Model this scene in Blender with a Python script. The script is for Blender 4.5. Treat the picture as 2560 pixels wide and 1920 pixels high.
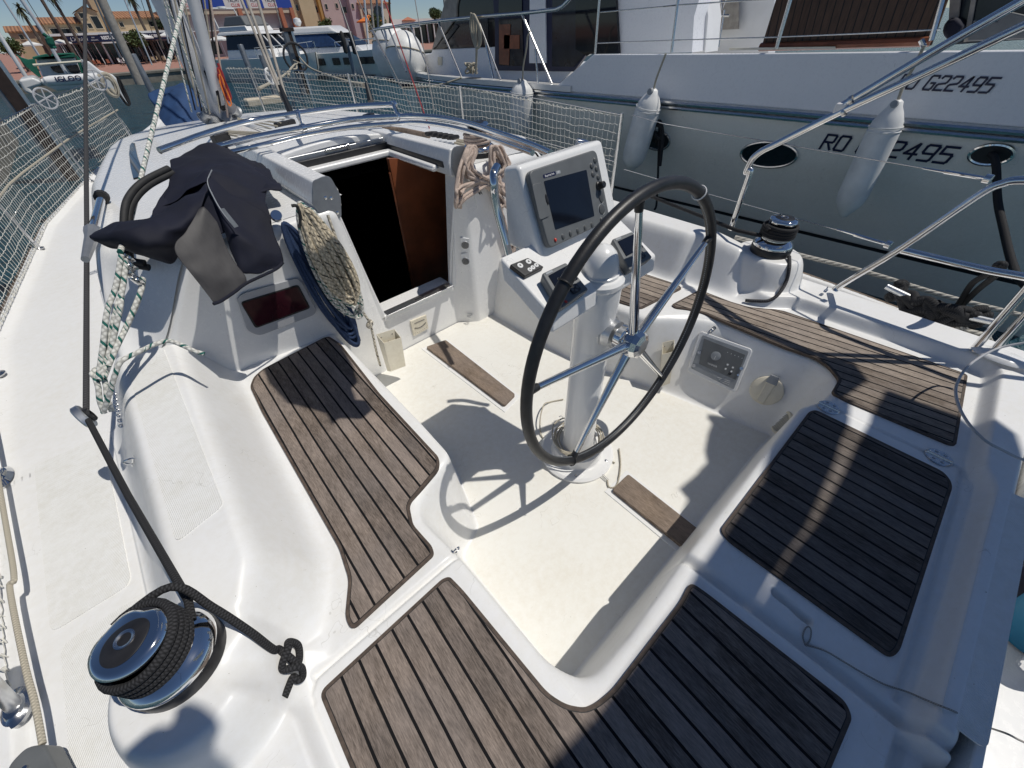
import bpy, bmesh, math, random
import numpy as np
from mathutils import Vector, Matrix, Quaternion
random.seed(7); rng = np.random.default_rng(7)
SC = bpy.context.scene
for o in list(bpy.data.objects): bpy.data.objects.remove(o)
COL = SC.collection
# ------------------------------------------------------------------ camera
# x = starboard, y = bow, z = up; cockpit sole at z 0, eye at 1.55 m
CAM_H = 1.55; FPX = 844.0; CX, CY = 1106.0, 829.5
def _n(v): v = np.array(v, float); return v/np.linalg.norm(v)
_F = _n([-1036, -769, FPX]); _D = np.array([44., 867., FPX]); _D = _n(_D - _F*((_D@_F))); _R = np.cross(_D, _F)
AX = np.array([_R, _F, -_D])
cam_d = bpy.data.cameras.new('camera'); cam = bpy.data.objects.new('camera', cam_d); COL.objects.link(cam)
cam_d.sensor_width = 36; cam_d.lens = FPX/2212*36; cam_d.clip_start = .02; cam_d.clip_end = 3000
# the yacht is trimmed a little, so it has its own measuring axes (AX); AXH are level
_DH = _n([45., 925., FPX]); _FH = _n(_F-_DH*(_F@_DH)); AXH = np.array([np.cross(_DH, _FH), _FH, -_DH]); AXB = AX; TRIM = AXH @ AXB.T
mw = Matrix.Identity(4)
for i in range(3):
    mw[i][0] = AXH[i][0]; mw[i][1] = -AXH[i][1]; mw[i][2] = -AXH[i][2]
mw[0][3] = 0; mw[1][3] = 0; mw[2][3] = CAM_H
cam.matrix_world = mw; SC.camera = cam
# ------------------------------------------------------------------ light
SUN_DIR = TRIM @ _n([.389, -.325, 1.0])
SUN_EL = math.asin(SUN_DIR[2]); SUN_AZ = math.atan2(SUN_DIR[0], SUN_DIR[1])
w = bpy.data.worlds.new('World'); SC.world = w; w.use_nodes = True
nt = w.node_tree; bg = nt.nodes['Background']; sky = nt.nodes.new('ShaderNodeTexSky')
sky.sky_type = 'NISHITA'; sky.sun_disc = False; sky.sun_elevation = SUN_EL; sky.sun_rotation = SUN_AZ
sky.air_density = .75; sky.dust_density = .15; sky.ozone_density = 4.0; sky.altitude = 900
nt.links.new(sky.outputs[0], bg.inputs[0]); bg.inputs[1].default_value = .082
sd = bpy.data.lights.new('sun', 'SUN'); sd.energy = 4.2; sd.angle = math.radians(.53); sd.color = (1, .955, .88)
so = bpy.data.objects.new('sun', sd); COL.objects.link(so)
so.rotation_euler = Vector(SUN_DIR).to_track_quat('Z', 'Y').to_euler()
SC.view_settings.view_transform = 'Standard'; SC.view_settings.look = 'None'; SC.view_settings.exposure = -.41; SC.view_settings.gamma = 1
SC.render.engine = 'CYCLES'
# ------------------------------------------------------------------ measuring helpers
EYE = np.array([0, 0, CAM_H])
def ray(p): return AX @ np.array([p[0]-CX, p[1]-CY, FPX])
def at(p, z=None, x=None, y=None):
    d = ray(p)
    t = (z-CAM_H)/d[2] if z is not None else (x/d[0] if x is not None else y/d[1])
    return Vector(EYE + t*d)
def onpl(p, pl):      # pl = (point, normal)
    d = ray(p); o = np.array(pl[0]); n = np.array(pl[1]); t = ((o-EYE)@n)/(d@n); return Vector(EYE+t*d)
def Z(x0, y0, w, W=2212): return lambda x, y: ((x0+x*w/W)*2212/2560, (y0+y*w/W)*1659/1920)
def plane3(a, b, c):
    a, b, c = map(np.array, (a, b, c)); n = np.cross(b-a, c-a); n = n/np.linalg.norm(n)
    if (EYE-a)@n < 0: n = -n
    return (a, n)
C4 = Z(600,800,800); C5 = Z(1200,700,800); C6 = Z(1700,1000,860,2195); C7 = Z(1700,400,860,2195); C8 = Z(800,1300,900)
c4 = Z(0,300,800); w5 = Z(1150,300,750,2074); C3 = Z(0,1300,900); C2 = Z(0,800,800); c5 = Z(600,350,800,2042)
z1 = Z(1000,650,500); z2 = Z(500,250,500); z3 = Z(0,0,500); z4 = Z(450,0,500); z5 = Z(850,0,500); z6 = Z(2060,650,500); z7 = Z(0,350,400)
q1 = Z(0,0,300); q2 = Z(200,0,300); q3 = Z(620,0,300); q4 = Z(900,0,300)
d1 = Z(0,0,900); d2 = Z(800,0,900); d3 = Z(1660,0,900); d8 = Z(1700,1350,860)
# ------------------------------------------------------------------ materials
MATS = {}
def newmat(name):
    m = bpy.data.materials.new(name); m.use_nodes = True; MATS[name] = m
    return m, m.node_tree, m.node_tree.nodes['Principled BSDF']
def nd(t, ty, **k):
    n = t.nodes.new(ty)
    for a, v in k.items():
        if a.startswith('i_'):
            key = a[2:]; n.inputs[int(key) if key.isdigit() else key.replace('_', ' ')].default_value = v
        else: setattr(n, a, v)
    return n
def ramp(t, fac, stops):
    r = t.nodes.new('ShaderNodeValToRGB'); t.links.new(fac, r.inputs[0]); e = r.color_ramp.elements
    while len(e) < len(stops): e.new(.5)
    for q, (p, c) in zip(e, stops): q.position = p; q.color = (*c, 1) if len(c) == 3 else c
    return r.outputs[0]
def texco(t, kind='Object', scale=None, rot=None):
    c = t.nodes.new('ShaderNodeTexCoord').outputs[kind]
    if scale is None and rot is None: return c
    m = t.nodes.new('ShaderNodeMapping'); t.links.new(c, m.inputs[0])
    if scale: m.inputs['Scale'].default_value = scale
    if rot: m.inputs['Rotation'].default_value = rot
    return m.outputs[0]
def noise(t, vec, scale, detail=4, rough=.55):
    n = nd(t, 'ShaderNodeTexNoise'); n.inputs['Scale'].default_value = scale; n.inputs['Detail'].default_value = detail
    n.inputs['Roughness'].default_value = rough; t.links.new(vec, n.inputs['Vector']); return n.outputs[0]
def bump(t, h, b, strength=.3, dist=.002, prev=None):
    n = nd(t, 'ShaderNodeBump'); n.inputs['Strength'].default_value = strength; n.inputs['Distance'].default_value = dist
    t.links.new(h, n.inputs['Height'])
    if prev: t.links.new(prev, n.inputs['Normal'])
    t.links.new(n.outputs[0], b.inputs['Normal']); return n.outputs[0]
def mathn(t, op, a, b=None):
    n = nd(t, 'ShaderNodeMath', operation=op)
    for i, v in enumerate((a, b)):
        if v is None: continue
        if isinstance(v, (int, float)): n.inputs[i].default_value = v
        else: t.links.new(v, n.inputs[i])
    return n.outputs[0]
def mixc(t, f, a, b):
    n = nd(t, 'ShaderNodeMix', data_type='RGBA')
    for i, v in ((0, f), (6, a), (7, b)):
        if isinstance(v, (int, float)): n.inputs[i].default_value = v
        elif isinstance(v, tuple): n.inputs[i].default_value = (*v, 1) if len(v) == 3 else v
        else: t.links.new(v, n.inputs[i])
    return n.outputs[2]
def simple(name, col, rough=.5, metal=0, var=.12, scale=9, bmp=0, bscale=200, coat=0, spec=.5):
    m, t, b = newmat(name); v = texco(t)
    f = noise(t, v, scale, 5)
    c0 = tuple(max(0, c*(1-var)) for c in col); c1 = tuple(min(1, c*(1+var)) for c in col)
    t.links.new(ramp(t, f, [(.3, c0), (.7, c1)]), b.inputs['Base Color'])
    b.inputs['Roughness'].default_value = rough; b.inputs['Metallic'].default_value = metal
    b.inputs['Coat Weight'].default_value = coat; b.inputs['Specular IOR Level'].default_value = spec
    if bmp: bump(t, noise(t, v, bscale, 3), b, bmp, .001)
    return m
def gelcoat(name, base, dirt, rough=.28, tex=None, dirtamt=.5):
    m, t, b = newmat(name); v = texco(t)
    big = noise(t, v, 2.3, 6, .6); fine = noise(t, v, 38, 6, .7)
    d = mathn(t, 'MULTIPLY', big, fine)
    c = ramp(t, d, [(.18, base), (.42, tuple(a*(1-dirtamt)+q*dirtamt for a, q in zip(base, dirt)))])
    sp = noise(t, v, 130, 2, .5)           # specks
    c = mixc(t, ramp(t, sp, [(.765, (0, 0, 0)), (.79, (1, 1, 1))]), c, (.35, .31, .24))
    vo = nd(t, 'ShaderNodeTexVoronoi', feature='DISTANCE_TO_EDGE'); vo.inputs['Scale'].default_value = 7
    wv_ = nd(t, 'ShaderNodeVectorMath', operation='ADD'); t.links.new(v, wv_.inputs[0]); nn_ = nd(t, 'ShaderNodeTexNoise'); nn_.inputs['Scale'].default_value = 14; t.links.new(v, nn_.inputs['Vector'])
    ns_ = nd(t, 'ShaderNodeVectorMath', operation='SCALE'); ns_.inputs[3].default_value = .12; t.links.new(nn_.outputs[1], ns_.inputs[0]); t.links.new(ns_.outputs[0], wv_.inputs[1]); t.links.new(wv_.outputs[0], vo.inputs['Vector'])
    crack = mathn(t, 'MULTIPLY', mathn(t, 'LESS_THAN', vo.outputs['Distance'], .0045), mathn(t, 'GREATER_THAN', noise(t, v, 3.1, 2), .60))
    c = mixc(t, mathn(t, 'MULTIPLY', crack, .30), c, tuple(q*.55 for q in dirt))
    sc_ = noise(t, texco(t, scale=(1, 9, 3), rot=(0, 0, .7)), 22, 3, .6); c = mixc(t, ramp(t, sc_, [(.66, (0,)*3), (.76, (.35,)*3)]), c, tuple(q*.86 for q in dirt))
    t.links.new(c, b.inputs['Base Color'])
    t.links.new(ramp(t, fine, [(.3, (rough,)*3), (.8, (rough+.18,)*3)]), b.inputs['Roughness'])
    if tex == 'ribs':
        wv = nd(t, 'ShaderNodeTexWave', wave_type='BANDS', bands_direction='X'); wv.inputs['Scale'].default_value = 62; wv.inputs['Distortion'].default_value = 0
        t.links.new(texco(t, rot=(0, 0, .5)), wv.inputs[0]); bump(t, wv.outputs[1], b, .55, .0012)
        b.inputs['Roughness'].default_value = .6
    elif tex == 'diamond':
        w1 = nd(t, 'ShaderNodeTexWave', bands_direction='X'); w2 = nd(t, 'ShaderNodeTexWave', bands_direction='Y')
        for q in (w1, w2): q.inputs['Scale'].default_value = 75; t.links.new(texco(t, rot=(0, 0, .785)), q.inputs[0])
        bump(t, mathn(t, 'MULTIPLY', w1.outputs[1], w2.outputs[1]), b, .4, .001)
    else:
        bump(t, noise(t, v, 9, 3), b, .04, .004)
    return m
gelcoat('gelcoat', (.83, .83, .82), (.68, .65, .57), dirtamt=.35)
gelcoat('gelcoat_floor', (.81, .80, .75), (.62, .56, .44), .40, 'diamond', .38)
gelcoat('gelcoat_nonskid', (.82, .82, .80), (.62, .6, .52), .5, 'ribs')
gelcoat('gelcoat_clean', (.82, .82, .81), (.72, .71, .68), .18, None, .3)
gelcoat('hull_white', (.87, .86, .80), (.66, .64, .57), .16, None, .4)
gelcoat('hull_upper', (.84, .85, .88), (.74, .75, .77), .22, None, .35)
gelcoat('cream_plastic', (.76, .71, .58), (.5, .43, .3), .4, None, .4)
simple('chrome', (.78, .78, .78), .07, 1, .03)
simple('steel', (.62, .62, .62), .22, 1, .1, 40)
simple('alu', (.66, .67, .68), .38, 1, .06, 30, .1, 300)
simple('alu_dull', (.42, .43, .44), .5, .8, .15, 12)
simple('black_plastic', (.018, .018, .02), .38, 0, .3, 30, .05)
simple('black_leather', (.018, .018, .019), .42, 0, .4, 25, .25, 260)
simple('black_rubber', (.02, .02, .02), .7, 0, .3, 30)
simple('grey_plastic', (.13, .138, .142), .45, 0, .1, 20, .05, 400)
simple('grey_plastic_light', (.28, .30, .32), .5, 0, .1, 20)
simple('grey_button', (.09, .095, .098), .35, 0, .1, 20)
simple('screen', (.006, .008, .014), .12, 0, .3, 3)
simple('white_paint', (.8, .8, .79), .25, 0, .04, 6, coat=.3)
simple('red', (.6, .05, .03), .35)
simple('orange', (.75, .2, .03), .6)
simple('interior_shade', (.006, .005, .0045), .8, spec=.1)  # near-black, the shade inside the cabin is put into the colour
simple('mahogany', (.20, .062, .026), .35, 0, .35, 6, coat=.2)
simple('navy_cloth', (.0022, .0036, .015), .8, 0, .35, 5, .3, 500)
simple('blue_cloth', (.017, .055, .15), .8, 0, .25, 6, .3, 400)
simple('green_cloth', (.01, .13, .085), .8, 0, .25, 3)
simple('white_cloth', (.72, .72, .70), .8, 0, .08, 4)
simple('beige_cloth', (.36, .33, .29), .8, 0, .2, 14, .4, 60)
simple('fender', (.80, .80, .78), .45, 0, .12, 6, .05, 60)
simple('navy_paint', (.01, .012, .05), .35)
simple('dark_paint', (.02, .022, .025), .4)
simple('white_text', (.8, .8, .8), .5)
simple('glass_dark', (.008, .010, .014), .06, 0, .3, 2)
simple('glass_red', (.035, .007, .012), .1, 0, .4, 4)
simple('tinted', (.015, .02, .03), .12, 0, .3)
simple('plate_alu', (.30, .32, .35), .35, .6, .1, 25)
simple('wire', (.20, .20, .20), .55, .5, .1, 40)
simple('frame_grey', (.42, .43, .45), .35, 0, .08, 10)
simple('rope_beige', (.50, .40, .34), .85, 0, .2, 120, .4, 300)
simple('rope_blue', (.018, .04, .10), .85, 0, .3, 200, .4, 400)
simple('rope_red', (.30, .025, .03), .8)
simple('teak_frame', (.085, .062, .048), .75, 0, .4, 60, .3, 200)
simple('caulk', (.008, .008, .009), .6)
def teak(name, ang, pitch, off, light=(.250, .203, .170), dark=(.105, .084, .069), gap=.072):
    m, t, b = newmat(name)
    co = texco(t, 'Object', rot=(0, 0, -ang))           # x' across the planks, y' along them
    sx = nd(t, 'ShaderNodeSeparateXYZ'); t.links.new(co, sx.inputs[0])
    wob = mathn(t, 'MULTIPLY', mathn(t, 'SUBTRACT', noise(t, co, 3.2, 2), .5), .006)
    u = mathn(t, 'DIVIDE', mathn(t, 'ADD', mathn(t, 'ADD', sx.outputs[0], wob), 10+off), pitch)
    fr = mathn(t, 'FRACT', u); pid = mathn(t, 'FLOOR', u)
    seam = mathn(t, 'LESS_THAN', mathn(t, 'ABSOLUTE', mathn(t, 'SUBTRACT', fr, .5)), .5-gap)   # 1 on wood
    cm = nd(t, 'ShaderNodeCombineXYZ'); t.links.new(mathn(t, 'MULTIPLY', sx.outputs[0], 1), cm.inputs[0])
    t.links.new(mathn(t, 'MULTIPLY', sx.outputs[1], .10), cm.inputs[1]); t.links.new(mathn(t, 'MULTIPLY', pid, 3.7), cm.inputs[2])
    grain = noise(t, cm.outputs[0], 330, 6, .75)
    cm2 = nd(t, 'ShaderNodeCombineXYZ'); t.links.new(sx.outputs[0], cm2.inputs[0])
    t.links.new(mathn(t, 'MULTIPLY', sx.outputs[1], .25), cm2.inputs[1]); t.links.new(pid, cm2.inputs[2])
    blot = noise(t, cm2.outputs[0], 26, 5, .65)
    wn = nd(t, 'ShaderNodeTexWhiteNoise', noise_dimensions='1D'); t.links.new(pid, wn.inputs['W'])
    k = mathn(t, 'ADD', mathn(t, 'MULTIPLY', grain, .85), mathn(t, 'MULTIPLY', blot, .5))
    k = mathn(t, 'ADD', k, mathn(t, 'MULTIPLY', wn.outputs[0], .22))
    c = ramp(t, k, [(.50, tuple(x*.55 for x in dark)), (.64, dark), (.84, light), (.98, tuple(x*1.45 for x in light))])
    stain = noise(t, co, 5, 3)
    c = mixc(t, ramp(t, stain, [(.35, (.0,)*3), (.75, (.35,)*3)]), c, (.21, .19, .185))
    c = mixc(t, seam, (.010, .010, .011), c)
    t.links.new(c, b.inputs['Base Color'])
    b.inputs['Roughness'].default_value = .85; b.inputs['Specular IOR Level'].default_value = .12
    h = mathn(t, 'ADD', mathn(t, 'MULTIPLY', seam, 1.5), mathn(t, 'MULTIPLY', grain, .6))
    bump(t, h, b, .5, .0016)
    return m
teak('teak_port', -.016, .0475, .012)
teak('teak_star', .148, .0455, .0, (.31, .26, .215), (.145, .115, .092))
teak('teak_lid', .004, .0462, .02, (.150, .126, .108), (.060, .049, .041))  # darker teak copy, the shade on the lid is put into its colour
teak('teak_bench', -.05, .0475, .021)
teak('teak_plain', 0, 5.0, 0.3, (.20, .155, .12), (.085, .062, .046), 0)
def braid(name, base, fleck, f2=None, nu=60, dens=.30, twist=2, dark=.55):
    m, t, b = newmat(name)
    uv = t.nodes.new('ShaderNodeTexCoord').outputs['UV']; s = nd(t, 'ShaderNodeSeparateXYZ'); t.links.new(uv, s.inputs[0])
    U_ = mathn(t, 'MULTIPLY', s.outputs[0], nu); V_ = mathn(t, 'MULTIPLY', s.outputs[1], twist)
    a = mathn(t, 'FRACT', mathn(t, 'ADD', U_, V_)); c_ = mathn(t, 'FRACT', mathn(t, 'SUBTRACT', U_, V_))
    st = mathn(t, 'MULTIPLY', mathn(t, 'PINGPONG', a, .5), mathn(t, 'PINGPONG', c_, .5))
    cell = mathn(t, 'MULTIPLY', mathn(t, 'LESS_THAN', a, dens*1.6), mathn(t, 'LESS_THAN', mathn(t, 'FRACT', mathn(t, 'ADD', mathn(t, 'MULTIPLY', U_, .37), mathn(t, 'MULTIPLY', V_, .5))), dens*1.2))
    col = mixc(t, ramp(t, st, [(.0, (0,)*3), (.12, (1,)*3)]), tuple(x*dark for x in base), base)
    if fleck: col = mixc(t, cell, col, fleck)
    t.links.new(col, b.inputs['Base Color']); b.inputs['Roughness'].default_value = .8
    b.inputs['Specular IOR Level'].default_value = .25
    bump(t, st, b, .8, .002)
    return m
braid('rope_white_green', (.76, .75, .69), (.015, .12, .10), nu=48, dens=.30)
braid('rope_white_fleck', (.72, .66, .54), (.05, .05, .05), nu=45, dens=.22)
braid('rope_tan_fleck', (.66, .57, .42), (.06, .05, .04), nu=45, dens=.22)
braid('rope_black', (.045, .045, .048), None, nu=150, twist=3, dark=.25)
braid('rope_pale', (.42, .40, .37), None, nu=200, twist=2, dark=.5)
braid('rope_cream', (.55, .50, .40), None, nu=120, twist=2, dark=.6)
braid('rope_grey', (.07, .07, .075), None, nu=100, twist=2, dark=.5)
def laid(name, base):
    m, t, b = newmat(name)
    uv = t.nodes.new('ShaderNodeTexCoord').outputs['UV']; s = nd(t, 'ShaderNodeSeparateXYZ'); t.links.new(uv, s.inputs[0])
    a = mathn(t, 'PINGPONG', mathn(t, 'ADD', mathn(t, 'MULTIPLY', s.outputs[0], 26), mathn(t, 'MULTIPLY', s.outputs[1], 3)), .5)
    t.links.new(mixc(t, ramp(t, a, [(0, (0,)*3), (.22, (1,)*3)]), tuple(x*.25 for x in base), base), b.inputs['Base Color'])
    b.inputs['Roughness'].default_value = .85; bump(t, a, b, 1, .008); return m
laid('rope_laid', (.50, .48, .43))
def tex_surface(name, a, b_, scale, rough=.8, bmp=.4, bscale=30, stretch=None):
    m, t, b = newmat(name); v = texco(t, scale=stretch) if stretch else texco(t)
    t.links.new(ramp(t, noise(t, v, scale, 7, .65), [(.32, a), (.68, b_)]), b.inputs['Base Color'])
    b.inputs['Roughness'].default_value = rough; bump(t, noise(t, v, bscale, 5), b, bmp, .02); return m
# ------------------------------------------------------------------ mesh helpers
def tag(o, label=None, cat=None, group=None, kind=None):
    if label: o['label'] = label
    if cat: o['category'] = cat
    if group: o['group'] = group
    if kind: o['kind'] = kind
    return o
def empty(name, loc, label, cat, group=None, rz=0):
    o = bpy.data.objects.new(name, None); COL.objects.link(o); o.location = loc; o.rotation_euler = (0, 0, rz)
    o.empty_display_size = .1
    return tag(o, label, cat, group)
def link(o, parent):
    COL.objects.link(o)
    if parent is not None:
        o.parent = parent
        pm = WM(parent); o.matrix_parent_inverse = pm.inverted()
    return o
def WM(o):   # world matrix without a depsgraph update
    m = o.matrix_basis.copy() if False else Matrix.LocRotScale(o.location, o.rotation_euler, o.scale)
    if o.parent: m = WM(o.parent) @ o.matrix_parent_inverse @ m
    return m
class MB:
    def __init__(s): s.v = []; s.f = []; s.m = []; s.uv = []; s.sm = []
    def add(s, vs, fs, mi=0, uvs=None, smooth=True):
        b = len(s.v); s.v += [tuple(map(float, p)) for p in vs]
        for i, f in enumerate(fs):
            s.f.append(tuple(b+k for k in f)); s.m.append(mi); s.sm.append(smooth)
            s.uv.append(uvs[i] if uvs else None)
        return s
    def box(s, lo, hi, mi=0, M=None):
        x0, y0, z0 = lo; x1, y1, z1 = hi
        v = [Vector(p) for p in ((x0,y0,z0),(x1,y0,z0),(x1,y1,z0),(x0,y1,z0),(x0,y0,z1),(x1,y0,z1),(x1,y1,z1),(x0,y1,z1))]
        if M is not None: v = [M @ p for p in v]
        return s.add(v, [(0,3,2,1),(4,5,6,7),(0,1,5,4),(1,2,6,5),(2,3,7,6),(3,0,4,7)], mi, smooth=False)
    def hexa(s, v, mi=0):   # 4 bottom, 4 top
        return s.add(v, [(0,3,2,1),(4,5,6,7),(0,1,5,4),(1,2,6,5),(2,3,7,6),(3,0,4,7)], mi, smooth=False)
    def prism(s, pts, z0, z1, mi=0, M=None, side=None):
        n = len(pts); a = [Vector((p[0], p[1], z0)) for p in pts]; b = [Vector((p[0], p[1], z1)) for p in pts]
        if M is not None: a = [M@p for p in a]; b = [M@p for p in b]
        ar = sum(pts[i][0]*pts[(i+1)%n][1]-pts[(i+1)%n][0]*pts[i][1] for i in range(n))
        up = tuple(range(n, 2*n)); dn = tuple(range(n-1, -1, -1))
        sd_ = [(i, (i+1)%n, n+(i+1)%n, n+i) for i in range(n)]
        if ar < 0: up = up[::-1]; dn = dn[::-1]; sd_ = [q[::-1] for q in sd_]
        return s.add(a+b, [up, dn]+sd_, mi, smooth=False)
    def tube(s, pts, r, seg=10, mi=0, closed=False, cap=True):
        P = [Vector(p) for p in pts]; n = len(P)
        rr = r if isinstance(r, (list, tuple)) else [r]*n
        T = []
        for i in range(n):
            a = P[(i-1) % n] if closed or i > 0 else P[i]; b = P[(i+1) % n] if closed or i < n-1 else P[i]
            d = (b-a); T.append(d.normalized() if d.length > 1e-9 else Vector((0, 0, 1)))
        up = Vector((0, 0, 1)) if abs(T[0].z) < .9 else Vector((1, 0, 0))
        N = [(up-T[0]*up.dot(T[0])).normalized()]
        for i in range(1, n):
            q = T[i-1].rotation_difference(T[i]); v = q @ N[-1]; N.append((v-T[i]*v.dot(T[i])).normalized())
        vs = []; L = [0.]
        for i in range(n):
            B = T[i].cross(N[i])
            for k in range(seg):
                a = 2*math.pi*k/seg; vs.append(P[i]+(N[i]*math.cos(a)+B*math.sin(a))*rr[i])
            if i: L.append(L[-1]+(P[i]-P[i-1]).length)
        fs = []; uv = []
        for i in range(n if closed else n-1):
            j = (i+1) % n; l0 = L[i]; l1 = L[j] if j else L[i]+(P[0]-P[i]).length
            for k in range(seg):
                k2 = (k+1) % seg
                fs.append((i*seg+k, i*seg+k2, j*seg+k2, j*seg+k)); uv.append(((l0, k/seg), (l0, (k+1)/seg), (l1, (k+1)/seg), (l1, k/seg)))
        if cap and not closed:
            fs.append(tuple(range(seg-1, -1, -1))); fs.append(tuple((n-1)*seg+k for k in range(seg)))
            uv += [tuple((0, 0) for _ in range(seg))]*2
        return s.add(vs, fs, mi, uv)
    def lathe(s, prof, M, seg=32, mi=0, ang=2*math.pi, lobes=None):
        # prof: list of (r, z) ; M matrix, axis local z
        vs = []; n = len(prof); full = abs(ang-2*math.pi) < 1e-6; ns = seg if full else seg+1
        for j in range(ns):
            a = ang*j/seg
            for r, z in prof:
                rr_ = r*(lobes(a, z) if lobes else 1)
                vs.append(M @ Vector((rr_*math.cos(a), rr_*math.sin(a), z)))
        fs = []
        for j in range(seg):
            k = (j+1) % ns
            for i in range(n-1):
                if prof[i][0] < 1e-7: fs.append((j*n+i, k*n+i+1, j*n+i+1))
                elif prof[i+1][0] < 1e-7: fs.append((j*n+i, k*n+i, j*n+i+1))
                else: fs.append((j*n+i, k*n+i, k*n+i+1, j*n+i+1))
        return s.add(vs, fs, mi)
    def build(s, name, mats, parent=None, bevel=0, seg=2, sharp=35, sub=0):
        me = bpy.data.meshes.new(name); me.from_pydata(s.v, [], s.f)
        mats = mats if isinstance(mats, (list, tuple)) else [mats]
        for q in mats: me.materials.append(MATS[q])
        if len(mats) > 1: me.polygons.foreach_set('material_index', s.m)
        me.polygons.foreach_set('use_smooth', [True]*len(s.f))
        if any(u is not None for u in s.uv):
            ul = me.uv_layers.new(name='UVMap').data; k = 0
            for f, u in zip(s.f, s.uv):
                for i in range(len(f)):
                    if u is not None and i < len(u): ul[k].uv = u[i]
                    k += 1
        try: me.set_sharp_from_angle(angle=math.radians(sharp))
        except Exception: pass
        o = bpy.data.objects.new(name, me); link(o, parent)
        if bevel:
            b = o.modifiers.new('b', 'BEVEL'); b.width = bevel; b.segments = seg; b.limit_method = 'ANGLE'; b.angle_limit = math.radians(40)
            b.harden_normals = True
        if sub:
            b = o.modifiers.new('s', 'SUBSURF'); b.levels = sub; b.render_levels = sub
        return o
def spl(P, n=8, closed=False):       # Catmull-Rom through points
    P = [Vector(p) for p in P]; out = []; N = len(P)
    for i in range(N if closed else N-1):
        g = lambda k: P[k % N] if closed else P[min(max(k, 0), N-1)]
        a, b, c, d = g(i-1), g(i), g(i+1), g(i+2)
        for k in range(n):
            t = k/n; out.append(.5*((2*b)+(c-a)*t+(2*a-5*b+4*c-d)*t*t+(3*b-a-3*c+d)*t**3))
    if not closed: out.append(P[-1])
    return out
def roundpoly(P, r, n=6):
    P = [Vector((p[0], p[1])) for p in P]; out = []; N = len(P); rs = r if isinstance(r, (list, tuple)) else [r]*N
    for i in range(N):
        a, b, c = P[i-1], P[i], P[(i+1) % N]; u = (a-b); v = (c-b); q = min(rs[i], u.length*.45, v.length*.45)
        if q < 1e-5: out.append(b); continue
        p0 = b+u.normalized()*q; p1 = b+v.normalized()*q
        for k in range(n+1):
            t = k/n; out.append(p0*(1-t)**2+b*2*t*(1-t)+p1*t*t)
    return out
def inset(P, d):
    P = [Vector((p[0], p[1])) for p in P]; n = len(P)
    ar = sum(P[i].x*P[(i+1) % n].y-P[(i+1) % n].x*P[i].y for i in range(n)); s = 1 if ar > 0 else -1
    out = []
    for i in range(n):
        a = (P[i]-P[i-1]); b = (P[(i+1) % n]-P[i])
        if a.length < 1e-7: a = b
        if b.length < 1e-7: b = a
        a = a.normalized(); b = b.normalized(); na = Vector((-a.y, a.x))*s; nb = Vector((-b.y, b.x))*s
        m = na+nb; m = m/max(.4, m.length_squared/2) if m.length > 1e-6 else na
        out.append(P[i]+m*d)
    return out
def frame(o, z, x=(1, 0, 0)):        # matrix with origin o, local z axis along z
    z = Vector(z).normalized(); x = Vector(x); x = (x-z*x.dot(z)).normalized(); y = z.cross(x)
    M = Matrix.Identity(4)
    for i in range(3): M[i][0] = x[i]; M[i][1] = y[i]; M[i][2] = z[i]; M[i][3] = o[i]
    return M
def text(name, body, M, size, mat, parent, extrude=.0008, shear=0, align='CENTER', xs=1, bold=0):
    cu = bpy.data.curves.new(name, 'FONT'); cu.body = body; cu.size = size; cu.extrude = extrude; cu.align_x = align; cu.align_y = 'CENTER'; cu.shear = shear
    cu.offset = bold; cu.resolution_u = 3
    o = bpy.data.objects.new(name, cu); COL.objects.link(o)
    bpy.context.view_layer.update(); dg = bpy.context.evaluated_depsgraph_get()
    me = bpy.data.meshes.new_from_object(o.evaluated_get(dg)); bpy.data.objects.remove(o)
    me.transform(M @ Matrix.Diagonal((xs, 1, 1, 1))); me.materials.clear(); me.materials.append(MATS[mat])
    o = bpy.data.objects.new(name, me); return link(o, parent)
# ------------------------------------------------------------------ height field helpers
def sdf(P, X, Y):
    P = np.array([(p[0], p[1]) for p in P], float); n = len(P); d = np.full(X.shape, 1e9); ins = np.zeros(X.shape, bool)
    for i in range(n):
        a = P[i-1]; b = P[i]; e = b-a; wx = X-a[0]; wy = Y-a[1]
        t = np.clip((wx*e[0]+wy*e[1])/max(e@e, 1e-12), 0, 1)
        d = np.minimum(d, np.hypot(wx-t*e[0], wy-t*e[1]))
        c = ((a[1] <= Y) & (b[1] > Y)) | ((b[1] <= Y) & (a[1] > Y))
        with np.errstate(divide='ignore', invalid='ignore'):
            xx = a[0]+(Y-a[1])/(b[1]-a[1] if b[1] != a[1] else 1e-12)*e[0]
        ins ^= c & (X < xx)
    return np.where(ins, -d, d)
def S(t, k=.18):                     # linear ramp with rounded ends
    t = np.clip(t, 0, 1); m = 1/(1-k)
    return np.where(t < k, m*t*t/(2*k), np.where(t > 1-k, 1-m*(1-t)**2/(2*k), m*(t-k/2)))
def sm(t): t = np.clip(t, 0, 1); return t*t*(3-2*t)
def smax(a, b, k):
    h = np.clip(.5+.5*(a-b)/k, 0, 1); return b*(1-h)+a*h+k*h*(1-h)
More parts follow.
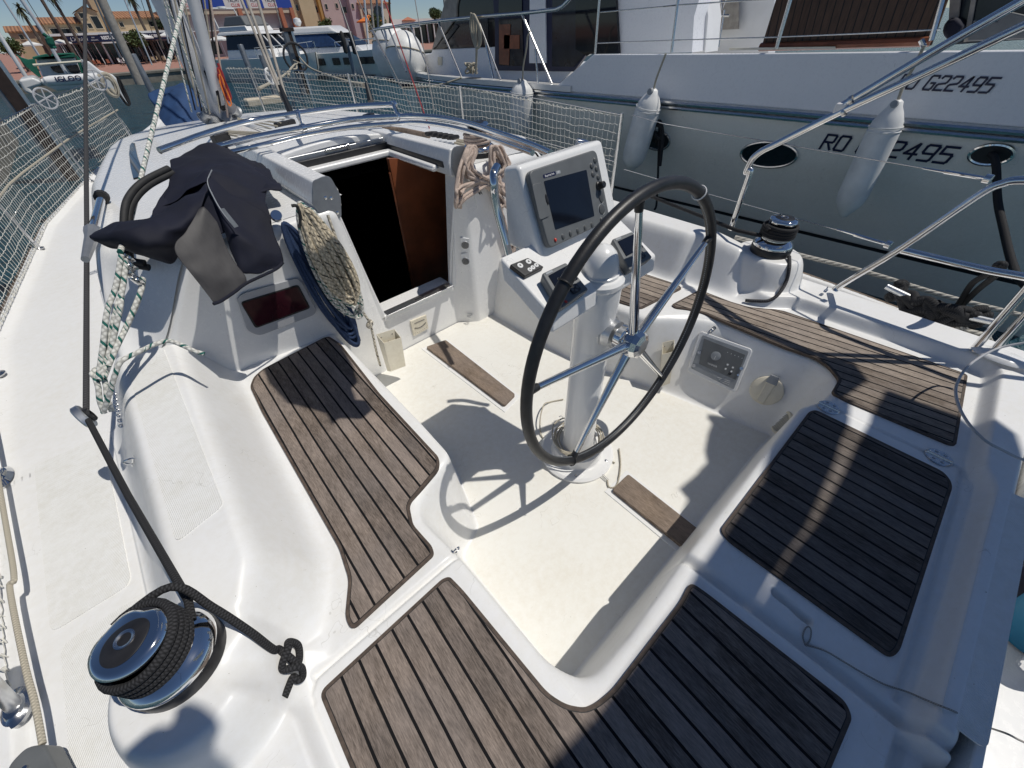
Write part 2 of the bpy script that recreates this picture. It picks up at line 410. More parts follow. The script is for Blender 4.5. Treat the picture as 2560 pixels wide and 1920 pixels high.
def grid_mesh(name, X, Y, Zz, mask, mat, parent):
    ny, nx = X.shape; idx = np.arange(nx*ny).reshape(ny, nx)
    q = np.stack([idx[:-1, :-1], idx[:-1, 1:], idx[1:, 1:], idx[1:, :-1]], -1).reshape(-1, 4)
    q = q[mask.reshape(-1)]; used = np.unique(q); rm = -np.ones(nx*ny, int); rm[used] = np.arange(len(used)); q = rm[q]
    V = np.stack([X, Y, Zz], -1).reshape(-1, 3)[used]
    me = bpy.data.meshes.new(name); me.vertices.add(len(V)); me.vertices.foreach_set('co', V.reshape(-1).astype(np.float32))
    me.loops.add(len(q)*4); me.loops.foreach_set('vertex_index', q.reshape(-1).astype(np.int32))
    me.polygons.add(len(q)); me.polygons.foreach_set('loop_start', np.arange(0, len(q)*4, 4, dtype=np.int32))
    me.polygons.foreach_set('use_smooth', np.ones(len(q), bool)); me.update(calc_edges=True); me.validate()
    me.materials.append(MATS[mat]); o = bpy.data.objects.new(name, me); return link(o, parent)
#==================================================================== OWN YACHT
YT = empty('sailing_yacht', (.93, 1, 0), 'white sailing yacht in the foreground with teak cockpit seats, wheel and open companionway', 'sailboat')
XC = .93; SEA = -.62
def half_beam(y):      # half beam of deck edge
    return np.interp(y, [-1.2, -.4, .3, .87, 1.9, 3.1, 4.9, 6.2, 7.4, 8.2, 8.9, 9.3], [1.62, 1.72, 1.80, 1.84, 1.90, 1.92, 1.64, 1.22, .72, .38, .14, .01])
def deck_z(y): return .30+.026*np.maximum(0, y-1.0)
# ---- cockpit moulding: one height field, 5 mm cells
WELL = roundpoly([(.375,1.95),(.366,.79),(.25,.765),(.142,.70),(.166,.49),(.173,.12),(.215,.030),(.365,.020),(.66,.030),(1.50,.030),(1.60,-.02),(1.70,-.03),(1.80,0),(1.845,.09),(1.822,.22),(1.83,.52),(1.76,.65),(1.66,.74),(1.585,.79),(1.572,.90),(1.53,1.25),(1.50,1.95)],
                 [0,.05,.03,.05,.05,.06,.07,.02,.02,.02,.03,.03,.04,.04,.03,.05,.04,.04,.04,.04,.05,0])
FLOORP = roundpoly([(.475,1.97),(.462,1.0),(.359,.685),(.233,.633),(.229,.130),(.26,.085),(1.60,.075),(1.69,.065),(1.585,.575),(1.48,.918),(1.42,1.116),(1.40,1.97)],
                 [0,.05,.02,.03,.03,.04,.02,.02,.05,.05,.05,0])
QSEAT = roundpoly([(-.055,2.0),(-.095,.95),(-.11,.72),(-.175,.60),(-.20,.50),(-.285,.475),(-.295,-.475),(.60,-.475),(1.50,-.470),(1.56,-.435),(2.20,-.40),(2.165,.32),(2.05,.44),(2.035,.56),(2.035,.80),(1.975,.90),(1.93,2.0)], .05)
M1 = [(-.587,2.2),(-.585,.5),(2.445,.5),(2.447,2.2)]
xs = np.arange(-1.02, 2.96, .005); ys = np.arange(-.86, 1.93, .005)
X, Y = np.meshgrid(xs, ys)
dk = deck_z(Y)+.0*X
hb = half_beam(Y); edge = np.abs(X-XC)-hb                   # >0 outside hull
zf = dk-.02*((X-XC)/1.9)**2
zf = zf+.028*(sm((edge+.045)/.02)-0*edge)                    # low toe moulding
# forward coaming (one broad mound) and lower after coaming ring
d1_ = -sdf([(-.587,2.4),(-.587,.46),(2.447,.46),(2.447,2.4)], X, Y)
h1 = .615-.06*sm((.9-Y)/.45)
z_m1 = np.where(d1_ > -.001, dk+(h1-dk)*S(d1_/.215, .25), dk-.05)
d2_ = -sdf([(-.62,.62),(-.62,-.60),(2.46,-.60),(2.46,.62)], X, Y)
z_m2 = np.where(d2_ > 0, dk+(.44-dk)*S(d2_/.07, .3), dk-.05)
zf = smax(zf, np.maximum(z_m1, z_m2), .02)
for px_, py_ in ((-.425, .625), (2.285, .56)):                # winch pods
    r = np.hypot(X-px_, (Y-py_)*.86)
    pod = np.where(r < .235, dk+(.572-dk)*S((.235-r)/.115, .3), dk-.1)
    zf = smax(zf, pod, .02)
# embossed deck panel borders (port side deck and coaming)
qd = sdf(QSEAT, X, Y); zs = .385
run = .035+.115*sm((Y-.42)/.16)
tq = np.clip(qd/run, 0, 1)
zf = np.where(qd < 0, zs, zs+(zf-zs)*S(tq, .3))
# seat joint, lid gaps, hinge gap, walk-through step
def groove(c, wd, dp, cond): return -dp*np.exp(-(c/wd)**2)*cond
zf = zf + groove(Y-.492-.0*X, .007, .014, (X < .17) & (X > -.27))+ .006*sm((.49-Y)/.01)*((X < .17)&(qd<0))
inq = (qd < .0)
zf = zf + groove(X-(.672-.02*sm((Y+.4)/.5)), .013, .035, (Y < .06) & (Y > -.62))
zf = zf + groove(X-1.573, .004, .008, (Y < .0) & (Y > -.44))
zf = zf + groove(Y+.452+.01*np.sin(X*3), .008, .012, (X > .70) & (X < 1.56))
stp = sm((.655-X)/.02)*sm((-.47-Y)/.03)*sm((X+.2)/.1); zf = zf-.075*stp
# finger slot in the lid
sA, sB = at(C6(580,1205), z=.385), at(C6(845,1430), z=.385); slot = sdf(roundpoly([(sA.x-.012,sA.y),(sA.x+.012,sA.y),(sB.x+.012,sB.y),(sB.x-.012,sB.y)], .011), X, Y); zf = zf-.034*sm(-slot/.008)
# corner recess of stbd quarter
wd_ = -sdf(WELL, X, Y); fd = sdf(FLOORP, X, Y)
t = np.clip(np.maximum(fd, 0)/(np.maximum(fd, 0)+np.maximum(wd_, 0)+1e-6), 0, 1)
zw = (zf-.012)*S(t, .16)
zf = np.where(wd_ > 0, zw, zf-.012*np.exp(wd_/.012))
zf = np.where(fd <= 0, 0, zf)
# recessed footwell drains slope
cx_ = .5*(X[:-1, :-1]+X[1:, 1:]); cy_ = .5*(Y[:-1, :-1]+Y[1:, 1:])
inside = (np.abs(cx_-XC) < half_beam(cy_)) & (cy_ > -.568)
fl = sdf(FLOORP, cx_, cy_) < -.004
cockpit_outer = sdf([(-.6,3),(-.6,-.9),(2.45,-.9),(2.45,3)], cx_, cy_) < 0
grid_mesh('cockpit_moulding', X, Y, zf, inside & cockpit_outer & ~fl, 'gelcoat', YT)
grid_mesh('cockpit_sole', X, Y, zf, fl, 'gelcoat_floor', YT)
grid_mesh('side_deck', X, Y, zf, inside & ~cockpit_outer & (cx_ < XC), 'gelcoat', YT)
grid_mesh('side_deck', X, Y, zf, inside & ~cockpit_outer & (cx_ > XC), 'gelcoat', YT)
# non-skid inlays, thin ribbed sheets just proud of the moulding
def sheet(name, poly, zfun, mat, parent=YT, rot=0):
    mb = MB(); P = [Vector((p[0], p[1])) for p in poly]
    top = [Vector((p.x, p.y, zfun(p.x, p.y)+.0016)) for p in P]; n = len(P)
    low = [Vector((q.x, q.y, q.z-.004)) for q in top]
    ar = sum(P[i].x*P[(i+1) % n].y-P[(i+1) % n].x*P[i].y for i in range(n))
    f = tuple(range(n)) if ar > 0 else tuple(range(n-1, -1, -1))
    mb.add(top+low, [f]+[(i, n+i, n+(i+1) % n, (i+1) % n) for i in range(n)], smooth=False)
    return mb.build(name, mat, parent)
def hz(x, y):
    i = int(round((y-ys[0])/.005)); j = int(round((x-xs[0])/.005)); return float(zf[min(max(i,0),len(ys)-1), min(max(j,0),len(xs)-1)])
sheet('nonskid_panel', roundpoly([(-.362,1.86),(-.362,.90),(-.245,.93),(-.238,1.86)], .02), lambda x, y: hz(x, y)+.001, 'gelcoat_nonskid')
sheet('nonskid_panel', roundpoly([(-.56,.41),(-.56,-.3),(-.345,-.3),(-.345,.36)], .03), lambda x, y: hz(x, y), 'gelcoat_nonskid')
sheet('nonskid_panel', roundpoly([(.71,-.505),(1.50,-.502),(1.50,-.58),(.71,-.58)], .02), lambda x, y: .438, 'gelcoat_nonskid')
def strip_panel(pts):                # deck panel following the sheer
    sheet('nonskid_panel', roundpoly(pts, .03), lambda x, y: float(deck_z(y)-.02*((x-XC)/1.9)**2)+.001, 'gelcoat_nonskid')
strip_panel([(-.80,1.10),(-.61,1.10),(-.61,.90),(-.68,.60),(-.63,-.3),(-.77,-.3)])
strip_panel([(-.84,1.95),(-.62,1.95),(-.62,1.16),(-.82,1.16)])
# ---- teak
def teak_panel(name, P, mat, parent=YT, r=.02, z=.385):
    P = roundpoly(P, r, 5)
    mb = MB(); mb.prism(P, z-.006, z+.0075, 0); mb.prism(inset(P, .0085), z+.0072, z+.0079, 1); mb.prism(inset(P, .0105), z+.0076, z+.0087, 2)
    return mb.build(name, ['teak_frame', 'caulk', mat], parent)
teak_panel('teak_seat', [(-.03,1.755),(-.062,1.70),(-.073,1.5),(-.082,.75),(-.1,.645),(-.151,.56),(-.152,.518),(.118,.535),(.128,.56),(.122,.66),(.15,.73),(.30,.775),(.327,.81),(.331,1.26),(.36,1.70),(.345,1.80),(.325,1.812),(.019,1.783)], 'teak_port')
teak_panel('teak_bench', [(-.268,.452),(.096,.463),(.116,.454),(.122,.40),(.132,.084),(.148,.04),(.175,.008),(.203,-.004),(.25,-.014),(.532,-.020),(.596,-.012),(.602,-.06),(.617,-.381),(.597,-.401),(.472,-.398),(-.265,-.40),(-.27,.28)], 'teak_bench')
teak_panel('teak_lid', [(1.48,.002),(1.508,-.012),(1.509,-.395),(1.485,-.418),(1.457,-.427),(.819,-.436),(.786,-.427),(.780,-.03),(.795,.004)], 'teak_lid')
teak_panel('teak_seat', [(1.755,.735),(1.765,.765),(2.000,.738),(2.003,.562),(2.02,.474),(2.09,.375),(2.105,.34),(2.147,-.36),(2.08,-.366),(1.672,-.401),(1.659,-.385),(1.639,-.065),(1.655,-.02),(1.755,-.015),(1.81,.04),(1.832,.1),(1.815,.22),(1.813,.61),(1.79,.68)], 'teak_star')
teak_panel('teak_seat', [(1.60,.967),(1.625,.855),(1.951,.812),(1.968,.85),(1.945,1.05),(1.93,1.75),(1.56,1.75),(1.575,1.25)], 'teak_star')
for nm, P in (('foot_brace', [(.855,1.83),(.985,1.80),(.975,1.13),(.877,1.11)]), ('foot_brace', [(.885,.408),(1.0,.408),(.99,.06),(.882,.06)])):
    mb = MB(); mb.prism(roundpoly(P, .012), -.01, .022); o = mb.build(nm, 'teak_plain', YT, .003)
    mb = MB(); mb.prism(inset(P, -.022), -.01, .004); mb.build('foot_brace_pad', 'gelcoat_clean', YT, .002)
#-------------------------------------------------------------------- bulkhead and coachroof
def roof_z(x, y):
    top = np.interp(y, [1.7, 1.9, 3.0, 4.2, 5.3, 6.4, 7.3, 7.9], [.955, .950, .93, .89, .835, .72, .56, .44])
    foot = np.interp(y, [1.7, 3.6, 5.0, 5.9, 6.8, 7.4, 7.9], [1.47, 1.42, 1.27, 1.07, .80, .58, .2])
    dx = np.abs(x-XC); dkz = deck_z(y)-.02*(dx/1.9)**2
    wdt = np.interp(y, [1.7, 3.6, 6.8, 7.9], [.30, .34, .42, .25])
    tt = np.clip((foot-dx)/wdt, 0, 1); crown = -.035*(dx/1.2)**2
    fr = sm((7.95-y)/.55)
    return np.where(foot-dx > 0, dkz+(top+crown-dkz)*S(tt, .3)*fr, dkz-.03)
YB = 1.83
def edge_top(x): return .975-.40*sm((np.abs(x-XC)-.82)/.44)
def wall_y(x, zq):
    dx = np.abs(x-XC)
    y = YB+.10*sm((.37-dx)/.14)
    y = y+.03*sm((dx-.62)/.4)
    top = np.minimum(roof_z(x, np.full_like(x, 1.9)), edge_top(x)); r = .05; u = np.clip(zq-(top-r), 0, r)
    return y+r-np.sqrt(np.maximum(r*r-u*u, 0))
xs2 = np.arange(-.52, 2.385, .007); zs2 = np.arange(-.02, .99, .007)
X2, Z2 = np.meshgrid(xs2, zs2)
tp = np.minimum(roof_z(X2, np.full_like(X2, 1.9)), edge_top(X2)); Zc = np.minimum(Z2, tp)
Y2 = wall_y(X2, Zc)
cx2 = .5*(X2[:-1, :-1]+X2[1:, 1:]); cz2 = .5*(Z2[:-1, :-1]+Z2[1:, 1:]); topc = .5*(tp[:-1, :-1]+tp[1:, 1:])
hole_w = lambda zq: .235+.10*np.clip((zq-.28)/.70, 0, 1)
holem = (np.abs(cx2-XC) < hole_w(cz2)) & (cz2 > .285)
# window opening in the port bulkhead and its mirror image
winP = [(.075,.565),(.335,.555),(.335,.66),(.085,.685)]
grid_mesh('bulkhead', X2, Y2, Zc, (cz2 < topc+.003) & ~holem & (cz2 > -.02), 'gelcoat_clean', YT)
xs3 = np.arange(-.62, 2.49, .0125); ys3 = np.concatenate([np.arange(1.868, 2.6, .008), np.arange(2.6, 8.0, .03)])
X3, Y3 = np.meshgrid(xs3, ys3); Z3 = roof_z(X3, Y3); Z3 = -smax(-Z3, -(edge_top(X3)+(Y3-1.868)*.85), .04)
cx3 = .5*(X3[:-1, :-1]+X3[1:, 1:]); cy3 = .5*(Y3[:-1, :-1]+Y3[1:, 1:])
ft = np.interp(cy3, [1.7, 3.6, 5.0, 5.9, 6.8, 7.4, 7.9], [1.49, 1.44, 1.29, 1.09, .82, .60, .22])
grid_mesh('coachroof', X3, Y3, Z3, (np.abs(cx3-XC) < ft) & ~((np.abs(cx3-XC) < .255) & (cy3 < 2.42)) & ~((cy3 < 1.95) & (np.abs(cx3-XC) < .33)), 'gelcoat_clean', YT)
# fore deck
xf = np.linspace(-1.05, 2.9, 160); yf = np.concatenate([np.arange(1.90, 7.5, .12), np.arange(7.5, 9.36, .03)])
X4, Y4 = np.meshgrid(xf, yf); HB = half_beam(Y4); X4 = XC+(X4-XC)*HB/1.975
Z4 = deck_z(Y4)-.02*((X4-XC)/1.9)**2+.028*sm((np.abs(X4-XC)-HB+.05)/.02)
cx4 = .5*(X4[:-1, :-1]+X4[1:, 1:]); cy4 = .5*(Y4[:-1, :-1]+Y4[1:, 1:])
ft4 = np.interp(cy4, [1.7, 3.6, 5.0, 5.9, 6.8, 7.4, 7.9, 7.95], [1.40, 1.34, 1.18, .98, .70, .48, .1, 0])
grid_mesh('foredeck', X4, Y4, Z4, np.abs(cx4-XC) > ft4, 'gelcoat', YT)
# hull sides
mb = MB(); yh = [-.86]+list(np.arange(-.6, 9.31, .3))+[9.3]
for s in (-1, 1):
    rows = []
    for y in yh:
        b_ = float(half_beam(y)); dz = float(deck_z(y))
        rows.append([(XC+s*(b_+o), y, dz+q) for o, q in ((-.0, .012), (.018, .0), (.022, -.05), (0, -.08), (-.06, -.45), (-.22*1, -1.0))])
    vs = [p for r_ in rows for p in r_]; k = 6; fs = []
    for i in range(len(yh)-1):
        for j in range(k-1):
            f = (i*k+j, (i+1)*k+j, (i+1)*k+j+1, i*k+j+1); fs.append(f if s > 0 else f[::-1])
    mb.add(vs, fs)
mb.build('hull', 'gelcoat', YT, sharp=60)
# rubbing strip (port toe rail, worn wood tone)
for s in (-1, 1):
    mb = MB(); mb.tube([(XC+s*(float(half_beam(y))+.015), y, float(deck_z(y))-.005) for y in np.arange(-.8, 9.2, .2)], .016, 8); mb.build('toe_rail', 'teak_plain', YT)
# aft platform
mb = MB(); mb.box((-.6, -1.6, -.16), (2.5, -.585, -.10)); mb.build('swim_platform', 'gelcoat_clean', YT, .01)
mb = MB(); mb.box((-.55, -.590, -.15), (2.42, -.572, .42)); mb.build('transom', 'gelcoat_clean', YT, .004)
# interior seen through the companionway
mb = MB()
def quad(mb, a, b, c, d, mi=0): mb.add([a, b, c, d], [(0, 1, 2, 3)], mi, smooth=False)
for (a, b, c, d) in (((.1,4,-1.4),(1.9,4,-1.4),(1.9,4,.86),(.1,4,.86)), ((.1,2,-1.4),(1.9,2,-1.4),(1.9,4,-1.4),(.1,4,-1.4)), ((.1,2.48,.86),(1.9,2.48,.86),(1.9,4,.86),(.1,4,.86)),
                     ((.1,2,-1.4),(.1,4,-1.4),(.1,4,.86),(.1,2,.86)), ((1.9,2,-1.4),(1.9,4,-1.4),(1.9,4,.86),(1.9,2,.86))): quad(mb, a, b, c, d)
mb.build('cabin_interior', 'interior_shade', YT)
P = [at(c5(*q), y=2.30) for q in ((950,120),(1330,120),(1420,1100),(1140,1100))]
mb = MB(); v = P+[p+Vector((0,.03,0)) for p in P]; mb.hexa([v[0],v[1],v[5],v[4],v[3],v[2],v[6],v[7]]); mb.build('cabin_bulkhead', 'mahogany', YT)
mb = MB(); a = at(c5(955,210), y=2.28); b = at(c5(1125,1010), y=2.28); mb.tube([a, b], .006); mb.build('cabin_trim', 'mahogany', YT)
# companionway jambs, runner frame and threshold
for s in (-1, 1):
    mb = MB(); a = .237; b = .337
    mb.hexa([(XC+s*a, YB+.085, .28), (XC+s*(a+.03), YB+.085, .28), (XC+s*(a+.03), 1.96, .28), (XC+s*a, 1.96, .28),
             (XC+s*b, YB+.03, .955), (XC+s*(b+.03), YB+.03, .955), (XC+s*(b+.03), 1.96, .955), (XC+s*b, 1.96, .955)])
    mb.build('door_frame', 'gelcoat_clean', YT, .004)
    mb = MB(); mb.tube([(XC+s*(float(hole_w(zq))+.002), float(wall_y(np.array(XC+s*float(hole_w(zq))), np.array(zq)))+.004, zq) for zq in np.linspace(.282, .965, 14)], .0085, 10); mb.build('door_trim', 'gelcoat_clean', YT)
mb = MB(); mb.box((.685, 1.91, .262), (1.175, 2.06, .292)); mb.build('threshold', 'gelcoat_clean', YT, .004)
mb = MB(); mb.box((.70, 1.898, .286), (1.165, 1.955, .298)); mb.build('threshold_plate', 'alu', YT, .002)
mb = MB(); mb.box((.90, 1.92, .2982), (.96, 1.928, .2996)); mb.build('threshold_slot', 'black_plastic', YT)
# roof opening rim, slides and hatch
mb = MB()
mb.box((.66, 2.41, .93), (1.20, 2.47, .962))
for s in (-1, 1):
    x0, x1 = sorted((XC+s*.255, XC+s*.29)); mb.box((x0, 1.95, .93), (x1, 2.47, .962))
mb.build('hatch_rim', 'gelcoat_clean', YT, .012, 3)
mb = MB(); mb.box((.635, 2.47, .955), (1.225, 2.52, .992)); 
for s in (-1, 1):
    x0, x1 = sorted((XC+s*.285, XC+s*.302)); mb.box((x0, 1.90, .955), (x1, 3.2, .985))
mb.build('hatch_runner', 'black_plastic', YT, .003)
mb = MB(); mb.box((.64, 2.505, .985), (1.22, 2.525, 1.012)); mb.build('hatch_handle_bar', 'alu', YT, .003)
mb = MB(); mb.box((.86, 2.492, 1.000), (.99, 2.507, 1.016)); mb.box((.985,2.49,.992),(1.0,2.506,1.02)); mb.build('hatch_lock', 'steel', YT, .003)
mb = MB(); n = 14; vs = []
for i in range(n+1):
    x = .64+.58*i/n; zt = 1.028+.02*math.sin(math.pi*i/n)
    vs += [(x, 2.53, zt-.03), (x, 2.53, zt), (x, 3.18, zt-.005), (x, 3.18, zt-.05)]
fs = [(4*i+k, 4*i+4+k, 4*i+5+k, 4*i+1+k) for i in range(n) for k in range(3)]+[(0, 1, 2, 3), (4*n+3, 4*n+2, 4*n+1, 4*n)]
mb.add(vs, fs); mb.build('sliding_hatch', 'gelcoat_clean', YT, .01, 3)
# raised slide boxes with alloy end plates
secP = [(.547,1.055),(.618,1.056),(.640,1.0),(.632,.93),(.532,.93),(.507,.976)]
for s in (-1, 1):
    sec = secP if s < 0 else [(2*XC-x+.0, q-.012) for x, q in secP]
    mb = MB(); nn = len(sec)
    ya, yb2 = 1.852, 3.05
    A_ = [Vector((x, ya, q)) for x, q in sec]; B_ = [Vector((x*.97+XC*.03, yb2, .93+(q-.93)*.8)) for x, q in sec]
    fs = [tuple(range(nn)), tuple(range(2*nn-1, nn-1, -1))]+[(i, nn+i, nn+(i+1) % nn, (i+1) % nn) for i in range(nn)]
    mb.add(A_+B_, fs, smooth=False); mb.build('slide_box', 'gelcoat_clean', YT, .009, 3)
    pl = [(.545,1.058),(.600,1.066),(.622,1.055),(.634,1.0),(.637,.975),(.612,.893),(.566,.885),(.541,.895),(.509,.972)]
    pl = pl if s < 0 else [(2*XC-x+.012, q-.014) for x, q in pl]
    M = Matrix(((1,0,0,0),(0,0,-1,1.85),(0,1,0,0),(0,0,0,1)))
    mb = MB(); mb.prism(roundpoly(pl, .012), 0, .0045, 0, M); p = mb.build('end_plate', 'plate_alu', YT, .001)
    for q in ((.572,.985),(.594,.978),(.600,.915)):
        x = q[0] if s < 0 else 2*XC-q[0]+.012
        mb = MB(); mb.lathe([(0,.0030),(.004,.0026),(.0075,.0)], frame((x, 1.8455, q[1]-(.014 if s > 0 else 0)), (0,-1,0)), 14); mb.build('screw', 'chrome', p)
# loudspeaker style vents, shackle on the reveal, inclinometer
def plaq(name, pts, mat, parent, h=.004, bev=.001):
    n = (pts[1]-pts[0]).cross(pts[2]-pts[1]); n.normalize()
    if n.dot(Vector(EYE)-pts[0]) < 0: n = -n
    mb = MB(); k = len(pts); top = [p+n*h for p in pts]; bot = [p-n*.004 for p in pts]
    fs = [tuple(range(k)), tuple(range(2*k-1, k-1, -1))]+[(i, k+i, k+(i+1) % k, (i+1) % k) for i in range(k)]
    mb.add(top+bot, fs, smooth=False); o = mb.build(name, mat, parent, bev)
    bm = bmesh.new(); bm.from_mesh(o.data); bmesh.ops.recalc_face_normals(bm, faces=bm.faces); bm.to_mesh(o.data); bm.free()
    return o, n
def quadpt(Q, u, v): return (Q[0]*(1-u)+Q[1]*u)*(1-v)+(Q[3]*(1-u)+Q[2]*u)*v
def onmesh_y(p, off=.004):           # point on the bulkhead surface
    y = YB
    for _ in range(6):
        q = at(p, y=y); y = float(wall_y(np.array(q.x), np.array(min(q.z, .9))))-off
    return at(p, y=y)
for a in ((1405,622,1462,628,1468,715,1412,712), (1410,728,1462,712,1468,815,1415,800)):
    Q = [onmesh_y(c5(a[i], a[i+1])) for i in (0, 2, 4, 6)]
    o, n = plaq('air_vent', Q, 'white_paint', YT, .003)
    c = (Q[0]+Q[2])/2; r = (Q[0]-Q[1]).length*.42
    mb = MB(); mb.lathe([(0,.001),(r,.001),(r+.002,-.001)], frame(c+n*.004, n), 20); g = mb.build('vent_opening', 'alu_dull', o)
    mb = MB()
    for k in range(-4, 5):
        h_ = math.sqrt(max(0, 1-(k/5)**2))*r; R_ = (Q[1]-Q[0]).normalized(); U_ = n.cross(R_)
        mb.tube([c+n*.006+R_*(k*r/5)-U_*h_, c+n*.006+R_*(k*r/5)+U_*h_], .0012, 5)
    mb.build('vent_slats', 'black_plastic', o)
wq = [onmesh_y(c5(*q), .002) for q in ((0,1000),(372,885),(478,1085),(95,1232))]
wn_ = (wq[1]-wq[0]).cross(wq[2]-wq[1])+(wq[3]-wq[2]).cross(wq[0]-wq[3]); wn_.normalize()
if wn_.dot(Vector(EYE)-wq[0]) < 0: wn_ = -wn_
def rpw(pts, r, n):
    o = pts[0]; x = (pts[1]-pts[0]).normalized(); y = n.cross(x); P = [((p-o).dot(x), (p-o).dot(y)) for p in pts]
    return [o+x*p.x+y*p.y for p in roundpoly(P, r)]
wc_ = sum(wq, Vector())/4+wn_*.006; pw_ = (np.array(wc_), np.array(wn_))
wfr, _ = plaq('window_frame', rpw([onpl(c5(*q), pw_) for q in ((-22,1010),(20,975),(360,878),(395,905),(488,1085),(470,1115),(120,1248),(45,1215))], .022, wn_), 'frame_grey', YT, .005, .002)
sl_, _ = plaq('window_seal', rpw([onpl(c5(*q), (pw_[0]+pw_[1]*.006, pw_[1])) for q in ((2,1035),(372,922),(450,1072),(98,1202))], .014, wn_), 'black_rubber', wfr, .0015, 0)
plaq('window_pane', rpw([onpl(c5(*q), (pw_[0]+pw_[1]*.0085, pw_[1])) for q in ((12,1042),(366,934),(438,1066),(108,1190))], .012, wn_), 'glass_red', wfr, .0015, 0)
Q = [onmesh_y(c5(*q)) for q in ((1085,1155),(1185,1115),(1200,1200),(1108,1250))]
inc, n = plaq('inclinometer', Q, 'cream_plastic', YT, .006)
mb = MB(); mb.tube([quadpt(Q, u, .22)+n*.0075 for u in (.2, .5, .85)], .0016, 6); mb.build('inclinometer_scale', 'black_plastic', inc)
mb = MB(); mb.tube([quadpt(Q, u, .62-.9*(u-.5)**2)+n*.0075 for u in np.linspace(.14, .9, 9)], .0018, 6); mb.build('inclinometer_scale', 'black_plastic', inc)
for k, u in enumerate(np.linspace(.12, .88, 7)):
    mb = MB(); c = quadpt(Q, u, .90-.5*(u-.5)**2)+n*.0064; mb.lathe([(0,.0008),(.0016,.0006),(.0018,0)], frame(c, n), 8); mb.build('scale_mark', 'black_plastic', inc)
for u, v in ((.1,.12),(.9,.12),(.12,.93),(.95,.75)):
    mb = MB(); mb.lathe([(0,.001),(.0022,.0006),(.0024,0)], frame(quadpt(Q, u, v)+n*.0062, n), 8); mb.build('screw', 'steel', inc)
# paper label with black emblem on the starboard bulkhead
Q = [onmesh_y(c5(*q), .0025) for q in ((1475,290),(1560,262),(1600,400),(1512,432))]
st, n = plaq('safety_sticker', Q, 'white_paint', YT, .0008, 0)
mb = MB()
c = onmesh_y(c5(1535,333)); r_ = (Q[1]-Q[0]).normalized(); u_ = n.cross(r_)
for pts in ([(-.018,.004),(0,0),(-.006,-.014)], [(.004,.016),(0,0),(-.012,.016)], [(.016,.012),(.006,0),(.012,-.016),(.0,-.004)]):
    k = len(pts); P = [c+n*.0016+r_*a+u_*b for a, b in pts]; mb.add(P, [tuple(range(k))], smooth=False)
mb.build('sticker_emblem', 'black_plastic', st)
#-------------------------------------------------------------------- pedestal, wheel, console
PX, PY = .935, .655
M0 = Matrix.Translation((PX, PY, 0))
mb = MB(); mb.lathe([(.170,0),(.172,.014),(.160,.022),(.120,.024),(.116,.028),(.112,.075),(.100,.082),(.072,.084),(.0695,.10),(.0675,.60),(.0665,.70)], M0, 64)
ped = mb.build('pedestal', 'white_paint', YT, sharp=28)
mb = MB(); mb.lathe([(.066,.66),(.068,.668),(.0695,.74),(.071,.745),(.0715,.80),(.0735,.82),(.075,.905),(.079,.912),(.079,.925),(.070,.934),(.060,.936)], M0, 64); mb.build('pedestal_head', 'white_paint', ped, sharp=28)
mb = MB(); mb.lathe([(.060,.936),(.0605,.945),(.056,.948),(.0555,.965),(.052,.985),(.043,1.008),(.028,1.024),(.0,1.031)], M0, 48); mb.build('compass_hood', 'white_paint', ped, sharp=50)
for a in (-70, 5, 75, 150, 220):
    q = M0 @ Vector((.143*math.cos(math.radians(a)), .143*math.sin(math.radians(a)), .0225))
    mb = MB(); mb.lathe([(0,.001),(.006,.0008),(.0075,0)], frame(q, (0,0,1)), 12); mb.build('screw', 'steel', ped)
TILT = math.radians(-3)
WN = Vector((0, math.cos(TILT), math.sin(TILT))); WC = Vector((.947, .512, .743)); WR = .468
WM_ = frame(WC, -WN, (1, 0, 0))       # local z points aft
def wpt(a, r, z=0): return WM_ @ Vector((r*math.cos(a), r*math.sin(a), z))
def wang(p):                          # wheel angle of an image point on the wheel plane
    q = WM_.inverted() @ onpl(p, (WC, WN)); return math.atan2(q.y, q.x)
wheel = bpy.data.objects.new("steering_wheel", None); wheel.location = WC; link(wheel, YT)
mb = MB(); mb.tube([wpt(a, WR) for a in np.linspace(0, 2*math.pi, 96, endpoint=False)], .0168, 20, closed=True); rim = mb.build('rim', 'black_leather', wheel)
# stitched seam inside the rim
mb = MB(); N_ = 330
for k in range(N_):
    a = 2*math.pi*k/N_; da = .0075
    for s in (-1, 1):
        mb.tube([wpt(a-da*.9, WR-.0167, .002*s+.006*0), wpt(a+da*.9, WR-.0167, -.002*s)], .0008, 4, cap=False)
mb.build('rim_stitching', 'grey_plastic_light', rim)
for p in (w5(1640,530), w5(735,1130), C5(655,1195)):
    a = wang(p); mb = MB(); mb.tube([wpt(a, WR) + (wpt(a, WR+.0195, 0)-wpt(a, WR))*math.cos(t_) + (wpt(a, WR, .0195)-wpt(a, WR))*math.sin(t_) for t_ in np.linspace(0, 2*math.pi, 20, endpoint=False)], .0022, 6, closed=True)
    mb.build('cable_tie' if p == w5(1640,530) else 'binding', 'white_paint' if p == w5(1640,530) else 'black_leather', rim)
for p in ((1380,455),(1519,530),(1425,808),(1240,985),(1148,842)):
    a = wang(p); mb = MB()
    mb.tube([wpt(a, r, .012*(1-r/WR)) for r in (.03, .10, .25, .42, .452)], [.0165, .0150, .0122, .0095, .0095], 16); sp_ = mb.build('spoke', 'chrome', wheel)
    mb = MB(); mb.tube([wpt(a, r, .0) for r in (.430, .440, .455)], [.0110, .0118, .013], 14); mb.build('spoke_wrap', 'black_leather', sp_)
oct_ = lambda a, z: 1/ (math.cos((a % (math.pi/5))-math.pi/10)) * math.cos(math.pi/10)
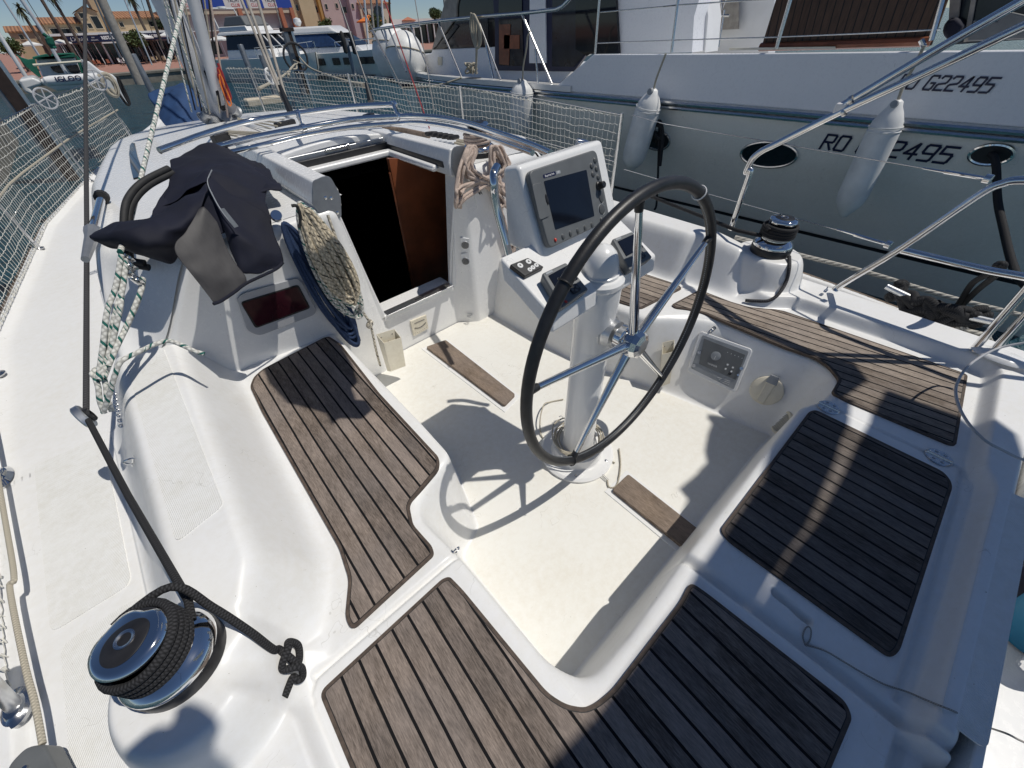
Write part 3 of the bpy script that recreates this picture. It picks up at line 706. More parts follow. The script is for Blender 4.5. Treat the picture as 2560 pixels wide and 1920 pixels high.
mb = MB(); mb.lathe([(.032,-.04),(.046,-.036),(.048,-.014),(.040,-.008),(.040,-.001)], WM_, 40); mb.build('hub', 'chrome', wheel, sharp=30)
mb = MB(); mb.lathe([(.036,.0),(.047,.001),(.048,.028),(.042,.044),(.026,.051),(0,.051)], WM_, 40, lobes=oct_); mb.build('hub_nut', 'chrome', wheel, sharp=14)
mb = MB(); mb.lathe([(.0405,-.003),(.0405,.002)], WM_, 30); mb.build('hub_seal', 'black_rubber', wheel)
mb = MB(); mb.lathe([(.060,-.150),(.060,-.115),(.057,-.108),(.057,-.085),(.050,-.082),(.047,-.070),(.047,-.052),(.036,-.050),(.028,-.048),(.028,-.02)], WM_, 40); mb.build('axle_housing', 'alu', ped, sharp=25)
# tray with two raised displays
TA, TF = .612, .765; zA, zF = .925, .998
TP = plane3((.68,TA,zA), (1.18,TA,zA), (.68,TF,zF)); TN = Vector(TP[1])
x0, x1 = .675, 1.185
def wing(xa, xb):
    mb = MB()
    prof = [(TA, zA), (TF+.06, zF+.028), (TF+.05, .955), (TF-.01, .93), (TA+.01, .862), (TA-.004, .870)]
    n_ = len(prof); v = [Vector((xa, a, b)) for a, b in prof]+[Vector((xb, a, b)) for a, b in prof]
    mb.add(v, [tuple(range(n_)), tuple(range(2*n_-1, n_-1, -1))]+[(i, n_+i, n_+(i+1) % n_, (i+1) % n_) for i in range(n_)], smooth=False)
    return mb
CONS = bpy.data.objects.new('instrument_console', None); CONS.location = (PX, .7, .9); link(CONS, YT)
def fixn(o):
    bm = bmesh.new(); bm.from_mesh(o.data); bmesh.ops.recalc_face_normals(bm, faces=bm.faces); bm.to_mesh(o.data); bm.free(); return o
fixn(wing(x0, PX-.055).build('tray', 'gelcoat_clean', CONS, .010, 3)); fixn(wing(PX+.055, x1).build('tray', 'gelcoat_clean', CONS, .010, 3))
mb = MB(); mb.hexa([(PX-.06,.715,.90),(PX+.06,.715,.90),(PX+.06,.82,.95),(PX-.06,.82,.95),(PX-.06,.715,.972),(PX+.06,.715,.972),(PX+.06,.82,1.022),(PX-.06,.82,1.022)]); mb.build('tray_bridge', 'gelcoat_clean', CONS, .006)
# plotter housing
HB_ = [(.795,.762,.985),(1.172,.762,.985),(1.172,.90,.99),(.795,.93,.99),(.797,.873,1.232),(1.165,.873,1.232),(1.165,.942,1.215),(.800,.942,1.215)]
mb = MB(); mb.hexa([Vector(p) for p in HB_]); hs = mb.build('plotter_housing', 'gelcoat_clean', CONS, .014, 4)
mb = MB(); mb.hexa([Vector(p) for p in [(.80,.80,.90),(1.16,.80,.90),(1.16,.90,.90),(.80,.90,.90),(.80,.785,.995),(1.16,.785,.995),(1.16,.90,.995),(.80,.90,.995)]]); mb.build('console_base', 'gelcoat_clean', CONS, .01)
HPL = plane3(HB_[0], HB_[1], HB_[4]); HN = Vector(HPL[1])
def onh(p, off=0.0): return onpl(p, (np.array(HPL[0])+np.array(HPL[1])*off, HPL[1]))
ex = Vector((1,0,0)); ey = HN.cross(ex)
hc = (Vector(HB_[0])+Vector(HB_[5]))/2
MH = frame(hc+HN*.0, HN, ex)
plot = bpy.data.objects.new('chart_plotter', None); plot.location = hc; link(plot, YT)
def rrect(w_, h_, r_, ox=0, oy=0): return roundpoly([(ox-w_/2,oy-h_/2),(ox+w_/2,oy-h_/2),(ox+w_/2,oy+h_/2),(ox-w_/2,oy+h_/2)], r_)
def hloc(p):
    q = MH.inverted() @ onh(p, .02); return q.x, q.y
TLp = hloc(w5(470,355)); TRp = hloc(w5(945,230)); BLp = hloc(w5(598,900))
bw = abs(TRp[0]-TLp[0]); bh = abs(TLp[1]-BLp[1]); bcx = (TLp[0]+TRp[0])/2; bcy = (TLp[1]+BLp[1])/2
mb = MB(); mb.prism(rrect(bw, bh, .022, bcx, bcy), .0, .022, 0, MH); mb.build('bezel', 'grey_plastic', plot, .004, 3)
s_ = [hloc(w5(*q)) for q in ((575,425),(870,345),(925,665),(655,760))]
mb = MB(); mb.prism(roundpoly(s_, .004), .021, .0228, 0, MH); mb.build('screen', 'screen', plot)
s_ = [hloc(w5(*q)) for q in ((490,450),(560,432),(615,665),(545,695))]
mb = MB(); mb.prism(roundpoly(s_, .010), .021, .025, 0, MH); mb.build('card_door', 'grey_plastic', plot, .0012)
mb = MB(); h_ = hloc(w5(593,552)); mb.lathe([(0,.004),(.006,.003),(.008,0)], MH @ Matrix.Translation((h_[0], h_[1], .0245)) @ Matrix.Diagonal((.7,1.9,1,1)), 16); mb.build('door_latch', 'black_plastic', plot)
for q, r_, sx_, m_ in (((930,280),.0082,1,'grey_button'),((906,318),.0082,1,'grey_button'),((940,338),.0082,1,'grey_button'),((916,376),.0082,1,'grey_button'),((952,396),.0082,1,'grey_button'),
                  ((970,530),.0115,1,'grey_button'),((977,620),.0150,1,'grey_button'),((973,688),.0065,1,'grey_button'),((1002,678),.0065,1,'grey_button'),
                  ((708,808),.0085,.72,'grey_button'),((760,787),.0085,.72,'grey_button'),((811,768),.0085,.72,'grey_button'),((861,747),.0085,.72,'grey_button'),((909,728),.0085,.72,'grey_button'),((655,830),.0058,.8,'red')):
    h_ = hloc(w5(*q)); mb = MB(); M_ = MH @ Matrix.Translation((h_[0], h_[1], .0218)) @ Matrix.Diagonal((sx_, 1.0 if q != (970,530) else 1.7, 1, 1))
    mb.lathe([(0,.0048),(r_*.6,.0044),(r_*.9,.003),(r_,0)], M_, 24); o_ = mb.build('button', m_, plot)
    mb = MB(); mb.lathe([(r_*1.02,.0),(r_*1.10,.0008),(r_*1.18,0)], M_, 24); mb.build('button_rim', 'grey_plastic_light' if m_ != 'red' else 'grey_plastic', o_)
h_ = hloc(w5(955,457)); mb = MB(); mb.lathe([(.014,0),(.013,.004),(.0105,.006),(.010,.022),(.008,.024),(0,.024)], MH @ Matrix.Translation((h_[0], h_[1], .0215)), 28); mb.build('rotary_knob', 'black_plastic', plot)
s_ = [hloc(w5(*q)) for q in ((568,380),(655,355),(660,382),(574,406))]
mb = MB(); mb.prism(roundpoly(s_, .004), .0215, .0226, 0, MH); bd = mb.build('brand_badge', 'navy_paint', plot)
cc = MH @ Vector((sum(q[0] for q in s_)/4, sum(q[1] for q in s_)/4, .0229))
text('badge_lettering', 'Raymarine', frame(cc, HN, ex), .0088, 'white_text', bd, .0002)
s_ = [hloc(w5(*q)) for q in ((657,354),(688,347),(694,370),(662,380))]
mb = MB(); mb.prism(roundpoly(s_, .003), .0215, .0226, 0, MH); b2 = mb.build('model_badge', 'grey_plastic_light', plot)
cc = MH @ Vector((sum(q[0] for q in s_)/4, sum(q[1] for q in s_)/4, .0229)); text('badge_lettering', 'E80', frame(cc, HN, ex), .0065, 'white_text', b2, .0002)
zz = Z(1220, 560, 480)
def ontray(p, off): return onpl(p, (np.array(TP[0])+np.array(TP[1])*off, TP[1]))
def unit(pts, hgt, name, scr, pad, red):
    Q = [ontray(zz(*q), hgt) for q in pts]
    inst = bpy.data.objects.new(name, None); inst.location = (Q[0]+Q[2])/2; link(inst, CONS)
    n_ = TN; mb = MB(); top = Q; bot = [q-n_*(hgt-.001)+((sum(Q, Vector())/4)-q)*.06 for q in Q]
    mb.hexa(bot[::-1]+top[::-1]); fixn(mb.build('case', 'grey_plastic', inst, .006, 3))
    R = [quadpt(Q, *s_)+n_*.0006 for s_ in scr]; plaq('screen', R, 'screen', inst, .0012, 0)
    R = [quadpt(Q, *s_)+n_*.0006 for s_ in ((.10,.045),(.36,.045),(.36,.10),(.10,.10))]; plaq('name_strip', R, 'grey_plastic_light', inst, .0012, 0)
    c = quadpt(Q, *pad); rr_ = (Q[1]-Q[0]).length
    fm = frame(c+n_*.001, n_, (Q[1]-Q[0])); mb = MB(); mb.prism(rrect(rr_*.34, rr_*.27, rr_*.08), 0, .004, 0, fm); pd = mb.build('keypad', 'black_plastic', inst, .001)
    for k in range(4):
        a = k*math.pi/2; mb = MB(); mb.lathe([(0,.0012),(.004,.0008),(.0048,0)], fm @ Matrix.Translation((rr_*.10*math.cos(a), rr_*.08*math.sin(a), .004)), 12); mb.build('key', 'grey_button', pd)
    if red:
        mb = MB(); mb.lathe([(0,.002),(.004,.0015),(.005,0)], frame(quadpt(Q, .18, .93)+n_*.001, n_, ex), 14); mb.build('standby_button', 'red', inst)
unit(((620,565),(900,435),(1165,750),(855,965)), .036, 'instrument_display', ((.14,.14),(.92,.12),(.92,.60),(.14,.62)), (.62,.78), True)
unit(((1430,170),(1662,80),(1900,380),(1635,535)), .036, 'instrument_display', ((.14,.14),(.92,.12),(.92,.60),(.14,.62)), (.62,.78), False)
Q = [ontray(zz(*q), .014) for q in ((255,465),(460,385),(645,490),(430,600))]
mb = MB(); mb.hexa([q-TN*.016 for q in Q][::-1]+Q[::-1]); kp = fixn(mb.build('remote_keypad', 'black_plastic', CONS, .003))
for u, v, r_ in ((.30,.30,.0085),(.78,.28,.0085),(.42,.78,.0068),(.62,.74,.0068),(.84,.70,.0068)):
    c = quadpt(Q, u, v)+TN*.0004; f_ = frame(c, TN, Q[1]-Q[0])
    mb = MB(); mb.lathe([(0,.0010),(r_,.0008),(r_+.0005,0)], f_, 18); k_ = mb.build('button', 'white_paint', kp)
    mb = MB(); mb.add([f_ @ Vector((r_*.5*math.cos(b), r_*.5*math.sin(b), .0014)) for b in (1.57, 3.66, 5.76)], [(0,1,2)]); mb.build('button_arrow', 'black_plastic', k_)
# grab rail round the plotter
def railz(pts, r, name, mat, parent, n=8, seg=14): mb = MB(); mb.tube(spl(pts, n), r, seg); return mb.build(name, mat, parent)
g = [at(w5(*q), x=.765) for q in ((352,1000),(330,900),(300,780),(262,640),(240,520),(235,440))]
g = g+[g[-1]+Vector((.012,.012,.022)), g[-1]+Vector((.04,.03,.03))]
railz(g, .0125, 'grab_rail', 'chrome', CONS)
railz([Vector((2*.98-p.x, p.y, p.z)) for p in g], .0125, 'grab_rail', 'chrome', CONS)
# foot tube joining the pedestal and sole
mb = MB(); mb.tube([(.78,.86,0),(.78,.86,.90)], .0125); mb.tube([(1.12,.86,0),(1.12,.86,.90)], .0125); #mb.build
#-------------------------------------------------------------------- fittings in the footwell
def onhf(p, off=0.0):                # first hit of an image ray with the cockpit moulding
    d = ray(p); d = d/np.linalg.norm(d); t_ = .45
    while t_ < 4:
        q = EYE+d*t_
        if xs[0] < q[0] < xs[-1] and ys[0] < q[1] < ys[-1] and q[2] <= hz(q[0], q[1])+.001: break
        t_ += .003
    q = EYE+d*(t_-.002-off); return Vector(q)
PQ = [onhf(C5(*q)) for q in ((1455,600),(1540,370),(1870,490),(1755,760))]
PN = ((PQ[1]-PQ[0]).cross(PQ[2]-PQ[1])+(PQ[3]-PQ[2]).cross(PQ[0]-PQ[3])).normalized()
if PN.dot(Vector(EYE)-PQ[0]) < 0: PN = -PN
PC = sum(PQ, Vector())/4+PN*.006
def onw(q, off=0): return onpl(C5(*q), (np.array(PC+PN*off), np.array(PN)))
pan = bpy.data.objects.new('engine_panel', None); pan.location = PC; link(pan, YT)
def rp3(pts, r, n):                  # rounded 3-D quad in a plane
    o = pts[0]; x = (pts[1]-pts[0]).normalized(); y = n.cross(x); P = [((p-o).dot(x), (p-o).dot(y)) for p in pts]
    return [o+x*p.x+y*p.y for p in roundpoly(P, r)]
fr_ = rp3([onw(q) for q in ((1432,628),(1522,350),(1888,480),(1768,780))], .018, PN); plaq('panel_rim', fr_, 'gelcoat_clean', pan, .006, .003)
bx = rp3([onw(q) for q in ((1460,608),(1540,378),(1860,492),(1755,755))], .008, PN); plaq('panel_plate', [p+PN*.003 for p in bx], 'grey_plastic_light', pan, .005, .001)
dp = [onw(q) for q in ((1516,578),(1552,402),(1836,515),(1772,690))]; plaq('panel_face', [p+PN*.006 for p in dp], 'grey_plastic', pan, .004, .001)
def disc3(name, c, n, r, mat, parent, h=.003, seg=28, prof=None): mb = MB(); mb.lathe(prof or [(0,h),(r*.9,h),(r,h*.6),(r,0)], frame(c, n), seg); return mb.build(name, mat, parent)
gc = onw((1630,525), .010); gg = disc3('tachometer', gc, PN, .0225, 'grey_plastic_light', pan)
mb = MB(); mb.tube([gc+PN*.0035, gc+PN*.0035+(onw((1612,560), .010)-gc)*.6], .0008, 5); mb.build('needle', 'white_text', gg)
for q in ((1712,585),(1748,605),(1698,614),(1738,632)):
    c = onw(q, .010); f_ = frame(c, PN, onw((1900,495))-onw((1540,378))); mb = MB(); mb.prism(rrect(.008, .008, .0015), 0, .0022, 0, f_); mb.build('panel_button', 'white_paint', pan)
disc3('key_switch', onw((1727,647), .010), PN, .0078, 'black_plastic', pan, .004)
for q, r_ in (((1517,500),.010),((1482,592),.0105),((1808,610),.0085),((1785,655),.006)): disc3('panel_latch', onw(q, .007), PN, r_, 'steel', pan, .006)
fx = (onw((1660,605))-onw((1560,565))).normalized()
text('panel_lettering', 'YANMAR', frame(onw((1605,588), .0103), PN, fx), .0115, 'white_text', pan, .0002)
for k, a in enumerate(np.linspace(0, 1, 5)):
    mb = MB(); c = onw((1712+100*a, 500+40*a), .0103); mb.prism([(-.002,-.003),(.002,-.001),(.0,.003)], 0, .0004, 0, frame(c, PN, fx)); mb.build('warning_symbol', 'white_text', pan)
for k in range(3):
    mb = MB(); mb.tube([onw((1640+10*k,672+14*k), .0085), onw((1730-4*k,700+12*k), .0085)], .0006, 4); mb.build('panel_small_print', 'white_text', pan)
# eye above, deck shower lid, round vent
def loop_eye(p, s_=.014, mat='chrome', n=None, name='pad_eye', parent=YT):
    c = onhf(p) if not isinstance(p, Vector) else p; n = n or Vector((0,0,1)); f_ = frame(c, n)
    mb = MB(); mb.prism(rrect(s_*2.2, s_*.9, s_*.4), -.001, .003, 0, f_); o = mb.build(name, mat, parent, .0008)
    mb = MB(); mb.tube([f_ @ Vector((s_*.6*math.cos(a), 0, .003+s_*1.1*math.sin(a))) for a in np.linspace(0, math.pi, 12)], s_*.16, 8); mb.build('bow', mat, o); return o
loop_eye(C5(1606,345), .02, n=PN)
fc = onw((1980,765), .004); cover = disc3('shower_lid', fc, PN, .066, 'cream_plastic', YT, seg=40, prof=[(0,.014),(.061,.012),(.068,.008),(.070,0)])
fy = (onw((2065,640))-onw((1930,860))).normalized(); fxx = fy.cross(PN)
mb = MB(); f_ = frame(fc+PN*.010, PN, fxx)
mb.prism([(-.016,-.058),(.016,-.058),(.020,.05),(-.020,.05)], 0, .008, 0, f_); mb.build('lid_ridge', 'cream_plastic', cover, .003)
mb = MB(); mb.prism([(-.024,.042),(.024,.042),(.018,.082),(-.018,.082)], -.004, .014, 0, f_); mb.build('lid_catch', 'grey_plastic_light', cover, .003)
vc = onhf(C5(2090,985)); vn = Vector((-.15, .95, .25)).normalized()
vn = (Vector(EYE)-vc).normalized()*.35+Vector((-.3,.9,.1)); vn.normalize()
cv = disc3('round_vent', vc, vn, .06, 'cream_plastic', YT, seg=40, prof=[(.0,.004),(.046,.004),(.050,.010),(.060,.008),(.064,0)])
mb = MB()
for k in range(-5, 6): 
    h_ = math.sqrt(1-(k/6)**2)*.044; f_ = frame(vc+vn*.006, vn); mb.tube([f_ @ Vector((k*.0078, -h_, 0)), f_ @ Vector((k*.0078, h_, 0))], .0022, 6)
mb.build('vent_slats', 'alu_dull', cv)
# lid hinges
for p in ((1790,880), (2028,988)):
    c = at(p, z=.3875); hg = disc3('hinge', c, (0,0,1), .037, 'steel', YT, seg=36, prof=[(0,.003),(.034,.003),(.037,0)])
    mb = MB(); mb.tube([c+Vector((0,-.035,.0035)), c+Vector((0,.035,.0035))], .0042, 8); mb.build('hinge_pin', 'steel', hg)
    for a in (0, 1, 2.1, 3.14, 4.1, 5.2):
        mb = MB(); mb.lathe([(0,.0008),(.0045,.0006),(.0055,0)], frame(c+Vector((.023*math.cos(a+.5), .023*math.sin(a+.5), .0032)), (0,0,1)), 10); mb.build('hinge_screw', 'alu_dull', hg)
# winch handle pockets
def pocket(name, a, b, c, d, dep, nrm, par=YT):   # a,b top edge  c,d bottom, world points
    n = Vector(nrm).normalized(); o = bpy.data.objects.new(name, None); o.location = a; link(o, par)
    th = .003; mb = MB()
    mb.hexa([d, c, c+n*th, d+n*th, a, b, b+n*th, a+n*th]); fixn(mb.build('back_plate', 'cream_plastic', o, .001))
    ai = a-(a-d)*.18+n*dep; bi = b-(b-c)*.18+n*dep; di = d+n*dep*.75+(a-d)*.03; ci = c+n*dep*.75+(b-c)*.03
    mb = MB(); mb.hexa([di, ci, ci-n*th, di-n*th, ai, bi, bi-n*th, ai-n*th]); fixn(mb.build('front_plate', 'cream_plastic', o, .001))
    for (u, v, ui, vi) in ((a, d, ai, di), (b, c, bi, ci)):
        s_ = (b-a).normalized()*th*(1 if u is a else -1)
        mb = MB(); mb.hexa([v, v+s_, vi+s_, vi, u, u+s_, ui+s_, ui]); fixn(mb.build('side_plate', 'cream_plastic', o, .001))
    mb = MB(); mb.hexa([d, c, ci, di, d+Vector((0,0,.004)), c+Vector((0,0,.004)), ci+Vector((0,0,.004)), di+Vector((0,0,.004))]); fixn(mb.build('bottom_plate', 'cream_plastic', o, .001))
    for u, v in ((.2,.1),(.8,.1),(.5,.25)):
        q = (a*(1-u)+b*u)*(1-v)+(d*(1-u)+c*u)*v+n*(th+.0003); disc3('rivet', q, n, .0042, 'steel', o, .001, 10)
pa = at(c5(868,1240), x=.545); pb = at(c5(985,1205), x=.545)
pocket('winch_handle_pocket', at(c5(868,1240),y=1.73), at(c5(985,1205),y=1.73), at(c5(1035,1440),y=1.70), at(c5(940,1475),y=1.70), .042, (.25,-.95,.1))
pkx = [onhf(C5(*q), .01) for q in ((1262,432),(1345,412),(1310,700),(1232,730))]
pocket('winch_handle_pocket', pkx[0], pkx[1], pkx[2], pkx[3], .045, (-.8,-.5,.2))
# pad eyes and small fittings
loop_eye(C2(925,975), .018, n=Vector((-.8,0,.6))); loop_eye(C8(825,200), .016, n=Vector((.9,0,.3)))
loop_eye(onmesh_y(c5(1465,1120), .012), .018, n=Vector((-.4,-.9,0)), mat='alu_dull')
mb = MB()
for k in range(7): 
    c = onhf(C2(800+7*k, 520+36*k)); mb.tube([c+Vector((.008*math.cos(a)*.6, .010*math.sin(a), .006+.004*math.cos(a*2))) for a in np.linspace(0, 6.28, 9, endpoint=False)], .0022, 6, closed=True)
mb.build('shackle_chain', 'chrome', YT)
#-------------------------------------------------------------------- winches
def winch(loc, s_=1.0, rope=True, turns=5, cap_rot=0):
    o = bpy.data.objects.new('winch', None); o.location = loc; link(o, YT); M = Matrix.Translation(loc) @ Matrix.Scale(s_, 4)
    def P(name, prof, mat, seg=48, lob=None, sharp=30): mb = MB(); mb.lathe(prof, M, seg, lobes=lob); return mb.build(name, mat, o, sharp=sharp)
    P('base_ring', [(.1,0),(.1,.030),(.097,.036),(.0,.036)], 'black_plastic')
    P('skirt', [(.096,.036),(.0985,.040),(.098,.050),(.092,.060),(.080,.068),(.070,.076),(.066,.095)], 'chrome')
    P('drum', [(.070,.07),(.068,.10),(.068,.135),(.070,.142)], 'alu_dull')
    P('tailing_jaw', [(.050,.140),(.058,.146),(.062,.150),(.054,.154),(.054,.158),(.064,.163),(.066,.168),(.05,.168)], 'black_plastic')
    lob = lambda a, z: 1.04-.16*max(0, math.cos(a-cap_rot))**14-.10*max(0, math.cos(a-cap_rot-1.2))**10
    P('cap', [(.066,.163),(.0675,.170),(.064,.177),(.055,.1815),(.0,.1825)], 'chrome', 80, lob, 40)
    P('cap_inlay', [(.0,.1838),(.042,.1838),(.045,.1825)], 'black_plastic', 60, lambda a, z: (1-.25*max(0, math.cos(a-cap_rot-.4))**2)*(1+.10*math.cos(2*(a-cap_rot))), 60)
    P('socket', [(.0185,.1838),(.019,.1865),(.0165,.1872),(.0125,.1855),(.0120,.170),(0,.169)], 'steel', 32, None, 20)
    return o
WA = Vector((-.425, .628, .572)); WA = WA+Vector((.0,.012,0)); winch(WA, .89, cap_rot=.9)
WB = Vector((2.285, .560, .572)); winch(WB, .95, cap_rot=2.2)
#-------------------------------------------------------------------- running rigging, separate things
def rope(name, pts, r, mat, label, cat='rope', group=None, seg=10, n=8, smooth=True):
    mb = MB(); P = spl(pts, n) if smooth else pts; mb.tube(P, r, seg); o = mb.build(name, mat, None, sharp=80)
    return tag(o, label, cat, group)
def wrap(c, r0, z0, z1, turns, a0, dirn=1, n=28, tilt=0):
    out = []; N = int(turns*n)
    for i in range(N+1):
        a = a0+dirn*2*math.pi*i/n; f = i/N
        out.append(Vector(c)+Vector((r0*math.cos(a), r0*math.sin(a), z0+(z1-z0)*f+tilt*math.cos(a-a0))))
    return out
R_ = .0082
blk = Vector((-.495, 1.60, .625))
# sheet from the turning block to the winch, four turns, then the tail with its stopper knot
a_in = math.radians(8)
turns = wrap(WA, .0680, .068, .140, 4.3, a_in, 1, tilt=.012)
lead = [blk, blk.lerp(turns[0], .5)+Vector((0, 0, -.004)), turns[0]+Vector((.004,.05,.003))]
tail_px = [(1250,520),(1400,590),(1560,700),(1690,800)]
tail = [onhf(C3(*q))+Vector((0,0,h_)) for q, h_ in zip(tail_px, (.115,.06,.018,.012))]
kc = onhf(C3(1800,880))+Vector((0,0,.014))
e1 = (onhf(C3(1900,900))-onhf(C3(1690,880))); e1.normalize(); e2 = (onhf(C3(1800,760))-onhf(C3(1800,980))); e2.normalize(); e3 = e1.cross(e2)
K = lambda a, b, c=0: kc+e1*a*.82+e2*(b+.01)*.72+e3*c*(1 if e3.z > 0 else -1)
knot = [K(-.036,.022,.0), K(-.010,-.004,.012), K(.014,-.018,.010), K(.030,.010,.0), K(.020,.040,.004), K(-.012,.044,.006), K(-.024,.018,.020), K(-.034,-.012,.014), K(-.026,-.034,.004), K(0,-.030,.020), K(.024,-.030,.014), K(.036,-.050,.004), K(.020,-.060,.004), K(.008,-.052,0), K(-.006,-.080,0), K(-.018,-.106,0)]
rope('genoa_sheet', lead+turns+spl([turns[-1]]+tail+knot, 6)[1:], R_, 'rope_black', 'black braided sheet wound on the large port winch, ending in a stopper knot', 'rope', 'genoa sheets', 14, smooth=False)
up = at((183,0), y=4.2)
rope('genoa_sheet', [blk, at(z7(1200,1250), y=2.45), up+(up-at(z7(1200,1250), y=2.45))*1.2], .0085, 'rope_grey', 'thin dark line running steeply up from the port deck block', 'rope', None, smooth=False)
# block lying at the lead
mb = MB(); mb.lathe([(0,-.012),(.030,-.012),(.034,-.008),(.034,.008),(.030,.012),(0,.012)], frame(blk+Vector((-.006,0,0)), (1,.15,.1)) @ Matrix.Diagonal((1.35,.8,1,1)), 28); b_ = mb.build('turning_block', 'alu', None); tag(b_, 'oval alloy block on the port coaming where the black sheet turns', 'pulley')
mb = MB(); mb.lathe([(.022,-.006),(.026,.0),(.022,.006)], frame(blk+Vector((.010,0,.0)), (1,.15,.1)), 24); mb.build('sheave', 'black_plastic', b_)
wbt = wrap(WB, .072, .085, .140, 4, 2.4, -1)
rope('genoa_sheet', [Vector((2.52, 1.55, .60)), wbt[0]+Vector((-.02,.12,.0))]+wbt+[wbt[-1]+Vector((-.03,-.03,-.01))], .0095, 'rope_black', 'black braided sheet wound on the starboard cockpit winch', 'rope', 'genoa sheets', 12, smooth=False)
tl = [onhf(C7(*q))+Vector((0,0,.012)) for q in ((690,630),(690,700),(670,790),(620,870),(560,910),(480,912),(410,908))]
rope('sheet_tail', tl, .0085, 'rope_grey', 'grey rope tail hanging from the starboard winch down to the teak seat', 'rope')
# white-green purchase tackle on the port side
top = at(c4(905,1010), y=1.80); tb = MB()
low = at(C2(668,395), y=1.62)
lines = []
hb_ = [(870,950,900,1250),(850,960,760,1330),(835,970,730,1560),(880,1050,830,1290)]
TK = empty('purchase_tackle', low, 'purchase of white rope with green flecks hanging from two blocks over the port coaming', 'tackle')
upx = at((397,0), y=3.3); mid = at(c4(905,690), y=2.15)
mb = MB(); mb.tube([top+Vector((0,0,.05)), mid, upx, upx+(upx-mid)*1.6], .0085, 12); mb.build('halyard', 'rope_white_green', TK)
for (pts) in ([(870,960),(850,1150),(800,1330),(735,1620),(690,1800)], [(855,960),(840,1180),(830,1300),(770,1560),(700,1780)], [(990,1100),(975,1180),(915,1330),(850,1480),(775,1640),(720,1780)], [(840,930),(800,1150),(740,1330),(712,1560),(680,1790)], [(985,1090),(960,1230),(880,1420),(820,1540),(750,1700)]):
    N = len(pts); P = []
    for i, q in enumerate(pts):
        f = i/(N-1); P.append(at(c4(*q), y=1.80*(1-f)+1.60*f))
    mb = MB(); mb.tube(spl(P, 8), .0078, 12); mb.build('rope_fall', 'rope_white_green', TK)
P = [at(C2(*q), y=yy) for q, yy in (((690,330),1.66),((640,372),1.64),((690,410),1.62),((700,375),1.63),((655,350),1.65),((700,330),1.66))]
mb = MB(); mb.tube(spl(P, 8), .0085, 12); mb.build('tie_knot', 'rope_white_green', TK)
for q, yy, r_ in (((890,960),1.81,.018),((900,1010),1.80,.022),((890,1060),1.79,.020),((950,1110),1.78,.020)):
    c = at(c4(*q), y=yy); mb = MB(); mb.lathe([(0,-.010),(r_*.8,-.010),(r_,-.006),(r_*.8,0),(r_,.006),(r_*.8,.010),(0,.010)], frame(c, (1,.4,.3)), 22); mb.build('block', 'steel', TK)
P = [at(C2(*q), y=yy) for q, yy in (((715,640),1.56),((760,500),1.55),((795,380),1.55),((840,285),1.56),((960,220),1.58),((1080,165),1.60),((1170,145),1.60),((1270,180),1.56),((1345,215),1.53),((1412,235),1.515))]
mb = MB(); mb.tube(spl(P, 8), .0075, 12); mb.build('rope_end', 'rope_white_green', TK)
P = [at(C2(*q), y=yy) for q, yy in (((660,400),1.62),((680,470),1.60),((690,560),1.585),((722,645),1.57))]
mb = MB(); mb.tube(spl(P, 8), .0075, 12); mb.build('rope_fall', 'rope_white_green', TK)
P = [p+Vector((.018,0,-.004)) for p in P]; mb = MB(); mb.tube(spl(P, 8), .0075, 12); mb.build('rope_fall', 'rope_white_green', TK)
# coiled halyards on the bulkhead hook
def coil(name, cx, mat, label, r, loops, base, seed, grp='coiled lines hanging on the bulkhead'):
    R2 = random.Random(seed); pts = []
    for k in range(loops):
        for i in range(16):
            a = 2*math.pi*i/16+math.pi/2
            u, v = base(a); j = R2.uniform(-1, 1)
            q = Vector((u[0]+j*.0*1, u[1], 0))
            pts.append((u, k, v, j))
    return pts
def coil_px(name, mat, label, r, loops, topq, botq, wpx, seed, y0, y1, thick, grp, cat='rope'):
    # loops hang in a plane from image point topq to botq; wpx = half width (display px)
    R2 = random.Random(seed); P = []
    t0 = at(topq, y=y0); t1 = at(botq, y=y1); ax = (t1-t0); L_ = ax.length; ax.normalize()
    nrm = (Vector(EYE)-(t0+t1)/2).normalized(); sd_ = ax.cross(nrm).normalized(); nrm = sd_.cross(ax)
    for k in range(loops):
        wv = wpx*R2.uniform(.18, 1.0); l0 = R2.uniform(-.02, .04); l1 = L_*R2.uniform(.80, 1.0); z_ = thick*R2.uniform(-1, 1); sh = R2.uniform(-.4, .4)*wpx*(1.1-wv/wpx)
        for i in range(14):
            a = 2*math.pi*i/14; c_, s_ = math.cos(a), math.sin(a)
            lon = l0+(l1-l0)*(.5-.5*c_); lat = wv*s_*(.75+.35*(.5-.5*c_))+sh*math.sin(a/2)
            P.append(t0+ax*lon+sd_*lat+nrm*(z_*math.sin(a*.5)+thick*.8*s_*s_))
    mb = MB(); mb.tube(spl(P, 4), r, 8); return tag(mb.build(name, mat, None, sharp=80), label, cat, grp)
G_ = 'coiled lines hanging on the bulkhead'
coil_px('coiled_rope', 'rope_tan_fleck', 'thick cream halyard coil with dark flecks hung on the bulkhead hook', .0074, 17, c5(400,440), c5(735,1040), .070, 3, 1.71, 1.66, .02, G_)
coil_px('coiled_rope', 'rope_white_green', 'white halyard coil with green flecks hanging in the middle of the bulkhead bundle', .0072, 14, c5(400,430), c5(750,1150), .088, 8, 1.77, 1.73, .025, G_)
coil_px('coiled_rope', 'rope_blue', 'navy blue rope coil hanging lowest beside the port teak seat', .0080, 13, c5(300,560), c5(760,1310), .062, 5, 1.80, 1.76, .02, G_)
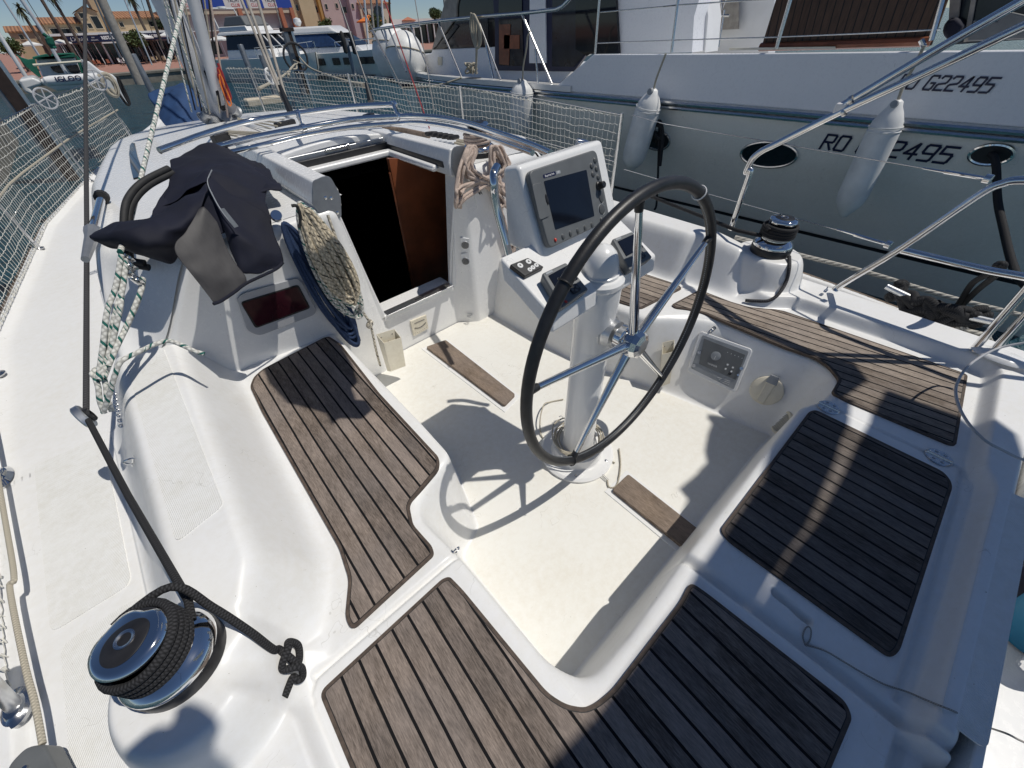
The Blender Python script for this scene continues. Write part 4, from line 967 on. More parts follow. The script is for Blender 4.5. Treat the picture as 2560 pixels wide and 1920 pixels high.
rope('rope_tail', [at(c5(*q), y=yy) for q, yy in (((560,480),1.72),((640,700),1.70),((720,900),1.70),((770,1070),1.72),((825,1160),1.73),((845,1230),1.74),((870,1350),1.74),((895,1440),1.74))], .0062, 'rope_white_fleck', 'fleck rope end hanging knotted beside the winch handle pocket', 'rope')
c = at(c5(828,1175), y=1.725); mb = MB(); mb.tube(spl([c+Vector((.013*math.cos(a*2.1), .010*math.sin(a*1.3), .014*math.sin(a*2.1+1))) for a in np.linspace(0, 9, 22)], 3), .0062, 8); tag(mb.build('rope_knot', 'rope_white_fleck', None), 'small knot in the hanging rope end above the pocket', 'knot')
hk = bpy.data.objects.new('coil_hook', None); hk.location = at(c5(235,490), y=1.80); link(hk, YT)
disc3('hook_base', at(c5(235,490), y=1.83), (-.1,-.8,.6), .022, 'chrome', hk, .02)
mb = MB(); mb.tube(spl([at(c5(*q), y=1.70) for q in ((330,420),(365,425),(388,500),(375,560))], 5), .006, 8); tag(mb.build('bungee_tie', 'black_rubber', None), 'black bungee loop holding the white rope coils together', 'bungee cord')
# bungee cords round the pedestal foot
BG = empty('shock_cord', (PX, PY, .03), 'thin cream bungee cord with steel hooks tangled round the pedestal foot', 'elastic cord')
R2 = random.Random(4)
for k in range(6):
    P = [M0 @ Vector(((.083+.012*R2.random()+.006*k)*math.cos(a), (.083+.012*R2.random()+.006*k)*math.sin(a), .088+.012*k*(1 if k < 3 else .6)+.018*math.sin(a+k))) for a in np.linspace(0, 2*math.pi, 14, endpoint=False)]
    mb = MB(); mb.tube(spl(P, 5, True), .0032, 8, closed=True); mb.build('cord', 'rope_cream', BG)
for pts in ([(575,830),(480,850),(440,900),(415,1000),(425,1080),(500,1150),(600,1190)], [(800,1210),(880,1240),(930,1270)], [(960,1170),(970,1280),(955,1390),(930,1435),(890,1435),(880,1390)], [(700,1240),(770,1285),(850,1330)], [(880,1150),(895,1200),(905,1260)]):
    P = [onhf(C5(*q))+Vector((0,0,.006 if i not in (2,3) or pts[0][0] != 575 else .04)) for i, q in enumerate(pts)]
    mb = MB(); mb.tube(spl(P, 6), .0034, 8); mb.build('cord', 'rope_cream', BG)
for q, ang in (((775,1285),.4),((885,1240),1.0),((880,1390),1.5),((510,990),-.5)):
    c = onhf(C5(*q))+Vector((0,0,.010)); dv = Vector((math.cos(ang), math.sin(ang), .1)); mb = MB()
    f_ = frame(c, dv); mb.tube([f_ @ Vector((.0058*math.cos(a), .0058*math.sin(a), a*.0009)) for a in np.linspace(0, 32, 96)], .0012, 5); 
    h_ = [f_ @ Vector(v_) for v_ in ((0,0,.03),(.0,.004,.042),(.0,.016,.05),(0,.026,.04),(0,.024,.03))]; mb2 = MB(); mb2.tube(spl(h_, 5), .0019, 6); mb2.build('hook', 'steel', BG)
    mb.build('hook_spring', 'steel', BG)
#-------------------------------------------------------------------- folded sprayhood cloth
def cloth(name, rows, mat, parent, n=9, wr=.010, fr=7, th=.004, seed=0):
    # rows: grid of (crop point, depth kind, value)
    G = [[at(q[0], **{q[1]: q[2]}) for q in r_] for r_ in rows]
    G = [spl(r_, n) for r_ in G]; C_ = list(zip(*G)); C_ = [spl(list(c_), n) for c_ in C_]; G = list(zip(*C_))
    from mathutils import noise as nz
    H_, W_ = len(G), len(G[0]); vs = []
    for i in range(H_):
        for j in range(W_):
            p = Vector(G[i][j]); a = nz.noise(p*fr+Vector((seed,)*3)); b = nz.noise(p*fr*2.6+Vector((seed+9,)*3)); c_ = abs(nz.noise(p*fr*1.3+Vector((seed+4, 2, 7))))
            edge_ = 1
            vs.append(p+Vector((a, b, a+b*.4-c_*1.2))*wr*edge_)
    fs = [(i*W_+j, i*W_+j+1, (i+1)*W_+j+1, (i+1)*W_+j) for i in range(H_-1) for j in range(W_-1)]
    mb = MB(); mb.add(vs, fs); o = mb.build(name, mat, parent, sharp=180)
    m_ = o.modifiers.new('t', 'SOLIDIFY'); m_.thickness = th; m_.offset = 0
    return o
CV = empty('folded_sprayhood', at(c4(1500,400), y=2.2), 'dark navy canvas sprayhood collapsed in folds over the coachroof edge', 'canvas cover')
y = 'y'
cloth('canvas_panel', [
  [(c4(1165,270),y,2.45),(c4(1340,185),y,2.55),(c4(1480,145),y,2.6),(c4(1640,205),y,2.55),(c4(1790,300),y,2.45),(c4(1850,350),y,2.35)],
  [(c4(1165,400),y,2.25),(c4(1330,300),y,2.32),(c4(1490,270),y,2.34),(c4(1640,290),y,2.28),(c4(1780,370),y,2.2),(c4(1880,430),y,2.15)],
  [(c4(1140,520),y,2.12),(c4(1300,440),y,2.15),(c4(1440,335),y,2.14),(c4(1600,400),y,2.08),(c4(1740,470),y,2.03),(c4(1830,530),y,1.98)],
  [(c4(1080,600),y,2.05),(c4(1250,520),y,2.06),(c4(1430,420),y,2.04),(c4(1600,560),y,1.96),(c4(1740,620),y,1.90),(c4(1870,690),y,1.86)]], 'navy_cloth', CV, wr=.015, fr=6)
cloth('canvas_panel', [
  [(c4(1440,380),y,2.03),(c4(1570,480),y,1.97),(c4(1700,560),y,1.92),(c4(1860,680),y,1.86)],
  [(c4(1450,480),y,1.93),(c4(1560,620),y,1.84),(c4(1720,720),y,1.80),(c4(1900,800),y,1.78)],
  [(c4(1500,600),y,1.84),(c4(1590,740),y,1.76),(c4(1760,840),y,1.73),(c4(1945,900),y,1.73)],
  [(c4(1560,780),y,1.78),(c4(1640,860),y,1.72),(c4(1800,930),y,1.70),(c4(1955,980),y,1.71)],
  [(c4(1620,960),y,1.72),(c4(1670,1060),y,1.69),(c4(1790,1060),y,1.68),(c4(1900,1030),y,1.69)]], 'navy_cloth', CV, wr=.010, fr=8, seed=3)
cloth('canvas_tail', [
  [(c4(640,775),y,1.98),(c4(760,715),y,1.97),(c4(900,690),y,1.96),(c4(1060,660),y,1.95),(c4(1230,560),y,1.97),(c4(1430,430),y,2.0)],
  [(c4(625,805),y,1.95),(c4(780,770),y,1.88),(c4(930,740),y,1.84),(c4(1090,720),y,1.83),(c4(1260,660),y,1.86),(c4(1400,560),y,1.90)],
  [(c4(640,820),y,1.95),(c4(780,830),y,1.86),(c4(930,850),y,1.80),(c4(1090,850),y,1.79),(c4(1240,800),y,1.82),(c4(1360,700),y,1.86)],
  [(c4(655,830),y,1.96),(c4(790,880),y,1.92),(c4(950,925),y,1.88),(c4(1100,945),y,1.86),(c4(1200,965),y,1.84),(c4(1260,900),y,1.84)]], 'navy_cloth', CV, wr=.014, fr=8, seed=6)
cloth('canvas_panel', [
  [(c4(1170,420),y,2.22),(c4(1280,400),y,2.2),(c4(1380,390),y,2.16),(c4(1460,360),y,2.12)],
  [(c4(1080,560),y,2.08),(c4(1230,540),y,2.08),(c4(1370,480),y,2.06),(c4(1480,440),y,2.02)],
  [(c4(1040,670),y,1.99),(c4(1180,650),y,1.98),(c4(1330,590),y,1.95),(c4(1500,540),y,1.90)],
  [(c4(1150,760),y,1.90),(c4(1240,740),y,1.89),(c4(1340,680),y,1.88),(c4(1520,640),y,1.84)],
  [(c4(1180,960),y,1.86),(c4(1260,900),y,1.84),(c4(1360,800),y,1.83),(c4(1560,760),y,1.80)]], 'navy_cloth', CV, wr=.014, fr=7, seed=12)
cloth('canvas_panel', [
  [(c4(1640,230),y,2.5),(c4(1760,290),y,2.42),(c4(1860,350),y,2.3)],
  [(c4(1660,420),y,2.15),(c4(1790,430),y,2.1),(c4(1935,450),y,2.05)],
  [(c4(1700,520),y,2.03),(c4(1800,500),y,2.02),(c4(1925,475),y,2.02)]], 'navy_cloth', CV, wr=.016, fr=8, seed=15)
m_, t_, b_ = newmat('vinyl'); v_ = texco(t_)
t_.links.new(ramp(t_, noise(t_, texco(t_, scale=(2.2,1,.6)), 6, 8, .75), [(.38, (.040,.038,.039)), (.66, (.060,.057,.058)), (.84, (.12,.118,.118))]), b_.inputs['Base Color']); b_.inputs['Roughness'].default_value = .6; bump(t_, noise(t_, texco(t_, scale=(2,1,.5)), 9, 3), b_, .15, .008)
cloth('window_flap', [
  [(c4(1375,615),y,1.80),(c4(1410,600),y,1.80),(c4(1460,650),y,1.79),(c4(1500,700),y,1.78)],
  [(c4(1290,760),y,1.74),(c4(1390,800),y,1.73),(c4(1480,830),y,1.73),(c4(1560,860),y,1.73)],
  [(c4(1205,890),y,1.69),(c4(1350,940),y,1.68),(c4(1500,970),y,1.68),(c4(1620,980),y,1.69)],
  [(c4(1320,1060),y,1.65),(c4(1420,1090),y,1.64),(c4(1550,1080),y,1.65),(c4(1690,1075),y,1.66)],
  [(c4(1475,1265),y,1.61),(c4(1530,1245),y,1.62),(c4(1620,1185),y,1.63),(c4(1700,1125),y,1.65)]], 'vinyl', CV, wr=.003, fr=9, th=.0015, seed=2)
mb = MB(); mb.tube(spl([at(c4(*q), y=yy) for q, yy in (((1475,1272),1.607),((1530,1250),1.617),((1620,1190),1.627),((1710,1125),1.645),((1900,1035),1.685),((1955,985),1.705))], 6), .006, 8); mb.build('hem', 'navy_cloth', CV)
mb = MB(); mb.tube(spl([at(c4(*q), y=yy) for q, yy in (((1465,345),2.02),((1435,430),1.99),((1480,540),1.86),((1540,640),1.79),((1620,740),1.73))], 6), .0022, 6); mb.build('zip', 'grey_plastic_light', CV)
mb = MB(); P = [at(c4(*q), y=1.72) for q in ((1525,615),(1550,610),(1650,735),(1620,745))]; mb.hexa([p-Vector((0,-.002,0)) for p in P]+P); fixn(mb.build('cloth_label', 'grey_plastic_light', CV))
# hood frame tubes
def hoop(name, pxs, zc, zs_, wd, r, mat='chrome', extra=()):
    P = []
    for p in pxs:
        zq = zc
        for _ in range(30):
            q = at(p, z=zq); zn = zs_+(zc-zs_)*math.sqrt(max(0, 1-((q.x-XC)/wd)**2)); zq = zq*.6+zn*.4
        P.append(at(p, z=zq))
    mb = MB(); mb.tube(spl(P, 8), r, 14); return mb.build(name, mat, YT), P
h1, P1 = hoop('hood_frame_tube', [z2(-450,560), z2(-200,470), z2(0,395), z2(300,300), z2(620,220), z2(1080,150), z2(1600,80), z2(2140,48)], 1.15, 1.0, 1.6, .0145)
h2, P2 = hoop('hood_frame_tube', [z2(100,540), z2(300,490), z2(640,405), z2(1140,310), z2(1700,215), z5(640,1290), z5(860,1285), z5(1150,1310), z5(1450,1375), z5(1800,1490), z5(2130,1610), z5(2330,1700)], 1.12, .86, 1.5, .0145)
h3, P3 = hoop('hood_frame_tube', [z2(100,620), z2(370,570), z2(700,495), z2(1180,380), z2(1700,300), z5(640,1365), z5(860,1355), z5(1150,1390), z5(1450,1460), z5(1800,1570), z5(2130,1690)], 1.09, .82, 1.5, .0125)
for a, b in ((P1[-1], P2[5]), (P1[5], P2[3])):
    mb = MB(); mb.tube([a, b], [.012, .010], 10); mb.build('frame_link', 'chrome', h1)
    for q in (a, b): mb = MB(); mb.lathe([(.0,-.012),(.019,-.012),(.019,.012),(0,.012)], frame(q, (1,.2,0)), 16); mb.build('frame_joint', 'chrome', h1)
for dz_, r_ in ((0, .0125), (.035, .0125)):
    P = [at(c4(*q), z=.70+dz_) for q in ((1010,1000),(880,960),(855,820),(855,640),(905,520),(1010,420),(1165,335))]
    P = [at(c4(q[0]+k_, q[1]+j_), y=yy) for (q, yy, k_, j_) in zip(((1000,990),(890,960),(862,860),(860,640),(900,520),(1000,420),(1165,335)), (1.95,1.98,2.02,2.10,2.16,2.22,2.3), [30*(dz_ > 0)]*7, [30*(dz_ > 0)]*7)]
    mb = MB(); mb.tube(spl(P, 8), r_, 12); mb.build('hood_pivot_tube', 'black_rubber', YT)
# dark side window on the coachroof, genoa car track
def onroof(p, off=.004):
    d = ray(p); d = d/np.linalg.norm(d); t_ = 1.0
    while t_ < 9:
        q = EYE+d*t_
        if q[1] > 1.9 and q[2] <= float(roof_z(np.array(q[0]), np.array(q[1]))): break
        t_ += .01
    return Vector(EYE+d*(t_-.01-off))
P = [onroof(c4(*q), .01) for q in ((900,180),(915,160),(935,165),(955,260),(990,360),(985,395),(925,410),(905,330),(895,240))]
plaq('side_window', P, 'glass_dark', YT, .006, .002)
#-------------------------------------------------------------------- lifelines, net, rails
def side_x(s, y): return XC+s*(float(half_beam(y))-.03)
def stanchion(s, y, h=.62, mat='steel'):
    z = float(deck_z(y)); x = side_x(s, y)
    mb = MB(); mb.tube([(x, y, z), (x, y, z+h)], .0125, 12); o = mb.build('stanchion', mat, YT)
    mb = MB(); mb.lathe([(.034,0),(.034,.006),(.02,.012),(.018,.05),(.0135,.05)], Matrix.Translation((x, y, z-.002)), 18); mb.build('stanchion_base', 'steel', o)
    return o
for s, ys_ in ((-1, (2.75, 4.4, 6.0, 7.4)), (1, (1.95, 3.75, 5.4, 7.0))):
    for y_ in ys_: stanchion(s, y_, .64 if y_ > 1 else .60)
for s in (-1, 1):
    y0_ = .9 if s < 0 else 1.95
    yy = np.arange(y0_, 7.6, .3)
    for h_, r_, m_ in ((.63, .0035, 'steel'), (.33, .0075 if s < 0 else .0035, 'rope_cream' if s < 0 else 'steel')):
        mb = MB(); mb.tube([(side_x(s, y), y, float(deck_z(y))+h_) for y in yy], r_, 6); mb.build('lifeline', m_, YT)
mb = MB(); mb.tube([(side_x(-1, .9)+.004, .90, .30+.33), (-.79, .62, .34), (-.765, .45, .33)], .0075, 8); mb.build('lifeline', 'rope_cream', YT)
def net(s, ya, yb, seed, cell=.048):
    R2 = random.Random(seed); from mathutils import noise as nz
    nu = int((yb-ya)/cell); nv = 12; mb = MB(); grid = []
    for i in range(nu+1):
        y = ya+(yb-ya)*i/nu; col_ = []
        zb = float(deck_z(y))+.02; zt = float(deck_z(y))+.625-.02*abs(math.sin((y-ya)*1.9))
        for j in range(nv+1):
            v = j/nv; a = nz.noise(Vector((y*1.7, v*1.5, seed))); b = nz.noise(Vector((y*9, v*9, seed+5)))
            col_.append(Vector((side_x(s, y)+a*.05*math.sin(math.pi*v)+b*.006, y+.012*b+.03*a*v, zb+(zt-zb)*v+.02*a*math.sin(math.pi*v)+b*.010)))
        grid.append(col_)
    for i in range(nu+1): mb.tube(grid[i], .0018, 3, cap=False)
    for j in range(nv+1):
        row = []
        for i in range(nu+1):
            row.append(grid[i][j])
            if i < nu: row.append((grid[i][j]+grid[i+1][j])/2+Vector((0, 0, -.007+.004*R2.random())))
        mb.tube(row, .0019 if j < nv else .0032, 3, cap=False)
    for i in range(0, nu*2):           # lashing along the top and bottom
        for v in (nv, 0):
            g = grid[i//2][v]; a = R2.random()*6
            mb.tube([g+Vector((.0, .004, -.012)), g+Vector((.010*math.cos(a), .006, .012)), g+Vector((-.006, .018, -.002))], .0022, 3, cap=False)
    return mb.build('safety_net', 'net_cord', None, sharp=180)
simple('net_cord', (.66, .65, .60), .85, 0, .2, 60)
tag(net(-1, 1.0, 7.45, 3), 'cream safety net laced along the port lifelines above the harbour water', 'safety net', 'safety nets along the lifelines')
tag(net(1, 1.96, 7.4, 11), 'cream safety net laced along the starboard lifelines in front of the grey motor yacht', 'safety net', 'safety nets along the lifelines')
# end post lashing at the starboard net
# pushpit and gate tubes, starboard quarter
def tube_px(name, pts, r, mat, parent, n=8, seg=14, **pl):
    P = [at(q, **pl) if not isinstance(q, Vector) else q for q in pts]; mb = MB(); mb.tube(spl(P, n), r, seg); return mb.build(name, mat, parent)
tube_px('arch_tube', [C7(325,445), C7(400,220), C7(450,70), d3(505,1060), d3(520,1020), d3(545,975), d3(578,945), d3(620,918), d3(700,880), d3(1100,680), d3(1600,450), d3(2212,160), d3(2700,-60)], .0145, 'chrome', YT, x=2.3)
tube_px('arch_tube', [d3(1085,655), d3(1600,350), d3(2212,0), d3(2700,-280)], .0145, 'chrome', YT, x=2.31)
for e_ in (at(d3(2700,-60), x=2.3), at(d3(2700,-280), x=2.31), at(C7(2500,150), x=2.33), at(C7(2600,830), x=2.335)):
    mb = MB(); mb.tube([e_, e_+Vector((.0,-.35,.02)), Vector((2.25, e_.y-.42, .40))], .0145, 12); mb.build('frame_leg', 'chrome', YT)
q = at(d3(1085,665), x=2.305); mb = MB(); mb.box((q.x-.018,q.y-.02,q.z-.018), (q.x+.018,q.y+.02,q.z+.018)); mb.build('tube_clamp', 'white_paint', YT, .006)
for p_ in (d3(1105,690), d3(1150,615)):
    q = at(p_, x=2.3); mb = MB(); mb.lathe([(.0165,-.006),(.0175,0),(.0165,.006)], frame(q, (0,-.6,.4)), 18); mb.build('clamp_ring', 'steel', YT)
foot = at(C7(985,835), z=.46)
tube_px('pushpit_tube', [foot, foot.lerp(at(C7(1400,570), x=2.33), .12)+Vector((.01,0,.01)), at(C7(1400,570), x=2.33), at(C7(1900,230), x=2.33), at(C7(2060,150), x=2.33), at(C7(2195,130), x=2.33), at(C7(2500,150), x=2.33)], .0145, 'chrome', YT)
tube_px('pushpit_tube', [C7(1405,572), C7(1900,690), C7(2195,745), C7(2600,830)], .0145, 'chrome', YT, x=2.335)
loop_eye(foot+Vector((-.03,.03,0)), .016)
mb = MB(); mb.tube([at(d3(0,760), x=2.6), at(d3(1600,1035), x=2.42)], .0022, 6); mb.build('lifeline', 'steel', YT)
mb = MB(); mb.tube([at(d3(0,760), x=2.6), at(d2(1915,705), x=2.78)], .0022, 6); mb.build('lifeline', 'steel', YT)
mb = MB(); mb.tube([at(d3(270,1190), x=2.55), at(C7(1000,445), x=2.40)], .0022, 6); mb.build('lifeline', 'steel', YT)
mb = MB(); mb.tube([at(d3(270,1190), x=2.55), at(d2(1870,1040), x=2.78)], .0022, 6); mb.build('lifeline', 'steel', YT)
for a, b, X_ in ((d3(1590,1033), d3(1990,1100), 2.42), (C7(1000,443), C7(1330,540), 2.40)):
    A_, B_ = at(a, x=X_), at(b, x=X_-.05)
    mb = MB(); mb.tube([A_, A_.lerp(B_, .35), A_.lerp(B_, .36), A_.lerp(B_, .9), B_], [.0035,.0045,.0075,.0070,.004], 10); o_ = mb.build('turnbuckle', 'chrome', YT)
    mb = MB(); mb.lathe([(0,-.012),(.016,-.010),(.016,.010),(0,.012)], frame(B_, (.2,1,0)), 14); mb.build('turnbuckle_eye', 'chrome', o_)
# roof winch with its tan rope
rw = at((1036,338), y=1.99); winch(rw, .92, cap_rot=1)
mb = MB(); mb.lathe([(.115,-.25),(.11,-.01),(.10,0),(0,0)], Matrix.Translation(rw), 32); mb.build('winch_plinth', 'gelcoat_clean', YT)
R2 = random.Random(2); lp = []
for k in range(16):
    side = (-1 if k % 2 else 1); wob_ = R2.uniform(-.5, .5)
    for i in range(8):
        a = 2*math.pi*i/8
        q_ = c5(1560+side*75+wob_*60+(28+8*wob_)*math.cos(a)-(40 if side < 0 else -20)*(1-math.sin(a)), 190-150*math.sin(a)+ (90 if k % 3 == 0 else 0)*(1-math.sin(a))*.5)
        lp.append(at(q_, y=1.80+R2.uniform(-.02,.02)+.03*math.sin(a)))
mb = MB(); mb.tube(spl(lp, 3), .0085, 8); mb.tube(wrap(rw, .074, .07, .12, 3, 0), .0085, 8)
tag(mb.build('winch_rope', 'rope_beige', None, sharp=80), 'tan pink rope looped in hanks over the winch on the coachroof', 'rope')
rope('clutch_rope', [at(c5(*q), y=yy) for q, yy in (((1640,130),1.95),((1660,240),1.84),((1650,380),1.80),((1690,520),1.80),((1720,640),1.80),((1745,700),1.79))], .008, 'rope_beige', 'tan rope tail falling behind the chart plotter housing', 'rope')
heap = []
for k in range(46): a = k*1.3; heap.append(at(c5(1740,700), y=1.74)+Vector((.045*math.cos(a)*R2.uniform(.4,1), .02*math.sin(a), .06*math.sin(a*.7)+R2.uniform(-.02,.02))))
rope('rope_heap', heap, .007, 'rope_beige', 'small heap of tangled tan rope behind the grab rail', 'rope', n=4)
# line organiser (black sheaves) on the coachroof
og = at(z5(1120,1530), z=.95)
lo = bpy.data.objects.new('deck_organiser', None); lo.location = og; link(lo, YT)
for k in range(5):
    c = at(z5(1020+58*k, 1510+10*k), z=.955); mb = MB(); mb.lathe([(0,.0),(.028,.004),(.034,.014),(.030,.026),(0,.03)], frame(c, (.15,.35,1)) @ Matrix.Diagonal((1.5,.62,1,1)), 20); mb.build('sheave', 'black_plastic', lo)
mb = MB(); mb.tube([at(z5(*q), z=.95) for q in ((480,1420),(700,1440),(985,1500))], .016, 10); mb.build('wooden_handrail', 'teak_plain', YT)
for k, (a, b) in enumerate((((1270,1580),(1500,1640)),((1290,1560),(1520,1600)),((1300,1550),(1540,1570)))):
    mb = MB(); mb.tube([at(z5(*a), z=.965), at(z5(*b), z=.96)], .007, 8); tag(mb.build('clutch_line', 'rope_cream', None), ('lowest','middle','highest')[k]+' of three short cream lines between the organiser and roof winch', 'rope', 'short lines beside the roof winch')
#-------------------------------------------------------------------- mast, spars, stays
MX, MY, MZ = .93, 5.32, .84
mb = MB(); mb.lathe([(1,0),(1,13)], Matrix.Translation((MX, MY, MZ-.05)) @ Matrix.Diagonal((.098,.125,1,1)), 40); mast = mb.build('mast', 'mast_alloy' if 'mast_alloy' in MATS else 'alu_mast', YT) if False else None
simple('alu_mast', (.66, .67, .69), .4, .15, .06, 4)
mast = mb.build('mast', 'alu_mast', YT, sharp=60)
mb = MB(); mb.lathe([(.15,-.04),(.15,.01),(.12,.03),(.11,.09)], Matrix.Translation((MX, MY, MZ-.02)), 30); mb.build('mast_collar', 'black_rubber', mast)
mb = MB(); mb.box((MX+.02, MY-.14, MZ+.08), (MX+.09, MY-.10, MZ+.38)); mb.build('mast_bracket', 'dark_paint', mast, .01)
mb = MB(); mb.tube([(MX+.03, MY-.12, MZ+.14), at(z4(150,0), y=4.9), at(z4(150,0), y=4.9)+(at(z4(150,0), y=4.9)-Vector((MX+.03, MY-.12, MZ+.14)))*3], .045, 20); mb.build('boom_vang', 'alu_mast', mast)
R2 = random.Random(9)
LN = [(z4(0,430),z4(290,1240),'rope_white_green',.007),(z4(40,0),z4(330,1260),'rope_cream',.007),(z4(0,100),z4(240,1230),'rope_black',.006),(z4(130,0),z4(440,1150),'rope_black',.008),(z4(230,0),z4(450,1200),'rope_black',.010),(z4(270,0),z4(440,1250),'rope_cream',.006),
      (z4(320,0),z4(430,1180),'rope_black',.007),(z4(335,0),z4(530,1300),'rope_beige',.009),(z4(-60,0),z4(200,1180),'rope_cream',.007),(z4(-120,0),z4(170,1220),'rope_black',.006),(z4(-180,0),z4(130,1240),'rope_white_green',.006),(z4(180,0),z4(380,900),'alu_mast',.016)]
lab_ = ['white rope with green flecks running down the port face of the mast','cream halyard running down beside the mast','thin black line left of the mast','black halyard between mast and vang','thick black line right of the boom vang','thin cream line right of the vang','black control line nearest the red rope hank','tan halyard angling down right of the mast','second cream halyard on the left of the mast','leftmost black line by the mast','leftmost white and green line by the mast','short grey spar between mast and vang']
for (a, b, m_, r_), l_ in zip(LN, lab_):
    A_, B_ = at(a, y=MY-.22), at(b, y=MY-.20); rope('halyard' if m_ != 'alu_mast' else 'spar', [B_, A_, A_+(A_-B_)*4], r_, m_, l_, 'rope' if m_ != 'alu_mast' else 'spar', 'lines running up the mast' if m_ != 'alu_mast' else None, 8, smooth=False)
for k, (q, r_) in enumerate(((z4(270,1290), .055), (z4(360,1350), .05), (z4(610,1230), .055), (z4(560,1320), .05))):
    c = at(q, y=MY-.15); mb = MB(); M_ = frame(c, (.6 if k < 2 else -.5, -.5, .5)); mb.lathe([(r_*.9,-.03),(r_,-.02),(r_*.7,-.01),(r_*.6,.03),(r_*.95,.04),(r_*.95,.055),(0,.06)], M_, 28); mb.build('mast_winch', 'alu_dull', mast)
hank = [at(z4(*q), y=MY-.25) for q in ((420,700),(470,850),(520,960),(560,1080),(530,1100),(480,980),(440,860),(425,760),(460,800),(500,930),(545,1040),(555,1100),(515,1060),(460,940),(420,820))]
rope('rope_hank', hank, .011, 'rope_red', 'red rope hank hanging at the foot of the mast', 'rope', n=5)
rope('rope_hank', [p+Vector((-.02,-.03,-.04)) for p in hank[::-1]], .004, 'orange', 'thin orange cord hanging with the red hank on the mast', 'rope', n=5)
def stay(a, b, r, mat, l_, cat='rigging wire', grp=None, ext=3, ya=None, yb=None):
    A_, B_ = at(a, y=ya), at(b, y=yb); return rope('shroud' if 'wire' in cat else 'rope', [B_, A_, A_+(A_-B_)*ext], r, mat, l_, cat, grp, 8, smooth=False)
G3 = 'shrouds and stays on the starboard side'
stay(z4(680,0), z4(1140,1120), .011, 'beige_cloth', 'leftmost of three padded shrouds meeting at the starboard chainplate', grp=G3, ya=5.0, yb=4.6)
stay(z4(740,0), z4(1160,1130), .012, 'beige_cloth', 'middle of three padded shrouds meeting at the starboard chainplate', grp=G3, ya=5.0, yb=4.6)
stay(z4(860,0), z4(1185,1130), .012, 'beige_cloth', 'rightmost of three padded shrouds meeting at the starboard chainplate', grp=G3, ya=5.0, yb=4.6)
mb = MB(); mb.tube([at(z4(1100,940), y=4.6), at(z4(1225,1250), y=4.55)], [.016, .03], 10); mb.build('chainplate_turnbuckle', 'dark_paint', YT)
stay(z4(1810,150), z4(2060,900), .006, 'wire', 'thin grey stay with a black turnbuckle behind the net', grp=G3, ya=3.9, yb=3.6)
mb = MB(); mb.tube([at(z4(2060,920), y=3.6), at(z4(2110,1120), y=3.55)], [.014, .026], 10); mb.build('chainplate_turnbuckle', 'dark_paint', YT)
stay(z5(490,0), z5(1010,1480), .0045, 'rope_red', 'dark red halyard slanting down behind the netting', 'rope', None, ya=3.6, yb=2.9)
stay(z5(830,0), z5(1045,1230), .0035, 'wire', 'thin wire right of the dark red halyard', grp=G3, ya=3.6, yb=3.0)
stay(z5(200,0), z5(820,1250), .0035, 'wire', 'thin wire left of the dark red halyard', grp=G3, ya=4.0, yb=3.2)
for c_, l_ in ((at(z4(1005,838), y=4.9), 'white'), ):
    mb = MB(); f_ = frame(c_, (.4,-1,.1))
    mb.tube([f_ @ Vector((.055*math.cos(a), .055*math.sin(a), 0)) for a in np.linspace(0, 6.2832, 24, endpoint=False)], .009, 8, closed=True)
    for a in (0.3, 2.4, 4.5): mb.tube([f_ @ Vector((0,0,0)), f_ @ Vector((.055*math.cos(a), .055*math.sin(a), 0))], .010, 8)
    tag(mb.build('pulley_wheel', 'white_paint', None), 'round white spoked wheel on the starboard shrouds', 'pulley')
for c_, l_ in ((at(z3(505,1090), y=3.4), 'round white spoked wheel hanging at the top edge of the port net'), (at(z3(1065,885), y=4.6), 'second white spoked wheel at the far corner of the port net')):
    mb = MB(); f_ = frame(c_, (.5,-1,.1)); rr_ = (c_-Vector(EYE)).length*.0125
    mb.tube([f_ @ Vector((rr_*math.cos(a), rr_*math.sin(a), 0)) for a in np.linspace(0, 6.2832, 24, endpoint=False)], rr_*.09, 8, closed=True)
    for a in (0.3, 1.35, 2.4, 3.45, 4.5, 5.5): mb.tube([f_ @ Vector((0,0,0)), f_ @ Vector((rr_*math.cos(a), rr_*math.sin(a), 0))], rr_*.07, 6)
    tag(mb.build('pulley_wheel', 'frame_grey', None), l_, 'pulley')
# blue bag and deck clutter forward of the mast
cloth('sail_bag', [[(d1(915,560),'y',7.2),(d1(1010,520),'y',7.2),(d1(1130,515),'y',7.0),(d1(1260,560),'y',6.9),(d1(1420,600),'y',6.8)],
  [(d1(960,660),'y',6.9),(d1(1050,640),'y',6.7),(d1(1150,650),'y',6.6),(d1(1290,680),'y',6.6),(d1(1440,660),'y',6.7)],
  [(d1(1020,760),'y',6.6),(d1(1090,785),'y',6.4),(d1(1180,780),'y',6.3),(d1(1290,760),'y',6.4),(d1(1450,690),'y',6.6)]], 'blue_cloth', None, wr=.05, fr=3, th=.02)
sb = [o for o in bpy.data.objects if o.name.startswith('sail_bag')][0]; tag(sb, 'blue canvas sail bag lying on the foredeck beyond the mast', 'sail bag')
for k in range(9):                      # lines led aft over the coachroof
    a = (z2(60+25*k, 340), z2(330+75*k, 400-4*k)) if k % 2 else (z2(420,200+3*k), z2(820+18*k, 330-20*k))
    A_ = at(a[0], z=.90); B_ = at(a[1], z=.955)
    mb = MB(); mb.tube([A_, B_], .006, 6)
    tag(mb.build('control_line', 'rope_cream', None), 'cream control line led aft across the coachroof from the mast', 'rope', 'lines led aft over the coachroof')
